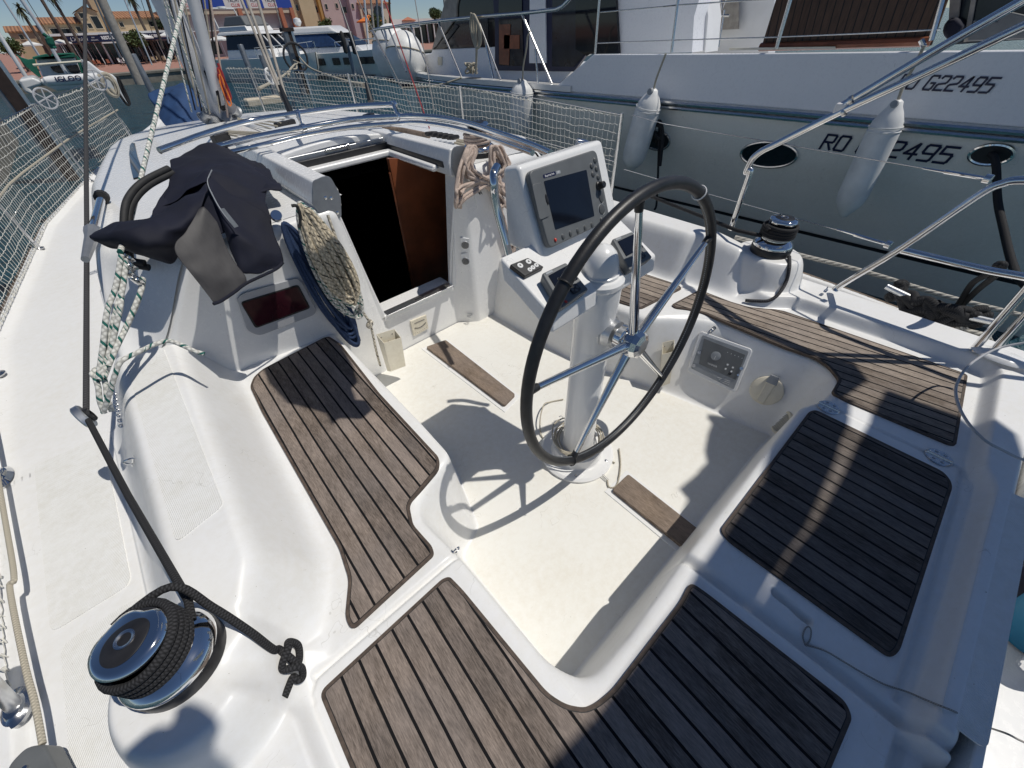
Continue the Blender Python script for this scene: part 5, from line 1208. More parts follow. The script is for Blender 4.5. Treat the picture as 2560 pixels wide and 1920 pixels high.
for q, s_ in (((900,280),.05),((1000,250),.04),((1870,190),.05),((230,420),.06)):
    c = at(z2(*q), z=.93); mb = MB(); mb.box((-s_,-s_*.5,-s_*.4), (s_,s_*.5,s_*.5), 0, Matrix.Translation(c) @ Matrix.Rotation(.4, 4, 'Z')); mb.build('rope_clutch', 'black_plastic', YT, .008)
# chrome tube and fairlead on the port side deck, seam line
A_, B_ = at(z7(1405,790), y=2.9), at(z7(1290,1260), y=2.35)
mb = MB(); mb.tube([A_, B_], .017, 14); o_ = mb.build('turnbuckle', 'chrome', YT); mb = MB(); mb.tube([A_+(A_-B_)*.04, A_-(A_-B_)*.03], .03, 12); mb.build('cap', 'black_rubber', o_)
mb = MB(); mb.tube([B_, B_+(B_-A_)*.12, at(z7(1180,1650), y=2.0)], [.03,.022,.012], 10); mb.build('boot', 'alu_dull', o_)
for p_ in ((650,1110),):
    c = at(z7(*p_), z=.35); mb = MB(); mb.lathe([(0,.02),(.05,.012),(.07,0)], frame(c, (0,0,1)) @ Matrix.Diagonal((1.2,.5,1,1)), 20); mb.build('deck_fitting', 'dark_paint', YT)
for p_ in (C2(25,1080), (22,672), (10,1030)):
    c = at(p_, z=.315); mb = MB(); mb.lathe([(0,.02),(.03,.016),(.045,0)], frame(c, (0,0,1)) @ Matrix.Diagonal((.6,1.3,1,1)), 20); mb.build('deck_fitting', 'chrome', YT)
# pushpit foot, cleat block and furling line at bottom left
mb = MB(); b_ = at(C3(90,1150), z=.31); mb.tube([b_, at(C3(-60,1000), z=.45), at(C3(-60,1000), z=.45)+(at(C3(-60,1000), z=.45)-b_)*2], .0155, 16); mb.build('stanchion', 'alu', YT)
mb = MB(); mb.lathe([(0,.02),(.030,.018),(.036,.012),(.052,.008),(.055,0)], frame(b_+Vector((0,0,-.01)), (0,0,1)) @ Matrix.Diagonal((.6,1.0,1,1)), 28); mb.build('stanchion_base', 'steel', YT)
fb = at(C3(280,1440), z=.33); ln = [at((2,1070), z=.40), at((30,1240), z=.39), at(C3(60,420), z=.385), at(C3(150,880), z=.375), at(C3(215,1130), z=.365), at(C3(262,1380), z=.355)]
rope('furling_line', [ln[0]+(ln[0]-ln[1])*3]+ln, .0068, 'rope_cream', 'cream furling line running along the port side deck to a black block', 'rope', n=6)
mb = MB(); M_ = Matrix.Translation(fb+Vector((-.01,-.03,0))) @ Matrix.Rotation(.25, 4, 'Z'); mb.prism(roundpoly([(-.045,-.10),(.04,-.10),(.038,.025),(.012,.055),(-.02,.05),(-.045,.0)], .012), -.02, .035, 0, M_)
fbk = mb.build('line_block', 'alu_dull', None, .006); fbk.data.materials[0] = MATS['grey_plastic']; tag(fbk, 'dark grey plastic block holding the cream furling line on the port deck', 'pulley')
disc3('block_rivet', fb+Vector((-.012,-.022,.036)), (0,0,1), .006, 'steel', fbk)
# starboard mooring cleat and warps
cc = at(z6(1130,620), z=.36)
cdir = (at(z6(1560,740), z=.36)-at(z6(700,440), z=.36)).normalized()
mb = MB(); L_ = .21; mb.tube([cc-cdir*L_+Vector((0,0,.075)), cc-cdir*L_*.4+Vector((0,0,.055)), cc+cdir*L_*.4+Vector((0,0,.055)), cc+cdir*L_+Vector((0,0,.075))], [.014,.018,.018,.014], 12)
mb.tube([cc-cdir*.07, cc-cdir*.07+Vector((0,0,.06))], .016, 10); mb.tube([cc+cdir*.07, cc+cdir*.07+Vector((0,0,.06))], .016, 10); mb.build('mooring_cleat', 'alu', YT)
P = []; sdv = cdir.cross(Vector((0,0,1)))
for k in range(64):
    a = k*.62; P.append(cc+cdir*(.16*math.sin(a*.5)+.02*math.sin(k))+sdv*(.055*math.cos(a)+.012*math.sin(3*k))+Vector((0,0,.045+.035*math.sin(a*1.3+1)+.02*math.sin(k*2.1))))
rope('mooring_warp', P, .020, 'rope_black', 'thick fuzzy black mooring warp piled on the starboard stern cleat', 'rope', 'mooring lines', n=4)
rope('mooring_warp', [cc+Vector((0,0,.08)), at(z6(1450,520), x=2.75), at(z6(1640,260), x=2.6), at(z6(1850,140), x=2.45), at(z6(1920,50), x=2.38), at(z6(1990,60), x=2.40), at(z6(1900,170), x=2.45), at(z6(1700,330), x=2.62), at(z6(1500,530), x=2.78)], .012, 'rope_black', 'black rope strop looped from the stern cleat up over the pushpit rail', 'rope', 'mooring lines')
rope('mooring_line', [at(C7(350,492), x=2.72), at(C7(480,525), x=2.75), at(C7(730,597), x=2.8), at(C7(1190,715), x=2.9), at(C7(1700,870), x=3.0), at(C7(2195,995), x=3.1), at(C7(2600,1110), x=3.2)], .0125, 'rope_laid', 'white three strand rope stretched above the gap between the two boats', 'rope', 'mooring lines', 10)
rope('mooring_line', [cc+cdir*.12+Vector((0,0,.03)), at(z6(1500,800), z=.35), at(z6(1700,880), z=.34), at(z6(1820,940), z=.30)+Vector((.02,0,-.05))], .0125, 'rope_laid', 'grey three strand line lying along the starboard rail beside the cleat', 'rope', 'mooring lines', 10)
rope('mooring_line', [cc+cdir*.14+Vector((.03,0,.03)), at(z6(1560,770), z=.36), at(z6(1760,830), z=.34), at(z6(1830,890), z=.28), at(z6(1840,960), z=.1)], .0125, 'rope_laid', 'grey three strand line dropping over the starboard rail behind the cleat', 'rope', 'mooring lines', 10)
mb = MB(); rc = at(z6(1950,1070), z=.455); mb.lathe([(0,.016),(.055,.014),(.068,.006),(.072,0)], frame(rc, (0,0,1)) @ Matrix.Diagonal((.75,1.25,1,1)), 32); mb.build('stern_light_cover', 'gelcoat_clean', YT)
rope('cable', [at(z6(*q), z=zz_) for q, zz_ in (((2300,905),.62),((2100,935),.60),((1900,985),.58),((1700,1090),.57),((1560,1210),.56),((1470,1370),.56),((1460,1500),.56),((1510,1659),.55))]+[at(C6(*q), z=zz_) for q, zz_ in (((1850,160),.54),((1950,260),.52),((2060,320),.50),((2200,385),.48),((2500,480),.46))], .0042, 'frame_grey', 'thin grey cable arching across the starboard quarter of the cockpit', 'cable', n=6)
tl = [onhf(d8(*q))+Vector((0,0,.006)) for q in ((800,680),(920,715),(1050,790),(1150,850),(1300,930),(1450,980),(1600,1045),(1750,1105),(1940,1195))]
rope('thin_cord', tl+[at(d8(2100,1245), z=.44), at(d8(2212,1300), z=.42), at(d8(2500,1420), z=.40)], .0021, 'rope_pale', 'thin grey cord trailing from the locker lid over the stern', 'rope')
rope('lid_lanyard', [onhf(d8(*q))+Vector((0,0,.004)) for q in ((800,680),(785,625),(800,575),(822,560),(838,585),(832,640),(805,685))], .0017, 'rope_pale', 'tiny cord loop beside the finger slot of the locker lid', 'rope')
# things on the aft platform, right edge
bkt = at(C6(2215,1380), z=-.06); mb = MB()
mb = MB(); mb.lathe([(.10,0),(.125,.24),(.130,.25),(.120,.25),(.115,.23),(.095,.01),(0,.01)], Matrix.Translation(at(C6(2235,1480), z=-.09)), 40); tag(mb.build('bucket', 'blue_bucket' if False else 'blue_cloth', None), 'blue bucket standing on the aft platform at the right edge', 'bucket')
bk = [o for o in bpy.data.objects if o.name.startswith('bucket')][0]; m_, t_, b_ = newmat('bucket_blue'); b_.inputs['Base Color'].default_value = (.02,.17,.30,1); b_.inputs['Roughness'].default_value = .35; bk.data.materials[0] = m_
mb = MB(); c = at(C6(2230,1250), z=.0); mb.lathe([(0,.30),(.12,.28),(.16,.2),(.16,0),(0,-.02)], Matrix.Translation(c+Vector((.05,-.05,-.1))), 30); tag(mb.build('storage_bag', 'navy_cloth', None), 'dark blue round bag beside the bucket on the aft platform', 'bag')
c = at(d8(2212,760), z=-.02); 
rope('outboard_bracket', [c+Vector(v_) for v_ in ((.10,.0,.10),(0,.02,.10),(-.03,.01,.06),(-.03,.0,.0),(.02,-.05,-.04),(.12,-.10,-.05))], .016, 'chrome', 'bent chrome tube beside the bucket at the right edge', 'tube')
rope('black_strap', [c+Vector(v_) for v_ in ((.06,-.02,.13),(.0,-.06,.06),(.05,-.12,.0),(.12,-.16,.02),(.02,-.2,-.03))], .02, 'black_rubber', 'tangled black strap hanging beside the bent chrome tube', 'strap')
#-------------------------------------------------------------------- added sheets out of view, outlined to throw the shade over the stern
def sp(p, z, t):                      # from a shaded point up towards the sun
    q = at(p, z=z); return q+Vector((.389, -.325, 1.0))*t
AW = []
shade = [(1183,1651),(1240,1591),(1285,1545),(1342,1468),(1415,1369),(1469,1299)]
shade2 = [(1527,1206),(1567,1148),(1645,1040),(1653,1006),(1672,949)]
def shade_panel(name, pts, z, t, parent, mat='white_cloth'):
    P = [sp(p, z, t) for p in pts]; n = Vector((0,0,1)); k = len(P); mb = MB()
    top = [p+Vector((0,0,.006)) for p in P]
    mb.add(P+top, [tuple(range(k-1, -1, -1)), tuple(range(k, 2*k))]+[(i, (i+1) % k, k+(i+1) % k, k+i) for i in range(k)], smooth=False)
    return mb.build(name, mat, parent)
SHADE_ROOT = empty('shade_caster', (1.6, -1.2, 2.8), 'unseen sheets added behind and above the viewer to cast the shade on the cockpit', 'awning')  # holder of the added shade sheets, none of them in view
sl_l = [(1000,0),(1000,150),(965,230),(925,400),(850,600),(755,830),(640,1000),(545,1180),(440,1420)]
sl_r = [(610,1130),(700,980),(850,800),(930,650),(1040,460),(1120,280),(1210,150),(1250,0)]
bnd = [(1120,1760),(1183,1651),(1240,1591),(1285,1545),(1342,1468),(1415,1369),(1469,1299),(1500,1245),(1527,1206),(1567,1148),(1618,1075),(1645,1040),(1653,1006),(1668,955),(1640,930)]
sl_l = [(a*.62+b*.38, c*.62+d*.38) for (a, c), (b, d) in zip(sl_l[:8], [sl_r[::-1][i] for i in range(8)])]+[sl_l[8]]
poly_ = bnd+[(1700,880),(1740,865)]+[C6(*q) for q in sl_l]+[C6(*q) for q in sl_r]+[C7(1240,1585),C7(1300,1475),C7(1640,1600),C7(1800,1655),(2150,960),(2190,1100),(2144,1452),(2100,1659),(2060,1900),(1100,2000)]
# boundary points lying on the sole are measured at z 0, the rest on the seats
P = []
for i, q in enumerate(poly_):
    zq = .385
    b_ = at(q, z=zq); k_ = (2.985-zq); P.append(b_+Vector((.389,-.325,1.0))*k_)
k = len(P); mb = MB(); top = [p+Vector((0,0,.006)) for p in P]
mb.add(P+top, [tuple(range(k-1, -1, -1)), tuple(range(k, 2*k))]+[(i, (i+1) % k, k+(i+1) % k, k+i) for i in range(k)], smooth=False); mb.build('canvas', 'white_cloth', SHADE_ROOT)  # main added sheet, cut to the outline of the stern shade
shade_panel('canvas', [C3(*q) for q in ((770,1524),(860,1420),(960,1335),(1030,1300),(1100,1300),(1130,1190),(1200,1160),(1270,1185),(1345,1245),(1370,1310),(1335,1370),(1330,1440),(1420,1500),(1440,1620),(1400,2000),(760,1900))], .48, 2.3, SHADE_ROOT)  # added sheet casting the rounded shade patch at lower left
shade_panel('canvas', [C4(*q) for q in ((165,345),(380,210),(600,110),(700,190),(780,330),(812,440),(770,480),(800,560),(870,565),(915,630),(840,695),(680,690),(640,735),(600,660),(480,620),(330,585),(200,440))], .385, 1.65, SHADE_ROOT)  # added sheet casting the dark patch on the port teak seat
shade_panel('canvas', [C5(*q) for q in ((1580,925),(1575,960),(1605,990),(1578,1060),(1555,1180),(1572,1262),(1520,1312),(1470,1400),(1640,1420),(2060,1120),(2000,1000))], 0.0, 2.95, SHADE_ROOT)  # added sheet casting the shade on the starboard side of the sole
for a, b in (((1.5,-1.0,2.9),(2.3,-1.4,.4)), ((-.3,-.6,2.8),(-.7,-.9,.4))): mb = MB(); mb.tube([a, b], .014, 8); mb.build('pole', 'steel', SHADE_ROOT)  # poles added to carry the unseen sheets
#==================================================================== apply the trim of the yacht
T4 = Matrix.Identity(4)
for i in range(3):
    for j in range(3): T4[i][j] = float(TRIM[i][j])
off_ = Vector(EYE)-(T4.to_3x3() @ Vector(EYE))
for i in range(3): T4[i][3] = off_[i]
for o in list(bpy.data.objects):
    if o.parent is None and o not in (cam, so):
        M_ = T4 @ WM(o); l_, r_, s_ = M_.decompose(); o.rotation_mode = 'XYZ'; o.location = l_; o.rotation_euler = r_.to_euler('XYZ')
#==================================================================== HARBOUR (level axes)
AX = AXH; SEA = -.66
def struct(name, mb, mat, **k): o = mb.build(name, mat, None, **k); o['kind'] = 'structure'; return o
# water
m, t, b = newmat('water'); v = texco(t)
b.inputs['Base Color'].default_value = (.006, .030, .045, 1); b.inputs['Roughness'].default_value = .06; b.inputs['IOR'].default_value = 1.33
b.inputs['Specular IOR Level'].default_value = .5
n1 = noise(t, texco(t, scale=(1, 1.6, 1)), 1.6, 5, .6); n2 = noise(t, texco(t, scale=(1.3, 2.2, 1)), 7, 4, .6)
t.links.new(ramp(t, n1, [(.35, (.010,.040,.058)), (.7, (.022,.085,.112))]), b.inputs['Base Color'])
bump(t, mathn(t, 'ADD', mathn(t, 'MULTIPLY', n1, 1.0), mathn(t, 'MULTIPLY', n2, .35)), b, .9, .18)
mb = MB(); mb.add([(-1500,-600,SEA),(1500,-600,SEA),(1500,2500,SEA),(-1500,2500,SEA)], [(0,1,2,3)]); struct('water', mb, 'water')
# ------------------------------------------------------------- neighbouring motor yacht
simple('louvre', (.13, .075, .045), .6, 0, .3, 30); MATS['louvre']
m, t, b = newmat('gang_teak'); v = texco(t); s = nd(t, 'ShaderNodeSeparateXYZ'); t.links.new(v, s.inputs[0])
fr = mathn(t, 'FRACT', mathn(t, 'MULTIPLY', mathn(t, 'ADD', s.outputs[1], mathn(t, 'MULTIPLY', s.outputs[2], -.12)), 17))
seam = mathn(t, 'GREATER_THAN', fr, .14)
c = ramp(t, noise(t, texco(t, scale=(1, 1, .15)), 60, 5, .7), [(.3, (.045,.022,.013)), (.7, (.105,.055,.032))]); t.links.new(mixc(t, seam, (.004,.003,.003), c), b.inputs['Base Color']); b.inputs['Roughness'].default_value = .6; bump(t, seam, b, .8, .01)
NB = empty('motor_yacht', (6.5, 3, SEA), 'large grey white motor yacht moored alongside to starboard, registration lettered twice on its side', 'motor yacht')
def nx(y): return np.interp(y, [-.9, 0, 3, 5, 6.5, 7.6, 8.3, 8.9, 9.25], [4.64, 4.60, 4.60, 4.62, 4.67, 4.80, 5.0, 5.35, 5.9])
rows = ((0,.93),(.0,.90),(.03,.75),(.10,.50),(.105,.49),(.30,.0),(.42,-.3),(.60,-.66),(.8,-1.2))
ysn = [-.88,-.5,0,1,2,3,4,5,5.8,6.5,7.1,7.6,8.0,8.3,8.6,8.9,9.1,9.25]
vs = []; 
for y in ysn:
    x = float(nx(y)); bowk = max(0, (y-5.5)/3.7)
    for dx_, z in rows:
        rake = bowk*bowk*1.4*(.93-z)/1.6; vs.append((x+dx_+rake*.6, y-rake*.8*(y > 6)*1.0, z))
k = len(rows); fs = [(i*k+j, i*k+j+1, (i+1)*k+j+1, (i+1)*k+j) for i in range(len(ysn)-1) for j in range(k-1)]
mb = MB(); mb.add(vs, fs); st_ = [(x_, -.88, z_) for (x_, _, z_) in vs[:k]]+[(8.4, -.88, -1.2), (8.6, -.88, .93)]
mb.add(st_, [tuple(range(len(st_)))], smooth=False)
fs2 = [(i, i+1, i+1+len(ysn), i+len(ysn)) for i in range(len(ysn)-1)]
mb.add([(float(nx(y)), y, .93) for y in ysn]+[(max(5.95, 13.6-float(nx(y))*1.0-1.0*0) if y < 9.2 else 5.95, y, .93) for y in ysn], [f[::-1] for f in fs2], smooth=False)
hull = mb.build('hull', 'hull_white', NB, sharp=24)
mb = MB(); P = []
mb2 = MB()
for y in ysn[:9]: x = float(nx(y)); P.append((x+.34, x+.41, y))
mb2.add([(a-.006, y, -.12) for a, b_, y in P]+[(b_-.035, y, -.175) for a, b_, y in P], [(i, i+len(P), i+1+len(P), i+1) for i in range(len(P)-1)]); mb2.build('boot_stripe', 'dark_paint', NB)
for dz_, r_ in ((.905, .022), (.862, .018)):
    mb = MB(); mb.tube([(float(nx(y))-.012, y, dz_) for y in ysn], r_, 8); mb.build('rub_rail', 'steel', NB)
mb = MB()
for y in ysn: pass
yt_ = ysn[6:]; ysn_ = ysn; ysn = yt_
vs = [(float(nx(y))-.03, y, .93) for y in ysn]+[(float(nx(y))-.03, y, .99) for y in ysn]+[(float(nx(y))+.14, y, .99) for y in ysn]+[(float(nx(y))+.14, y, .93) for y in ysn]; n_ = len(ysn)
i0 = 0
mb.add(vs, [(i+a*n_, i+b_*n_, i+1+b_*n_, i+1+a*n_) for i in range(i0, n_-1) for a, b_ in ((0,1),(1,2),(2,3))]); mb.v, mb.f = mb.v, mb.f; (mb.build('toe_rail', 'white_paint', NB, sharp=40)); ysn = ysn_
def slab(name, pts, X_, th, mat, parent=NB, bev=.0):
    P = [at(q, x=X_) if not isinstance(q, Vector) else q for q in pts]; k = len(P); mb = MB(); Q = [p+Vector((th,0,0)) for p in P]
    mb.add(P+Q, [tuple(range(k)), tuple(range(2*k-1, k-1, -1))]+[(i, k+i, k+(i+1) % k, (i+1) % k) for i in range(k)], smooth=False)
    return fixn(mb.build(name, mat, parent, bev))
bw_ = [at(d2(1440,522), x=4.60), at(d2(1680,335), x=4.60)]; zt = bw_[1].z
slab('bulwark', [Vector((4.60, 4.35, .93)), bw_[1], Vector((4.60, 2.4, zt+.01)), Vector((4.60, -.88, zt+.05)), Vector((4.60, -.88, .93))], 4.6, .10, 'hull_upper', NB, .012)
GLY = {'R': (((0,0),(0,1),(.62,1),(.7,.92),(.7,.58),(.62,.5),(0,.5)), ((.3,.5),(.72,0))), 'O': (((.08,0),(0,.1),(0,.9),(.08,1),(.62,1),(.7,.9),(.7,.1),(.62,0),(.08,0)),), ' ': (),
 'G': (((.7,.86),(.62,1),(.08,1),(0,.9),(0,.1),(.08,0),(.62,0),(.7,.1),(.7,.48),(.36,.48)),), '2': (((0,.86),(.08,1),(.62,1),(.7,.9),(.7,.6),(.62,.5),(.08,.42),(0,.34),(0,0),(.72,0)),),
 '4': (((.52,0),(.52,1)), ((.50,1),(0,.34),(.74,.34))), '9': (((.04,0),(.62,0),(.7,.1),(.7,.9),(.62,1),(.08,1),(0,.9),(0,.56),(.08,.46),(.7,.46)),), '5': (((.72,1),(0,1),(0,.56),(.62,.56),(.7,.46),(.7,.1),(.62,0),(.0,0)),)}
def textpx(name, body, pl, anchor, right, cap, mat, parent, crop, shear=.22, xs=1.0, bold=.004):
    n = Vector(pl[1]); a = onpl(crop(*anchor), pl)+n*.008; r_ = onpl(crop(*right), pl)+n*.008
    ex_ = (r_-a).normalized(); ey_ = n.cross(ex_); h_ = (onpl(crop(*cap[0]), pl)-onpl(crop(*cap[1]), pl)).length
    tot = sum(.62 if c_ == ' ' else 1.0 for c_ in body)-.28; kx = (r_-a).length/tot; w_ = h_*.075; x = 0; mb = MB()
    for c_ in body:
        for stroke in GLY[c_]:
            P = [a+ex_*((x+u)*kx+shear*(v-.5)*h_)+ey_*((v-.5)*h_) for u, v in stroke]
            for k in range(len(P)-1):
                d_ = (P[k+1]-P[k]).normalized(); s_ = n.cross(d_)*w_; e_ = d_*w_*.8; z_ = n*(.0004*(k % 2))
                mb.add([P[k]-s_-e_+z_, P[k+1]-s_+e_+z_, P[k+1]+s_+e_+z_, P[k]+s_-e_+z_], [(0,1,2,3)], smooth=False)
        x += .62 if c_ == ' ' else 1.0
    return mb.build(name, mat, parent)
plu = (np.array([4.60,0,1.]), np.array([-1.,0,0])); hw = (np.array([4.63,0,.75]), _n([-.25, 0, -.07]))
textpx('registration', 'RO G22495', plu, (1452,500), (2030,525), ((1640,475),(1630,555)), 'navy_paint', NB, d3, .25)
textpx('registration', 'RO G22495', (np.array([4.63,0,.75]), _n([-.25,0,-.07])), (985,868), (1775,955), ((1020,828),(1010,915)), 'navy_paint', NB, d3, .25)
def oval(c_, a_, b_, X_, name, crop, parent=NB, glass='glass_dark', rim='steel', dep=.02, pl=None):
    pl = pl or (np.array([4.66,0,.62]), _n([-.4, 0, -.10]))
    C0 = onpl(crop(*c_), pl); A_ = onpl(crop(*a_), pl)-C0; n = Vector(pl[1]); B_ = onpl(crop(*b_), pl)-C0; B_ = B_-A_*(B_.dot(A_)/A_.length_squared)
    mb = MB(); mb.tube([C0+n*.004+A_*math.cos(t_)+B_*math.sin(t_) for t_ in np.linspace(0, 2*math.pi, 36, endpoint=False)], .013, 8, closed=True); o = mb.build(name, rim, parent)
    mb = MB(); mb.add([C0+n*.006+A_*math.cos(t_)*.97+B_*math.sin(t_)*.97 for t_ in np.linspace(0, 2*math.pi, 36, endpoint=False)], [tuple(range(36))], smooth=False); fixn(mb.build('pane', glass, o)); return o
oval((640,950),(475,940),(650,872),4.6,'porthole',d3); oval((2068,860),(1990,850),(2070,800),4.6,'porthole',d2)
oval((2010,950),(1880,945),(2015,888),4.6,'hawse_hole',d3, glass='dark_paint', rim='chrome')
slab('side_recess', [d2(1010,565),d2(1640,640),d2(1640,735),d2(1070,640)], 4.71, .02, 'hull_upper'); 
# superstructure
X5 = 5.35
slab('cabin_base', [d2(585,335),d2(680,328),d2(690,303),d2(1075,285),d2(1088,495),d2(870,478),d2(600,440)], X5, 1.2, 'hull_upper', NB, .02)
slab('cabin_sill', [d2(1080,433),d2(1545,440),d2(1450,530),d2(1080,500)], X5+.02, .5, 'hull_upper')
slab('screen_cover', [d2(688,303),d2(770,0),d2(830,-250),d2(900,-250),d2(838,40),d2(838,100),d2(715,280)], X5-.03, .08, 'beige_cloth')
slab('window_frame', [d2(690,303),d2(838,90),d2(838,-300),d2(1085,-300),d2(1078,287)], X5, .06, 'glass_dark')
slab('window_pane', [d2(720,285),d2(848,120),d2(1030,105),d2(1035,268)], X5-.01, .012, 'tinted')
slab('window_bar', [d2(745,270),d2(835,150),d2(850,160),d2(765,272)], X5-.03, .02, 'dark_paint')
slab('door_surround', [d2(1040,-300),d2(1570,-300),d2(1660,300),d2(1560,440),d2(1075,433),d2(1075,150)], X5-.02, .05, 'navy_paint')
slab('door_pane', [d2(1097,115),d2(1240,110),d2(1252,405),d2(1098,402)], X5-.035, .02, 'door_glass' if 'door_glass' in MATS else 'tinted')
slab('door_pane', [d2(1100,-200),d2(1240,-200),d2(1240,90),d2(1097,95)], X5-.035, .02, 'glass_dark')
slab('curtain', [d2(1290,-250),d2(1378,-250),d2(1390,388),d2(1285,388)], X5-.04, .02, 'hull_upper')
slab('door_pane', [d2(1428,-200),d2(1560,-200),d2(1640,320),d2(1560,410),d2(1425,408)], X5-.035, .02, 'tinted')
slab('tinted_panel', [d2(1570,-300),d2(1800,-300),d2(1836,328),d2(1660,332),d2(1640,345),d2(1570,300)], X5-.05, .04, 'glass_dark')
for q in (((1100,150),(1170,148),(1160,400),(1100,395)), ((1130,215),(1225,215),(1225,300),(1130,300))):
    slab('cabin_reflection' if 0 else 'cabin_interior', [d2(*p) for p in q], X5-.045, .004, 'mahogany')  # brown squares laid on the door glass as its reflections
slab('cabin_side', [d2(1790,-300),d3(200,-300),d3(215,0),d3(185,100),d3(172,322),d2(1836,330)], X5+.0, .25, 'hull_upper')
slab('cabin_corner', [d3(190,-200),d3(235,-200),d3(272,100),d3(252,322),d3(170,322),d3(208,95)], X5+.25, .3, 'white_paint')
slab('flybridge_wall', [d3(190,-300),d3(720,-300),d3(640,330),d3(170,330)], 6.6, .2, 'white_paint')
slab('sun_curtain', [d3(235,-200),d3(462,-200),d3(458,178),d3(268,188)], 6.5, .02, 'beige_cloth')
slab('cockpit_sole', [Vector((4.7,2.6,.95)), Vector((4.7,-.85,.95)), Vector((4.7,-.85,.92)), Vector((4.7,2.6,.92))], 4.7, 3, 'hull_upper')
MATS['beige_cloth']
gp = slab('teak_gangway', [d3(590,316),d3(700,-40),d3(760,-260),d3(1850,-300),d3(1640,280),d3(900,302)], 4.85, .035, 'gang_teak', None)
tag(gp, 'dark teak slatted gangway stowed upright along the rail of the motor yacht', 'gangway')
mb = MB(); mb.tube([at(d3(590,290), x=4.82), at(d3(1640,255), x=4.82)], .03, 8); mb.build('gangway_beam', 'mahogany', gp)
tag(slab('boat_hook', [d3(400,295),d3(1050,286),d3(1050,300),d3(400,310)], 4.78, .02, 'cream_plastic', None), 'pale pole lying along the bulwark top below the teak gangway', 'boat hook')
fixn(slab('enclosure_panel', [d3(1750,-250),d3(2350,-250),d3(2330,235),d3(1760,275)], 5.1, .04, 'tinted'))
for q in (((1770,-250),(1850,-250),(1790,270),(1740,275)), ((1930,-250),(1960,-250),(1870,255),(1840,260)), ((1990,100),(2010,100),(1980,255),(1955,260))): slab('enclosure_frame', [d3(*p) for p in q], 5.05, .03, 'beige_cloth')
slab('dark_bag', [d3(1740,250),d3(1700,200),d3(1730,120),d3(1800,100),d3(1840,160),d3(1810,250)], 4.95, .2, 'navy_cloth', NB, .03)
slab('deck_box', [d3(1860,255),d3(1900,120),d3(2050,130),d3(2080,60),d3(2260,100),d3(2230,240)], 5.0, .02, 'grey_plastic', NB, .01)
# rails and stanchions
def tb(name, pts, r, mat='steel', X_=4.68, par=NB, sm_=False):
    P = [at(q, x=X_) for q in pts]; mb = MB(); mb.tube(spl(P, 6) if sm_ else P, r, 10); return mb.build(name, mat, par)
tb('pulpit_rail', [d2(330,182),d2(550,150),d2(720,130),d2(1000,100),d2(1240,82),d2(1450,58),d2(1490,40),d2(1530,0),d2(1600,-80)], .020)
tb('pulpit_rail', [d2(310,190),d2(440,170),d2(620,160)], .014, X_=5.0)
for a, b_ in (((420,172),(530,440)), ((552,152),(678,455)), ((725,130),(868,470)), ((965,105),(1110,492)), ((1240,84),(1424,514)), ((1010,230),(1066,485)), ((1322,300),(1340,508)), ((320,190),(445,435)), ((375,180),(450,360))):
    tb('pulpit_post', [d2(*a), d2(*b_)], .0145)
for a, b_ in (((1720,-40),(1690,330)), ((2205,-40),(2160,322))): tb('stanchion', [d2(*a), d2(*b_)], .013)
for a, b_ in (((783,-20),(690,300)), ((1715,-20),(1640,250)), ((1580,245),(1600,290))): tb('stanchion', [d3(*a), d3(*b_)], .016)
for pts in ([d2(1722,75),d2(2200,32),d3(0,40),d3(95,30),d3(780,-15)], [d2(1695,265),d2(2212,246),d3(90,247),d3(690,228),d3(1340,200),d3(1700,180)]): tb('lifeline', pts, .005)
slab('deck_cleat', [d2(890,478),d2(960,480),d2(962,495),d2(888,492)], 4.66, .1, 'dark_paint')
for q, w_ in (((735,375),(12,25)),): slab('side_light', [d2(q[0]-w_[0],q[1]-w_[1]),d2(q[0]+w_[0],q[1]-w_[1]),d2(q[0]+w_[0],q[1]+w_[1]),d2(q[0]-w_[0],q[1]+w_[1])], X5-.02, .02, 'cream_plastic')
for q in ((1340,300),): pass
tb('ladder', [d3(340,-60),d3(360,60),d3(395,-40)], .012, X_=6.2); tb('ladder', [d3(275,98),d3(400,95)], .014, X_=6.2); tb('ladder', [d3(370,60),d3(332,290)], .014, X_=6.2)
rope('mooring_rope', [at(d2(*q), x=4.6) for q in ((930,80),(925,150),(940,240),(960,290),(985,270),(985,180),(945,90),(940,160),(955,270),(975,290),(978,200),(950,95),(962,250),(958,455))], .016, 'rope_cream', 'cream rope hank hanging from the pulpit rail of the motor yacht', 'rope')
tag(rope('rope_bundle', [at(d2(930,450), x=4.66)+Vector((.05*math.cos(a*1.7), .09*math.cos(a), .06+.06*math.sin(a*1.3))) for a in np.linspace(0, 22, 40)], .013, 'rope_cream', 'bundle of cream rope piled on the bow cleat of the motor yacht', 'rope', n=3))
rope('mooring_rope', [at(d2(870,478), x=4.6), at(d2(760,515), x=4.4), at(d2(650,535), x=4.2), at(d2(500,540), x=4.0)], .013, 'rope_cream', 'pale line led from the bow cleat of the motor yacht toward the net', 'rope')
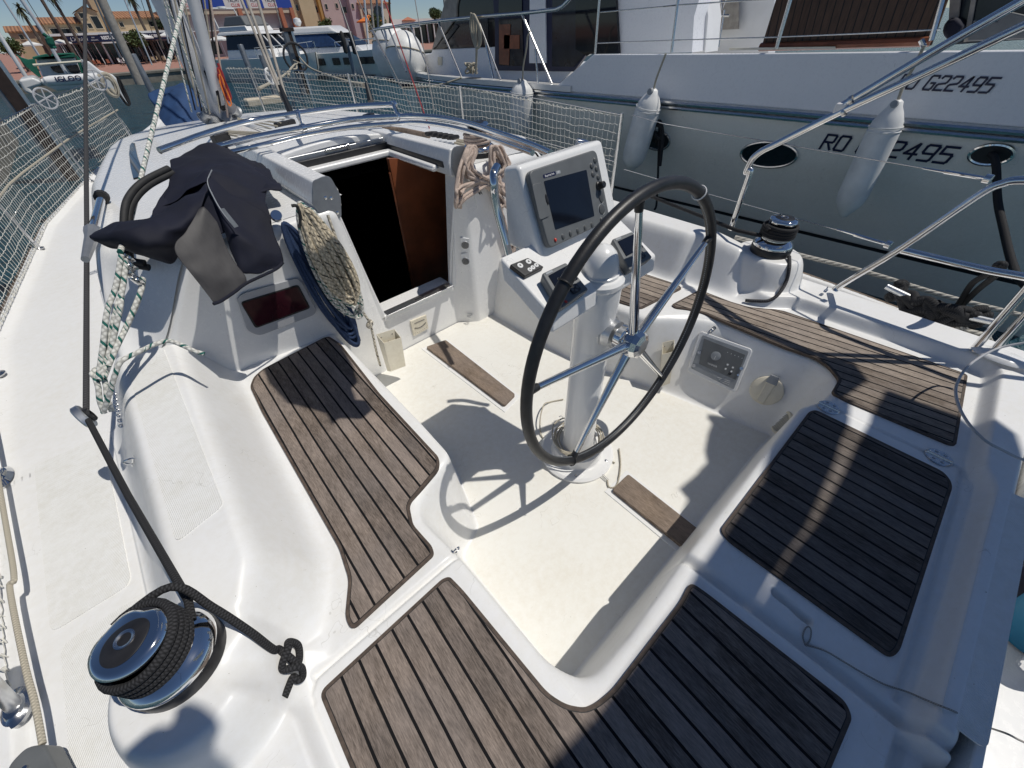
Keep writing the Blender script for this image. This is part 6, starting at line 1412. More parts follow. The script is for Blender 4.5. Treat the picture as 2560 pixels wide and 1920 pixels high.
# fenders
def fender(topq, botq, lq, rq, X_, label, crop, hang, black=False, grp='fenders hanging along the motor yacht'):
    t_ = at(crop(*topq), x=X_); b_ = at(crop(*botq), x=X_); w_ = (at(crop(*lq), x=X_)-at(crop(*rq), x=X_)).length/2
    ax = (t_-b_); L_ = ax.length; r_ = w_*.93
    prof = [(0,0),(r_*.28,.005*L_),(r_*.36,.03*L_),(r_*.62,.07*L_),(r_*.9,.14*L_),(r_,.22*L_),(r_*1.0,.5*L_),(r_*.99,.74*L_),(r_*.88,.84*L_),(r_*.62,.91*L_),(r_*.42,.95*L_),(r_*.34,.985*L_),(r_*.2,L_),(0,L_)]
    o = empty('fender', b_, label, 'fender', grp); M_ = frame(b_, ax)
    mb = MB(); mb.lathe(prof, M_, 36); mb.build('body', 'fender', o, sharp=60)
    for h_ in (.765, .80): mb = MB(); mb.lathe([(r_*.985,h_*L_-.006),(r_*1.015,h_*L_),(r_*.985,h_*L_+.006)], M_, 36); mb.build('rib', 'fender', o)
    disc3('eye_plug', M_ @ Vector((-r_*.1,0,L_*.965)), (-1,.1,.2), r_*.22, 'grey_plastic_light', o, .05)
    hq = [t_]+[at(crop(*q), x=X_) for q in hang]; mb = MB(); mb.tube(spl(hq, 5), .010, 8); mb.build('lanyard', 'rope_cream', o); return o
fender((1245,490),(1232,838),(1180,600),(1284,600), 4.47, 'scuffed white fender hanging nearest the bow, half behind the net', d2, [(1250,400),(1268,300),(1275,230),(1290,190)])
fender((2052,545),(1905,1045),(1935,760),(2078,760), 4.42, 'grey white fender hanging behind the end post of the net', d2, [(2068,480),(2125,330)])
fender((1440,612),(1098,1330),(1200,930),(1430,930), 4.36, 'largest bright white fender hanging in front of the lower registration number', d3, [(1480,500),(1530,420),(1600,280)])
for q, r_, l_, X_ in (((600,1000), 185, 'larger cream ball fender on the bow deck with blue end cap', 5.15), ((850,1110), 190, 'smaller cream ball fender leaning against the cabin on the bow deck', 4.95)):
    c = at(q4(*q), x=X_); R_b = (at(q4(q[0]-r_, q[1]), x=X_)-at(q4(q[0]+r_, q[1]), x=X_)).length/2*.95
    o = empty('ball_fender', c, l_, 'fender', 'ball fenders on the bow'); M_ = frame(c, (-.5,-.25,.0) if 0 else (.25,.1,1))
    mb = MB(); mb.lathe([(R_b*math.sin(a)*(1 if a < 1.9 else .93), R_b*1.2*math.cos(a)) for a in np.linspace(0, math.pi, 18)], M_, 32); mb.build('body', 'fender', o)
    mb = MB(); mb.lathe([(R_b*math.sin(a)*1.02, -R_b*1.22*math.cos(a)) for a in np.linspace(0, .55, 7)], M_, 24); mb.build('end_cap', 'navy_paint', o)
    mb = MB(); mb.tube([M_ @ Vector((R_b*.97*math.cos(a), R_b*.97*math.sin(a), R_b*.35)) for a in np.linspace(0, 6.28, 30, endpoint=False)], .01, 6, closed=True); mb.build('lashing', 'rope_cream', o)
rope('mooring_rope', [at(d3(2010,950), x=4.62), at(d3(2040,1010), x=4.5), at(d3(2050,1229), x=4.4), at(C7(2060,420), x=4.2), at(C7(2120,660), x=3.9), at(C7(2195,790), x=3.6), at(C7(2500,1000), x=3.2)], .022, 'rope_black', 'black mooring rope leading out of the hawse hole in the yacht side', 'rope', 'black ropes on the motor yacht side')
rope('cord', [at(d2(2085,740), x=4.55), at(d2(2082,900), x=4.5), at(d2(2070,1229), x=4.45), at(w5(1345,620), x=4.4)], .012, 'rope_black', 'thin black cord hanging from the porthole behind the white fender', 'rope', 'black ropes on the motor yacht side')
rope('cord', [at(d2(*q), x=4.48) for q in ((2060,760),(2100,790),(2090,850),(2050,800),(2085,745),(2105,830),(2088,1020))], .018, 'rope_black', 'knotted black strap bundled beside the porthole', 'strap', 'black ropes on the motor yacht side')
# ------------------------------------------------------------- quay and town, 45 to 65 m off
tex_surface('paving', (.33,.17,.13), (.42,.23,.18), 3, .85); tex_surface('stone', (.14,.13,.11), (.27,.25,.21), 1.2, .9, .8, 4)
tex_surface('wall_tan', (.50,.38,.24), (.58,.45,.29), .7, .9); tex_surface('wall_yellow', (.55,.44,.27), (.62,.50,.32), .7); tex_surface('wall_pink', (.50,.38,.36), (.57,.44,.42), .7)
tex_surface('wall_lilac', (.46,.38,.42), (.52,.44,.47), .7); tex_surface('wall_ochre', (.46,.26,.08), (.55,.33,.12), .7); tex_surface('wall_grey', (.36,.33,.34), (.42,.39,.40), .7); tex_surface('wall_cream', (.58,.50,.38), (.64,.56,.44), .7)
tex_surface('brick_orange', (.42,.16,.09), (.50,.20,.12), 2); tex_surface('bark', (.07,.055,.045), (.15,.12,.10), 6, .9, 1, 12); tex_surface('foliage', (.03,.055,.012), (.085,.12,.03), 3, .7); tex_surface('foliage_dark', (.015,.03,.01), (.045,.065,.02), 3, .7); tex_surface('palm_leaf', (.03,.045,.02), (.09,.09,.04), 3, .7)
m, t, b = newmat('roof_tile'); v = texco(t); wv = nd(t, 'ShaderNodeTexWave', bands_direction='X'); wv.inputs['Scale'].default_value = 1.3; wv.inputs['Distortion'].default_value = .4; t.links.new(v, wv.inputs[0])
c = ramp(t, noise(t, v, 4, 5, .7), [(.3, (.30,.13,.065)), (.7, (.50,.27,.14))]); c = mixc(t, ramp(t, wv.outputs[1], [(.1, (.65,)*3), (.5, (0,)*3)]), c, (.12,.05,.03)); t.links.new(c, b.inputs['Base Color']); b.inputs['Roughness'].default_value = .85; bump(t, wv.outputs[1], b, .8, .06)
YQ = 60.
def zat(p, y=YQ): return at(p, y=y).z
def xat(p, y=YQ): return at(p, y=y).x
mb = MB(); mb.box((-260, 48, -3), (260, 50, .0)); struct('quay_wall', mb, 'stone')
mb = MB(); mb.add([(-260,49.9,.005),(260,49.9,.005),(260,61,.38),(-260,61,.38)], [(0,1,2,3)]); mb.add([(-260,61,.38),(260,61,.38),(600,900,.4),(-600,900,.4)], [(0,1,2,3)]); struct('quay_pavement', mb, 'paving')
mb = MB(); mb.box((-260, 47.92, -.10), (260, 49.95, .055)); struct('quay_kerb', mb, 'stone', bevel=.02)
def house(name, label, x0, x1, zb, zt, mat, roof=None, y0=YQ, dep=8, windows=(), rh=.5, ov=.15, grp=None):
    o = empty(name, ((x0+x1)/2, y0+dep/2, zb), label, 'building', grp)
    mb = MB(); mb.box((x0, y0, zb-.5), (x1, y0+dep, zt)); mb.build('wall', mat, o)
    if roof == 'gable':
        mb = MB(); mb.add([(x0-ov,y0-ov,zt),(x1+ov,y0-ov,zt),(x1+ov,y0+dep/2,zt+rh),(x0-ov,y0+dep/2,zt+rh),(x1+ov,y0+dep+ov,zt),(x0-ov,y0+dep+ov,zt),(x0-ov,y0-ov,zt-.08),(x1+ov,y0-ov,zt-.08)], [(0,1,2,3),(3,2,4,5),(0,3,5),(1,4,2),(6,7,1,0)], smooth=False); mb.build('roof', 'roof_tile', o)
    elif roof == 'gable_side':
        xm = (x0+x1)/2; mb = MB(); mb.add([(x0-ov,y0-ov,zt),(xm,y0-ov,zt+rh),(x1+ov,y0-ov,zt),(x0-ov,y0+dep,zt),(xm,y0+dep,zt+rh),(x1+ov,y0+dep,zt)], [(0,1,4,3),(1,2,5,4)], smooth=False); mb.add([(x0,y0,zt),(x1,y0,zt),(xm,y0,zt+rh*.97)], [(0,1,2)], 1, smooth=False); mb.build('roof', ['roof_tile', mat], o)
    for (u, v_, w_, h_) in windows:
        xw = x0+(x1-x0)*u; zw = zb+(zt-zb)*v_; f_ = MB(); f_.box((xw-w_/2-.04, y0-.05, zw-h_/2-.04), (xw+w_/2+.04, y0-.002, zw+h_/2+.04)); fo = f_.build('window_frame', 'wall_cream' if mat != 'wall_cream' else 'brick_orange', o)
        g_ = MB(); g_.box((xw-w_/2, y0-.056, zw-h_/2), (xw+w_/2, y0-.051, zw+h_/2)); g_.build('pane', 'glass_dark', fo)
    return o
GB = 'houses along the quay'
house('house', 'low tan house with tiled roof at the far left of the quay', -1.75, .55, .4, 2.85, 'wall_tan', 'gable', 62.5, 6, ((.3,.85,.25,.3),(.75,.85,.2,.3)), .42, grp=GB)
hh = house('house', 'long tan house with striped tiled roof between the two left palms', .62, 3.5, .4, 3.28, 'wall_tan', 'gable', 62, 6, ((.25,.82,.5,.35),(.55,.80,.9,.4),(.85,.85,.3,.3)), .5, grp=GB)
house('house', 'tan tower house with dark square attic opening beside the furled sail', 3.5, 4.9, .4, 3.95, 'wall_tan', 'gable_side', 60.8, 5, ((.22,.93,.42,.32),(.3,.74,.3,.3),(.75,.80,.5,.8)), .38, grp=GB)
house('chimney_house', 'narrow tan tower rising above the roofs', 4.95, 5.75, .4, 5.6, 'wall_tan', 'gable', 63, 3, (), .3, grp=GB)
house('house', 'broad tan house with wide tiled roof left of the mast', 5.6, 9.6, .4, 3.55, 'wall_tan', 'gable', 62, 8, ((.2,.85,.3,.3),(.8,.85,.35,.35)), .6, grp=GB)
o = house('restaurant', 'restaurant on the quay under navy sign boards reading Restaurant and Glacier', .6, 9.3, .38, 1.92, 'wall_pink', None, 60.5, 2)
mb = MB(); mb.box((.55,59.7,2.40),(9.3,62,2.56)); mb.build('canopy', 'white_paint', o)
mb = MB(); mb.box((1.66,59.62,1.93),(4.05,59.7,2.36)); sg = mb.build('sign_board', 'navy_paint', o)
mb = MB(); mb.box((4.06,59.60,1.93),(5.9,59.7,2.42)); s2_ = mb.build('sign_board', 'sign_blue' if 'sign_blue' in MATS else 'navy_paint', o)
mb = MB(); mb.box((6.6,59.60,1.93),(9.2,59.7,2.40)); s3_ = mb.build('sign_board', 'navy_paint', o)
mb = MB(); mb.box((4.0,59.2,1.80),(6.2,59.7,1.90)); mb.build('awning', 'white_cloth', o)
fxm = lambda x, z, y=59.58: frame((x, y, z), (0,-1,0), (1,0,0))
text('lettering', "L'Amiral", fxm(2.55, 2.15, 59.60), .36, 'white_text', sg, .005, .3); text('lettering', 'BAR', fxm(3.6, 2.23, 59.60), .12, 'white_text', sg, .005); text('lettering', 'BRASSERIE', fxm(3.62, 2.06, 59.60), .11, 'white_text', sg, .005)
text('lettering', 'RESTAURANT', fxm(5.05, 2.18), .30, 'white_text', s2_, .005, 0, xs=.95, bold=.012); text('lettering', 'GLACIER', fxm(8.0, 2.18), .27, 'white_text', s3_, .005, bold=.010)
for x in np.arange(1.0, 9.2, .42):
    mb = MB(); mb.box((x, 60.40, .38), (x+.36, 60.49, 1.82)); mb.build('door_pane', 'glass_dark', o)
for k, x in enumerate((1.1,1.95,2.75,3.45,3.98,4.05,4.9,5.6,6.6,7.4,8.3)):
    mb = MB(); mb.box((x-.03, 60.0, .36), (x+.03, 60.08, 1.92)); mb.build('post', 'white_paint', o)
def parasol(x, y, zt, w_, label, mat='white_cloth', zg=.35):
    o = empty('parasol', (x, y, zg), label, 'parasol', 'parasols on the quay'); mb = MB(); n_ = 8
    vs = [(x, y, zt)]+[(x+w_*math.cos(a), y+w_*math.sin(a), zt-.34*w_) for a in np.linspace(0, 2*math.pi, n_, endpoint=False)]+[(x+w_*math.cos(a), y+w_*math.sin(a), zt-.34*w_-.09) for a in np.linspace(0, 2*math.pi, n_, endpoint=False)]
    mb.add(vs, [(0, i+1, (i+1) % n_+1) for i in range(n_)]+[(i+1, n_+i+1, n_+(i+1) % n_+1, (i+1) % n_+1) for i in range(n_)], smooth=False); mb.build('canopy', mat, o)
    mb = MB(); mb.tube([(x, y, zg), (x, y, zt)], .03, 6); mb.build('pole', 'alu', o)
parasol(-.75, 58, 2.17, .72, 'white parasol at the far left end of the restaurant terrace'); parasol(1.2, 58, 2.2, .70, 'white parasol directly left of the second palm trunk'); parasol(7.2, 58.4, 2.35, .75, 'white parasol in front of the Glacier sign', ); parasol(9.0, 58.4, 2.40, .70, 'white parasol nearest the mast on the left side')
parasol(11.9, 52, 2.0, .9, 'cream parasol between the mast and the flybridge yacht'); parasol(29.9, 58, 3.25, 1.6, 'orange parasol before the arched house', 'orange', .4); parasol(37.6, 62, 3.1, 1.0, 'dark orange tiled kiosk roof beside the round tree', 'brick_orange', .4)
# chairs on the terrace
def chair(x, y, z, rz, mat, lab_, grp):
    o = empty('terrace_chair', (x, y, z), lab_, 'chair', grp, rz); M_ = Matrix.Translation((x, y, z)) @ Matrix.Rotation(rz, 4, 'Z')
    mb = MB(); mb.box((-.10,-.10,.20),(.10,.10,.225),0,M_); mb.build('seat', mat, o)
    mb = MB(); mb.box((-.10,.08,.22),(.10,.105,.46),0,M_); mb.build('backrest', mat, o)
    for a in (-.09,.09):
        for b_ in (-.09,.09): mb = MB(); mb.box((a-.01,b_-.01,0),(a+.01,b_+.01,.2),0,M_); mb.build('leg', 'dark_paint', o)
    return o
def dupt(root, loc, rz, label):
    r_ = root.copy(); COL.objects.link(r_); r_['label'] = label
    inv = root.matrix_basis if False else Matrix.LocRotScale(root.location, root.rotation_euler, root.scale).inverted()
    for ch in list(root.children):
        c_ = ch.copy(); COL.objects.link(c_); c_.parent = r_; c_.matrix_parent_inverse = inv
    r_.location = loc; r_.rotation_euler = (0, 0, rz); return r_
mats3 = (('white_paint','white'),('brick_orange','red'),('wall_yellow','yellow'))
CG = 'chairs on the restaurant terrace'
protos = [chair(1.9, 58.6, .31, .4, 'brick_orange', 'red terrace chair in the left group before the dark doorway', CG), chair(5.0, 58.6, .31, .4, 'white_paint', 'pale terrace chair in the middle group below the Restaurant sign', CG), chair(7.0, 58.6, .31, 1.2, 'wall_yellow', 'straw coloured terrace chair in the right group below the Glacier sign', CG)]
R2 = random.Random(12)
for k in range(30):
    g = k % 3; x = (1.5, 4.3, 6.5)[g]+R2.uniform(0, (2.2, 1.7, 2.4)[g]); y_ = R2.uniform(57.2, 59.7)
    dupt(protos[g], (x, y_, float(np.interp(y_, [50,61],[.005,.38]))), R2.uniform(0, 6.28), protos[g]['label'])
# yacht club
o = empty('club_building', (18, 62, .4), 'pale building with blue and white banners and orange pillars behind the flybridge yacht', 'building')
mb = MB(); mb.box((9.9, 60, 2.0), (21.9, 66, 3.6)); mb.box((9.9, 60.4, 0), (21.9, 66, 2.0)); mb.build('wall', 'wall_grey', o)
mb = MB(); mb.box((9.9, 59.6, 2.35), (22.0, 60, 2.42)); mb.build('balcony_rail', 'white_paint', o)
m_, t_, b_ = newmat('banner_blue'); b_.inputs['Base Color'].default_value = (.02,.07,.38,1); b_.inputs['Roughness'].default_value = .7
for (xa, xb, mt_) in ((9.9,11.2,'banner_blue'),(11.2,12.7,'white_cloth'),(12.7,14.4,'banner_blue'),(14.4,15.3,'banner_blue'),(15.3,16.9,'white_cloth'),(16.9,17.4,'banner_blue'),(17.4,18.6,'white_cloth'),(18.6,19.0,'banner_blue'),(19.0,20.35,'white_cloth'),(20.35,21.9,'banner_blue')):
    mb = MB(); mb.box((xa+.004, 59.5, 3.98), (xb, 59.56, 4.95)); bn = mb.build('banner', mt_, o)
    if mt_ == 'white_cloth':
        xm = (xa+xb)/2; text('lettering', 'YACHT', frame((xm+.15,59.49,4.55),(0,-1,0),(1,0,0)), .34, 'navy_paint', bn, .004); text('lettering', 'CLUB', frame((xm+.2,59.49,4.22),(0,-1,0),(1,0,0)), .34, 'red', bn, .004)
mb = MB(); mb.box((9.9, 59.56, 3.6), (22.0, 66, 4.0)); mb.build('roof', 'wall_cream', o)
for x in (16.3, 20.4, 21.55): mb = MB(); mb.box((x, 59.4, .4), (x+.38, 59.8, 4.0)); mb.build('pillar', 'brick_orange', o)
for x in (12.5,14.4,17.5,19): mb = MB(); mb.box((x, 60.38, .6), (x+1.1, 60.397, 1.8)); mb.build('window', 'glass_dark', o)
W3 = ((.5,.45,.35,.5),(.5,.75,.35,.5))
house('house', 'tall beige town house right of the blue banner', 22.0, 23.2, .4, 7, 'wall_tan', None, 61, 6, ((.8,.55,.25,.45),), grp=GB)
house('house', 'pale yellow town house second to the right of the banner', 23.2, 24.9, .4, 7, 'wall_yellow', None, 60.6, 6, (), grp=GB)
house('house', 'recessed tan town house with a balcony', 24.9, 25.5, .4, 7, 'wall_cream', None, 61.4, 6, ((.5,.53,.35,.5),), grp=GB)
house('house', 'narrow ochre house front', 25.5, 25.85, .4, 7, 'wall_ochre', None, 60.9, 6, (), grp=GB)
house('house', 'pink town house with small framed windows', 25.85, 28.0, .4, 7, 'wall_pink', None, 60.8, 6, ((.2,.56,.25,.42),(.8,.57,.25,.38)), grp=GB)
house('house', 'recessed lilac town house with a dark window', 28.0, 29.2, .4, 7, 'wall_lilac', None, 61.5, 6, ((.5,.52,.7,.5),), grp=GB)
house('house', 'lilac corner house between the dark window and the arched cream house', 29.2, 30.2, .4, 7, 'wall_lilac', None, 60.7, 6, ((.3,.56,.25,.4),), grp=GB)
o = house('house', 'cream house with tall arched window and tiled eaves', 30.2, 34.3, .4, 4.35, 'wall_cream', 'gable', 60.4, 6, ((.15,.82,.6,.6),), .5, grp=GB)
mb = MB(); pa_ = [(31.9,2.95),(33.2,2.95),(33.2,3.6)]+[(32.55+.65*math.cos(a), 3.6+.5*math.sin(a)) for a in np.linspace(.2, 2.94, 9)]+[(31.9,3.6)]
mb.prism([(x,z) for x,z in pa_], 0, .05, 0, Matrix(((1,0,0,0),(0,0,-1,60.39),(0,1,0,0),(0,0,0,1)))); mb.build('arched_window', 'glass_dark', o)
o = empty('market_hall', (37, 70, .4), 'long low white flat roofed hall beyond the bow of the motor yacht', 'building')
mb = MB(); mb.box((31.5, 62, 2.35), (48, 68, 2.9)); mb.build('roof', 'white_paint', o)
for x in np.arange(31.6, 47, 1.1): mb = MB(); mb.box((x, 62.05, .4), (x+.14, 62.2, 2.35)); mb.build('column', 'white_paint', o)
mb = MB(); mb.box((31.5, 64, .4), (48, 64.2, 2.35)); mb.build('wall', 'glass_dark', o)
mb = MB(); mb.lathe([(1.55*math.sin(a)*1.0, .75*math.cos(a)) for a in np.linspace(0, math.pi/2, 8)], Matrix.Translation((36.3, 70, 3.15)) @ Matrix.Diagonal((1.05,1,1.0,1)), 24); tag(mb.build('domed_tent', 'white_cloth', None), 'low pale dome roof on the skyline', 'tent')
bpy.data.objects['domed_tent'].data.materials[0] = MATS['wall_cream']
# trees
def leafball(mb, c, rx, rz, n, s_, R_, mi=0):
    for _ in range(n):
        a = R_.uniform(0, 6.283); u = R_.uniform(-1, 1); q = (R_.random()**.45); cr = math.sqrt(1-u*u)
        p = Vector(c)+Vector((rx*q*cr*math.cos(a), rx*q*cr*math.sin(a), rz*q*u)); d_ = Vector((R_.uniform(-1,1), R_.uniform(-1,1), R_.uniform(-1,1))).normalized(); e_ = d_.cross(Vector((R_.uniform(-1,1), R_.uniform(-1,1), R_.uniform(-1,1)))).normalized()
        mb.add([p-d_*s_, p+e_*s_*.5, p+d_*s_, p-e_*s_*.5], [(0,1,2,3)], mi, smooth=False)
def tree(x, y, zb, zc, r_, label, mat='foliage', seed=1, n=900, s_=.11, grp='small trees on the quay'):
    R_ = random.Random(seed); o = empty('tree', (x, y, zb), label, 'tree', grp)
    mb = MB(); mb.tube([(x, y, zb), (x+.05, y, (zb+zc)/2), (x, y, zc)], [.10,.07,.04], 8); mb.build('trunk', 'bark', o)
    mb = MB()
    for k in range(7): a = R_.uniform(0, 6.28); leafball(mb, (x+r_*.5*math.cos(a), y+r_*.5*math.sin(a), zc+r_*.45*R_.uniform(-1,1)), r_*.6, r_*.5, n//7, s_, R_)
    mb.build('crown', mat, o)
tree(-1.9, 57, .3, 2.0, .85, 'leafy tree at the left edge of the quay', seed=3); tree(6.35, 57.5, .3, 2.15, .85, 'leafy tree in front of the restaurant right of the furled sail', seed=4)
tree(9.2, 61, .4, 3.0, .5, 'dark shrub tree on the roof line by the mast', 'foliage_dark', seed=5); tree(24.0, 57, .4, 2.4, .8, 'bushy tree behind the wheelhouse of the flybridge yacht', seed=6); tree(29.6, 55.5, .4, 2.2, 1.25, 'rounded tree beneath the orange parasol', seed=7, n=1500)
tree(40.6, 60, .4, 2.9, 1.0, 'round tree on the skyline left of the grey canvas screen cover', seed=8, n=1300); tree(41.2, 61, .4, 3.4, .6, 'darker tree crown just above the round tree', 'foliage_dark', seed=9)
def palm(x, y, zb, zt, label, lean=0, seed=1, w_=.12):
    R_ = random.Random(seed); o = empty('palm_tree', (x, y, zb), label, 'palm tree', 'palms along the quay')
    P = spl([(x, y, zb), (x+lean*.3, y, zb+(zt-zb)*.5), (x+lean, y, zt)], 10)
    mb = MB(); mb.tube(P, [w_*(1.1-.3*i/len(P)+.08*(i % 2)) for i in range(len(P))], 10); mb.build('trunk', 'bark', o)
    mb = MB(); top = P[-1]
    for k in range(46):
        a = R_.uniform(0, 6.283); e_ = R_.uniform(-1.2, 1.3); L_ = R_.uniform(.45, .75)
        d_ = Vector((math.cos(a)*math.cos(e_), math.sin(a)*math.cos(e_), math.sin(e_))); pts = [top+d_*L_*f+Vector((0,0,-.35*f*f)) for f in (0,.35,.7,1)]; sd_ = d_.cross(Vector((0,0,1))).normalized()*.05
        for i in range(3):
            mb.add([pts[i]-sd_, pts[i]+sd_, pts[i+1]+sd_*(1.2 if i < 2 else .1), pts[i+1]-sd_*(1.2 if i < 2 else .1)], [(0,1,2,3)], smooth=False)
    for k in range(30):
        a = R_.uniform(0, 6.283); zq = top.z-R_.uniform(0, .9); c_ = Vector((top.x, top.y, zq)); d_ = Vector((math.cos(a), math.sin(a), -1.2)).normalized()*R_.uniform(.18,.34)
        sd_ = Vector((-math.sin(a), math.cos(a), 0))*.03; mb.add([c_-sd_, c_+sd_, c_+d_+sd_*.4, c_+d_-sd_*.4], [(0,1,2,3)], smooth=False)
    mb.build('crown', 'palm_leaf', o)
palm(-.02, 59, .35, 4.15, 'shaggy palm with its whole crown visible at the far left', 0, 1, .11); palm(1.57, 57, .35, 6.4, 'tall bare palm trunk second from the left', .05, 2, .12); palm(2.38, 58, .35, 5.0, 'palm with dark drooping fronds third from the left', 0, 3, .11)
palm(7.78, 60, .35, 4.8, 'palm with dark fronds above the blue sign boards', .05, 4, .12)
# lamp and piles
def pile(x, y, zt, r_, label, mat='alu_dull', cap=None, lean=0):
    o = empty('mooring_pile', (x, y, SEA), label, 'mooring post', 'mooring posts'); mb = MB(); mb.lathe([(r_,SEA-1.5),(r_,zt-.02),(r_*.9,zt),(0,zt)], Matrix.Translation((x, y, 0)), 20); mb.build('post', mat, o)
    if cap: mb = MB(); mb.lathe([(r_*1.15,zt-cap),(r_*1.15,zt+.02),(0,zt+.03)], Matrix.Translation((x, y, 0)), 20); mb.build('collar', 'black_rubber', o)
simple('pile_metal', (.20,.22,.24), .45, .5, .25, 5); simple('pile_dark', (.035,.022,.018), .8, 0, .4, 8)
c = at(d1(470,1090), z=-.62); 
o = empty('mooring_pile', c, 'dark brown steel pile standing behind the port net', 'mooring post', 'mooring posts')
mb = MB(); mb.box((c.x-.17, c.y-.10, -2), (c.x+.05, c.y+.12, 1.9)); mb.build('dark_face', 'pile_dark', o); mb = MB(); mb.box((c.x+.052, c.y-.08, -2), (c.x+.11, c.y+.10, 1.9)); mb.build('steel_flange', 'alu', o)
mb = MB(); mb.box((c.x-.24, c.y-.08, -2), (c.x-.172, c.y+.10, 1.6)); mb.build('side_face', 'pile_metal', o)
y_ = 26.; c = at(q3(1040,1430), y=y_); zt_ = at(q3(780,560), y=y_).z
o = empty('mooring_pile', c, 'tall steel pile with rusty brown core in front of the flybridge yacht', 'mooring post', 'mooring posts')
mb = MB(); mb.box((c.x-.13, y_, -2), (c.x+.03, y_+.3, zt_)); mb.build('core', 'pile_dark', o)
mb = MB(); mb.box((c.x-.31, y_-.02, -2), (c.x-.132, y_+.32, zt_-.05)); mb.build('flange', 'pile_metal', o); mb = MB(); mb.box((c.x+.032, y_-.02, -2), (c.x+.14, y_+.32, zt_-.03)); mb.build('flange', 'alu', o); mb = MB(); mb.box((c.x-.36, y_-.04, zt_-.04), (c.x+.2, y_+.34, zt_+.10)); mb.build('cap', 'pile_dark', o)
for qt, qb, r_, l_, y_ in ((z4(660,490),z4(780,800),.14,'grey tube pile left of the flybridge yacht bow',30), (z4(870,610),z4(990,880),.11,'short grey tube pile tied with a line in front of the flybridge yacht',27), (z4(1830,440),z4(1940,870),.085,'slim grey pile before the white cruiser with two black fenders',24), (q2(960,990),q2(1280,1600),.10,'grey pile beside the furled sail',20)):
    zt_ = at(qt, y=y_).z; c = at(qb, y=y_); pile(c.x, y_, zt_, r_, l_, 'pile_metal')
for q, l_ in ((z4(1810,470), 'left of two black fenders on the slim pile'), (z4(1912,480), 'right of two black fenders by the slim pile')):
    c = at(q, y=23.7); mb = MB(); mb.lathe([(0,-.42),(.10,-.36),(.11,0),(.10,.32),(.04,.40),(0,.42)], Matrix.Translation(c), 18); tag(mb.build('fender', 'black_rubber', None), l_, 'fender')
c = at(q3(160,1560), y=24); mb = MB(); mb.box((-.75,-.3,-.16),(.75,.3,.16),0,Matrix.Translation((c.x,c.y,SEA+.12))); tag(mb.build('float', 'wall_cream', None, .08), 'pale floating pontoon block in front of the dark quay', 'float')
# masts of other boats on the left and middle
def mast_(qt, qb, y_, r_, label, mat='alu_mast', ext=3, grp='masts of moored boats'):
    a = at(qt, y=y_); b_ = at(qb, y=y_); mb = MB(); mb.tube([b_, a, a+(a-b_)*ext], r_, 12); return tag(mb.build('boat_mast', mat, None), label, 'mast', grp)
mast_(q2(400,0), q2(1110,1560), 19, .115, 'thick spar wrapped in pale furled sail leaning left', 'beige_cloth')
for a in range(0): pass
mast_(q1(400,0), q1(1020,930), 22, .05, 'slim mast carrying a rolled green cloth')
mast_(q1(0,660), q1(470,1400), 18, .045, 'slim white spar at the left edge', 'white_paint')
mast_(q2(1240,0), q2(1530,900), 24, .05, 'brown grey mast just left of the yacht mast', 'bark')
for k, (a, b_, m_) in enumerate(((z5(270,0),z5(320,560),'alu_mast'),(z5(340,0),z5(400,560),'beige_cloth'),(z5(405,0),z5(440,600),'pile_metal'),(z5(460,0),z5(500,500),'white_paint'),(z5(545,0),z5(560,420),'pile_dark'),(z5(1150,0),z5(1165,150),'beige_cloth'))):
    mast_(a, b_, 34, .07, ('first','second','third','fourth','fifth','last')[k]+' mast counted from the left in the group beyond the bow of the motor yacht', m_)
for k, (a, b_) in enumerate(((z3(300,0),z3(560,420)),(z3(540,0),z3(1000,560)),(z3(1560,0),z3(1800,700)))):
    mast_(a, b_, 30, .012, ('first','second','third')[k]+' thin rigging wire from the left against the town', 'pile_dark', grp='distant rigging wires')
for k, (a, b, y_, m_) in enumerate(((q1(260,300),q1(900,1300),26,'alu_mast'),(q2(820,0),q2(1330,1200),30,'alu_mast'),(q2(1420,0),q2(1640,800),28,'alu_mast'),(z3(1180,300),z3(1330,640),27,'pile_metal'),(q3(560,300),q3(620,520),33,'beige_cloth'))):
    mast_(a, b, y_, .03, ('far left','left of the furled sail','close left of the yacht mast','below the furled sail','above the flybridge yacht')[k]+' slender mast in the crowded moorings', m_, grp='slender masts in the moorings')
c0, c1 = at(q1(790,620), y=21.8), at(q1(1010,900), y=21.8); mb = MB(); mb.tube(spl([c0, c0.lerp(c1,.3)+Vector((.05,0,0)), c0.lerp(c1,.7), c1], 4), [.05]*4+[.10]*5+[.08]*3+[.05], 8); tag(mb.build('rolled_cloth', 'green_cloth', None), 'green cloth rolled on the slim mast above the green cabin cover', 'canvas cover')
# catamaran with green cover and dinghy
def box_px(name, pts, y_, th, mat, par, bev=0):
    P = [at(q1(*q), y=y_) for q in pts]; k = len(P); mb = MB(); Q = [p+Vector((0,th,0)) for p in P]
    mb.add(P+Q, [tuple(range(k)), tuple(range(2*k-1, k-1, -1))]+[(i, k+i, k+(i+1) % k, (i+1) % k) for i in range(k)], smooth=False); return fixn(mb.build(name, mat, par, bev))
CT = empty('catamaran', at(q1(1200,1400), y=16), 'white catamaran with green cabin cover moored beyond the port net', 'catamaran')
box_px('cabin', [(660,1090),(1380,1060),(1530,1370),(780,1420)], 16, 2, 'hull_upper', CT, .03)
box_px('green_cover', [(590,1050),(860,990),(930,1060),(960,985),(1370,975),(1400,1060),(1060,1075),(660,1095),(600,1080)], 15.8, .5, 'green_cloth', CT, .02)
box_px('green_side_cover', [(290,995),(400,1060),(520,1095),(640,1080),(680,1230),(770,1430),(700,1415),(480,1230)], 15.7, .1, 'green_cloth', CT, .01)
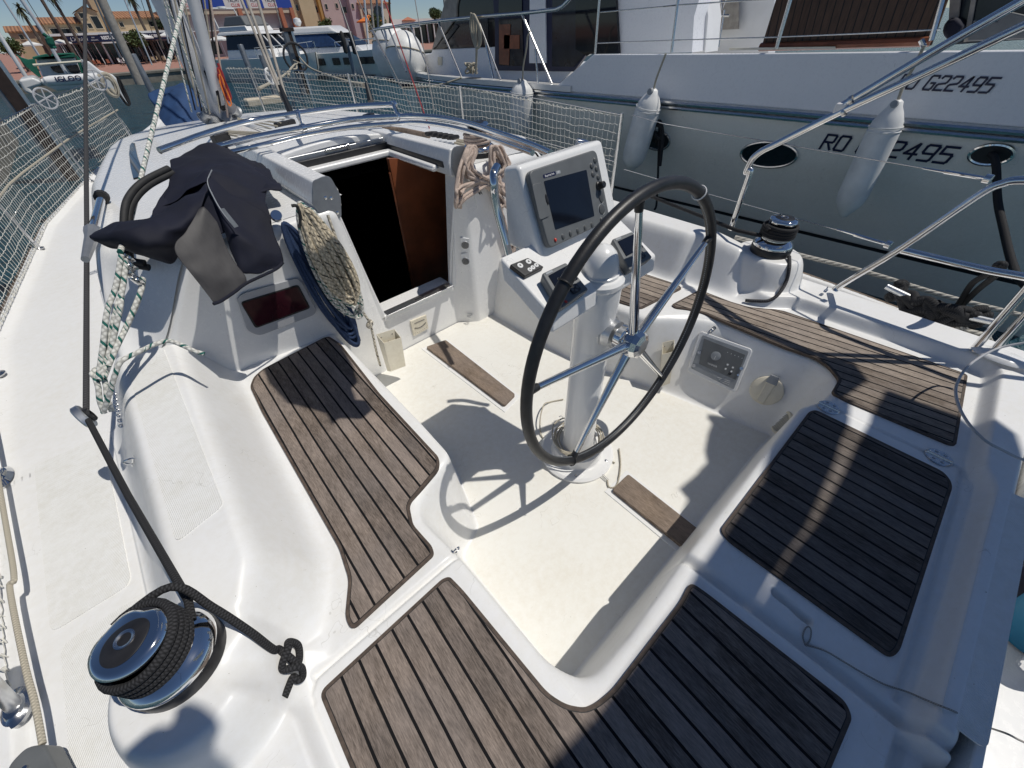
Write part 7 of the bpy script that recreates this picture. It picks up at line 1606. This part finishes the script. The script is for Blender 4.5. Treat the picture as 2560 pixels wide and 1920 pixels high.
box_px('green_side_cover', [(1390,1000),(1520,1120),(1740,1240),(1740,1320),(1650,1365),(1500,1350),(1440,1180)], 15.7, .1, 'green_cloth', CT, .01)
for q in ([(870,1150),(1060,1130),(1075,1150),(880,1170)], [(925,1230),(1110,1200),(1190,1340),(1070,1350),(980,1310)], [(1200,1210),(1430,1190),(1490,1330),(1400,1365),(1300,1340)]): box_px('window', q, 15.95, .02, 'glass_dark', CT)
box_px('hull', [(330,1470),(590,1420),(770,1500),(760,1570),(560,1640),(700,1800),(460,1700)], 14.6, 1.5, 'white_paint', CT, .05)
box_px('hull', [(1500,1090),(1640,1130),(1850,1300),(2080,1370),(2260,1560),(2420,1900),(2300,1950),(2100,1700),(1760,1500),(1620,1400)], 14.6, 1.5, 'white_paint', CT, .05)
mb = MB(); mb.tube([at(q1(610,1200), y=15.5), at(q1(1520,1130), y=15.5)], .022, 8); mb.build('cross_beam', 'cream_plastic', CT)
mb = MB(); mb.tube([at(q1(960,900), y=15.6), at(q1(1230,1360), y=15.6)], .035, 8); mb.build('mast', 'alu_mast', CT)
DG = empty('inflatable_dinghy', at(q1(1200,1500), y=14.2), 'white inflatable dinghy lettered IGLOO hanging between the hulls of the catamaran', 'dinghy')
A_, B_ = at(q1(800,1500), y=14.2), at(q1(1830,1430), y=14.2); mb = MB(); mb.tube([A_, A_.lerp(B_,.04), A_.lerp(B_,.15), B_], [.03,.07,.085,.085], 18); dt = mb.build('tube', 'white_paint', DG)
mb = MB(); mb.tube([at(q1(760,1500), y=14.3), at(q1(1000,1560), y=14.3), at(q1(1560,1590), y=14.3)], [.04,.11,.04], 18); mb.build('floor', 'fender', DG)
mid = at(q1(1265,1455), y=14.1); text('lettering', 'IGLOO', frame(mid+Vector((0,0,0)), (0,-1,.15), (B_-A_)), .12, 'blue_letter' if 'blue_letter' in MATS else 'navy_paint', DG, .004, 0, xs=1.15, bold=.003)
mb = MB(); mb.box((-9, 15, SEA-1), (-2.1, 22, .15)); struct('pontoon', mb, 'stone')
# far motor yachts, bows toward the viewer
def far_yacht(label, cx, cy, yaw, L_, W_, fb, mats_, parts):
    o = empty('motor_yacht', (cx, cy, SEA), label, 'motor yacht', None, 0); M_ = Matrix.Translation((cx, cy, SEA)) @ Matrix.Rotation(yaw, 4, 'Z')   # local +x = bow
    st = [(-.5,.98,1.0,.0),(-.2,1,1.0,.0),(.1,.97,1.02,.0),(.3,.80,1.07,.05),(.42,.48,1.12,.25),(.48,.2,1.16,.5),(.5,.02,1.18,.7)]
    vs = []; 
    for u, w_, h_, rk in st:
        x = u*L_; hw_ = W_/2*w_
        vs += [(x-rk*0, -hw_, fb*h_), (x-.25*rk, -hw_*.93, fb*.55), (x-.9*rk, -hw_*.72*(1-rk*.5), 0), (x-1.3*rk, 0, -.4), (x-.9*rk, hw_*.72*(1-rk*.5), 0), (x-.25*rk, hw_*.93, fb*.55), (x, hw_, fb*h_)]
    k = 7; fs = [(i*k+j, i*k+j+1, (i+1)*k+j+1, (i+1)*k+j) for i in range(len(st)-1) for j in range(k-1)]+[tuple(range(k))]
    mb = MB(); mb.add([M_ @ Vector(v_) for v_ in vs], fs); fixn(mb.build('hull', mats_[0], o, sharp=30))
    mb = MB(); top = [(u*L_, -W_/2*w_, fb*h_) for u, w_, h_, _ in st]+[(u*L_, W_/2*w_, fb*h_) for u, w_, h_, _ in st[::-1]]; mb.add([M_ @ Vector(v_) for v_ in top], [tuple(range(len(top)))], smooth=False); fixn(mb.build('deck', 'white_paint', o))
    for nm, mt_, v8, bv in parts:
        mb = MB(); mb.hexa([M_ @ Vector(v_) for v_ in v8]); fixn(mb.build(nm, mt_, o, bv, 3))
    for s in (-1, 1):
        R1 = [M_ @ Vector((u*L_, s*W_/2*w_*.96, fb*h_+.55)) for u, w_, h_, _ in st[2:]]
        mb = MB(); mb.tube(R1, .022, 6); mb.build('rail', 'steel', o)
        for p in R1[:-1]: mb = MB(); mb.tube([p, p-Vector((0,0,.55))], .018, 6); mb.build('rail_post', 'steel', o)
    return o, M_
def hx(xa, xb, ya, za, xc, xd, yb2, zb): return [(xa,-ya,za),(xb,-ya,za),(xb,ya,za),(xa,ya,za),(xc,-yb2,zb),(xd,-yb2,zb),(xd,yb2,zb),(xc,yb2,zb)]
bx1, by1 = 11.6, 34.5
o1, M1_ = far_yacht('white flybridge motor yacht moored bow toward the viewer beside the tall pile', 11.4, 38.5, math.radians(-68), 9.5, 3.3, 1.25, ('hull_white',), [
  ('wheelhouse', 'white_paint', hx(-2.6,2.2,1.25,1.2,-2.4,1.9,1.2,1.75), .06), ('windscreen', 'glass_dark', hx(-2.4,1.85,1.18,1.75,-2.2,.9,1.0,2.5), .03), ('roof', 'white_paint', hx(-2.9,1.2,1.2,2.5,-2.7,.9,1.1,2.68), .06),
  ('flybridge', 'white_paint', hx(-2.6,.3,1.05,2.68,-2.6,.1,1.0,2.95), .05), ('flybridge_canopy', 'grey_plastic', hx(-2.2,.2,.95,2.95,-1.9,-.3,.75,3.45), .08), ('foredeck_trunk', 'white_paint', hx(1.8,3.6,.9,1.25,1.9,3.2,.75,1.55), .08)])
for s in (-1, 0, 1):
    mb = MB(); mb.tube([M1_ @ Vector((1.88, s*.72, 1.75)), M1_ @ Vector((.93, s*.6, 2.52))], .05, 8); mb.build('window_pillar', 'white_paint', o1)
mb = MB(); A_ = [M1_ @ Vector(v_) for v_ in ((-2.6,-1.0,2.7),(-2.9,-.9,3.9),(-2.9,.9,3.9),(-2.6,1.0,2.7))]; mb.tube(A_, .05, 8); mb.build('radar_arch', 'white_paint', o1)
mb = MB(); mb.lathe([(0,.12),(.28,.10),(.30,0),(0,0)], Matrix.Translation((A_[1]+A_[2])/2), 18); mb.build('radar', 'white_paint', o1)
o2, M2_ = far_yacht('white coupe motor cruiser with blue cover along the cabin windows', 15.0, 35.2, math.radians(-52), 10.5, 3.5, 1.35, ('hull_white',), [
  ('superstructure', 'white_paint', hx(-3.4,3.0,1.3,1.3,-3.0,2.4,1.15,1.7), .10), ('side_cover', 'blue_cloth', hx(-3.0,1.2,1.26,1.7,-2.6,.3,1.02,2.35), .06), ('windscreen', 'glass_dark', hx(1.0,2.3,1.15,1.7,.2,.9,.98,2.35), .04),
  ('roof', 'white_paint', hx(-3.2,1.2,1.1,2.35,-2.4,.5,.9,2.75), .14), ('foredeck_hatch', 'grey_plastic_light', hx(3.2,3.7,.3,1.45,3.2,3.7,.3,1.5), .02)])
for u in (-.5, .6, 1.4, 2.6):
    w_ = .5 if u < 2 else 1.0; mb = MB(); mb.box((u, -1.75, .75), (u+w_, -1.60, 1.12), 0, M2_); mb.build('hull_window', 'glass_dark', o2, .03)
mb = MB(); mb.box((-5, -1.78, .10), (3.4, -1.50, .18), 0, M2_); mb.build('boot_stripe', 'dark_paint', o2)
c = M2_ @ Vector((-2.2,0,2.8)); mb = MB(); mb.lathe([(.0,.45),(.22,.38),(.26,.2),(.2,.1),(.1,0)], Matrix.Translation(c), 16); mb.build('radar_dome', 'white_paint', o2)
o3, M3_ = far_yacht('small distant white motorboat beyond the ball fenders', 25.0, 44, math.radians(-120), 6, 2.3, .95, ('hull_white',), [('cabin', 'white_paint', hx(-1.4,1.2,.85,.95,-1.2,.9,.8,1.25), .05), ('windscreen', 'glass_dark', hx(-1.2,.9,.8,1.25,-1.0,.4,.7,1.7), .03), ('roof', 'white_paint', hx(-1.3,.5,.8,1.7,-1.2,.4,.75,1.82), .05)])
# lines from the tall pile
for k, pts in enumerate(([(950,1050,26),(1130,1240,20),(1500,1400,12),(1830,1510,8),(2150,1580,6)], [(830,1110,26),(950,1160,25),(1150,1250,20)], [(930,1150,26),(760,1300,18),(620,1420,10),(200,1640,7)], [(740,1400,12),(790,1270,16),(880,1180,24),(900,1260,22),(830,1280,17)])):
    rope('dock_line', [at(q3(a, b_), y=yy) for a, b_, yy in pts], (.03,.03,.022,.03)[k], 'rope_cream', ('long pale dock line sagging right from the tall pile toward the net','short pale line looped beside the tall pile','pale dock line led left from the tall pile to the yacht','knotted pale strop below the tall pile')[k], 'rope', 'dock lines at the tall pile')
def loop_(name, c, rx, r_, mat, label):
    mb = MB(); mb.tube([c+Vector((rx*math.cos(a), 0, rx*math.sin(a))) for a in np.linspace(0, 6.283, 20, endpoint=False)], r_, 6, closed=True); tag(mb.build(name, mat, None), label, 'rope')
loop_('rope_coil', at(q3(880,1060), y=25.8), .55, .05, 'rope_grey', 'round grey rope coil hung on the tall pile')
rope('rope_hank', [at(z3(*q), y=6.4) for q in ((1090,850),(1180,820),(1260,900),(1300,1000),(1280,1060),(1200,1020),(1130,900),(1180,850),(1270,930),(1290,1040),(1220,980))], .018, 'rope_cream', 'cream rope hank hanging at the far end of the port net', 'rope')
rope('strap', [at(z3(*q), y=6.6) for q in ((1200,830),(1300,1010),(1400,1150),(1430,1140),(1400,1050),(1300,850),(1350,1000),(1420,1130))], .012, 'rope_black', 'black strap hanging beside the cream hank at the bow', 'strap')
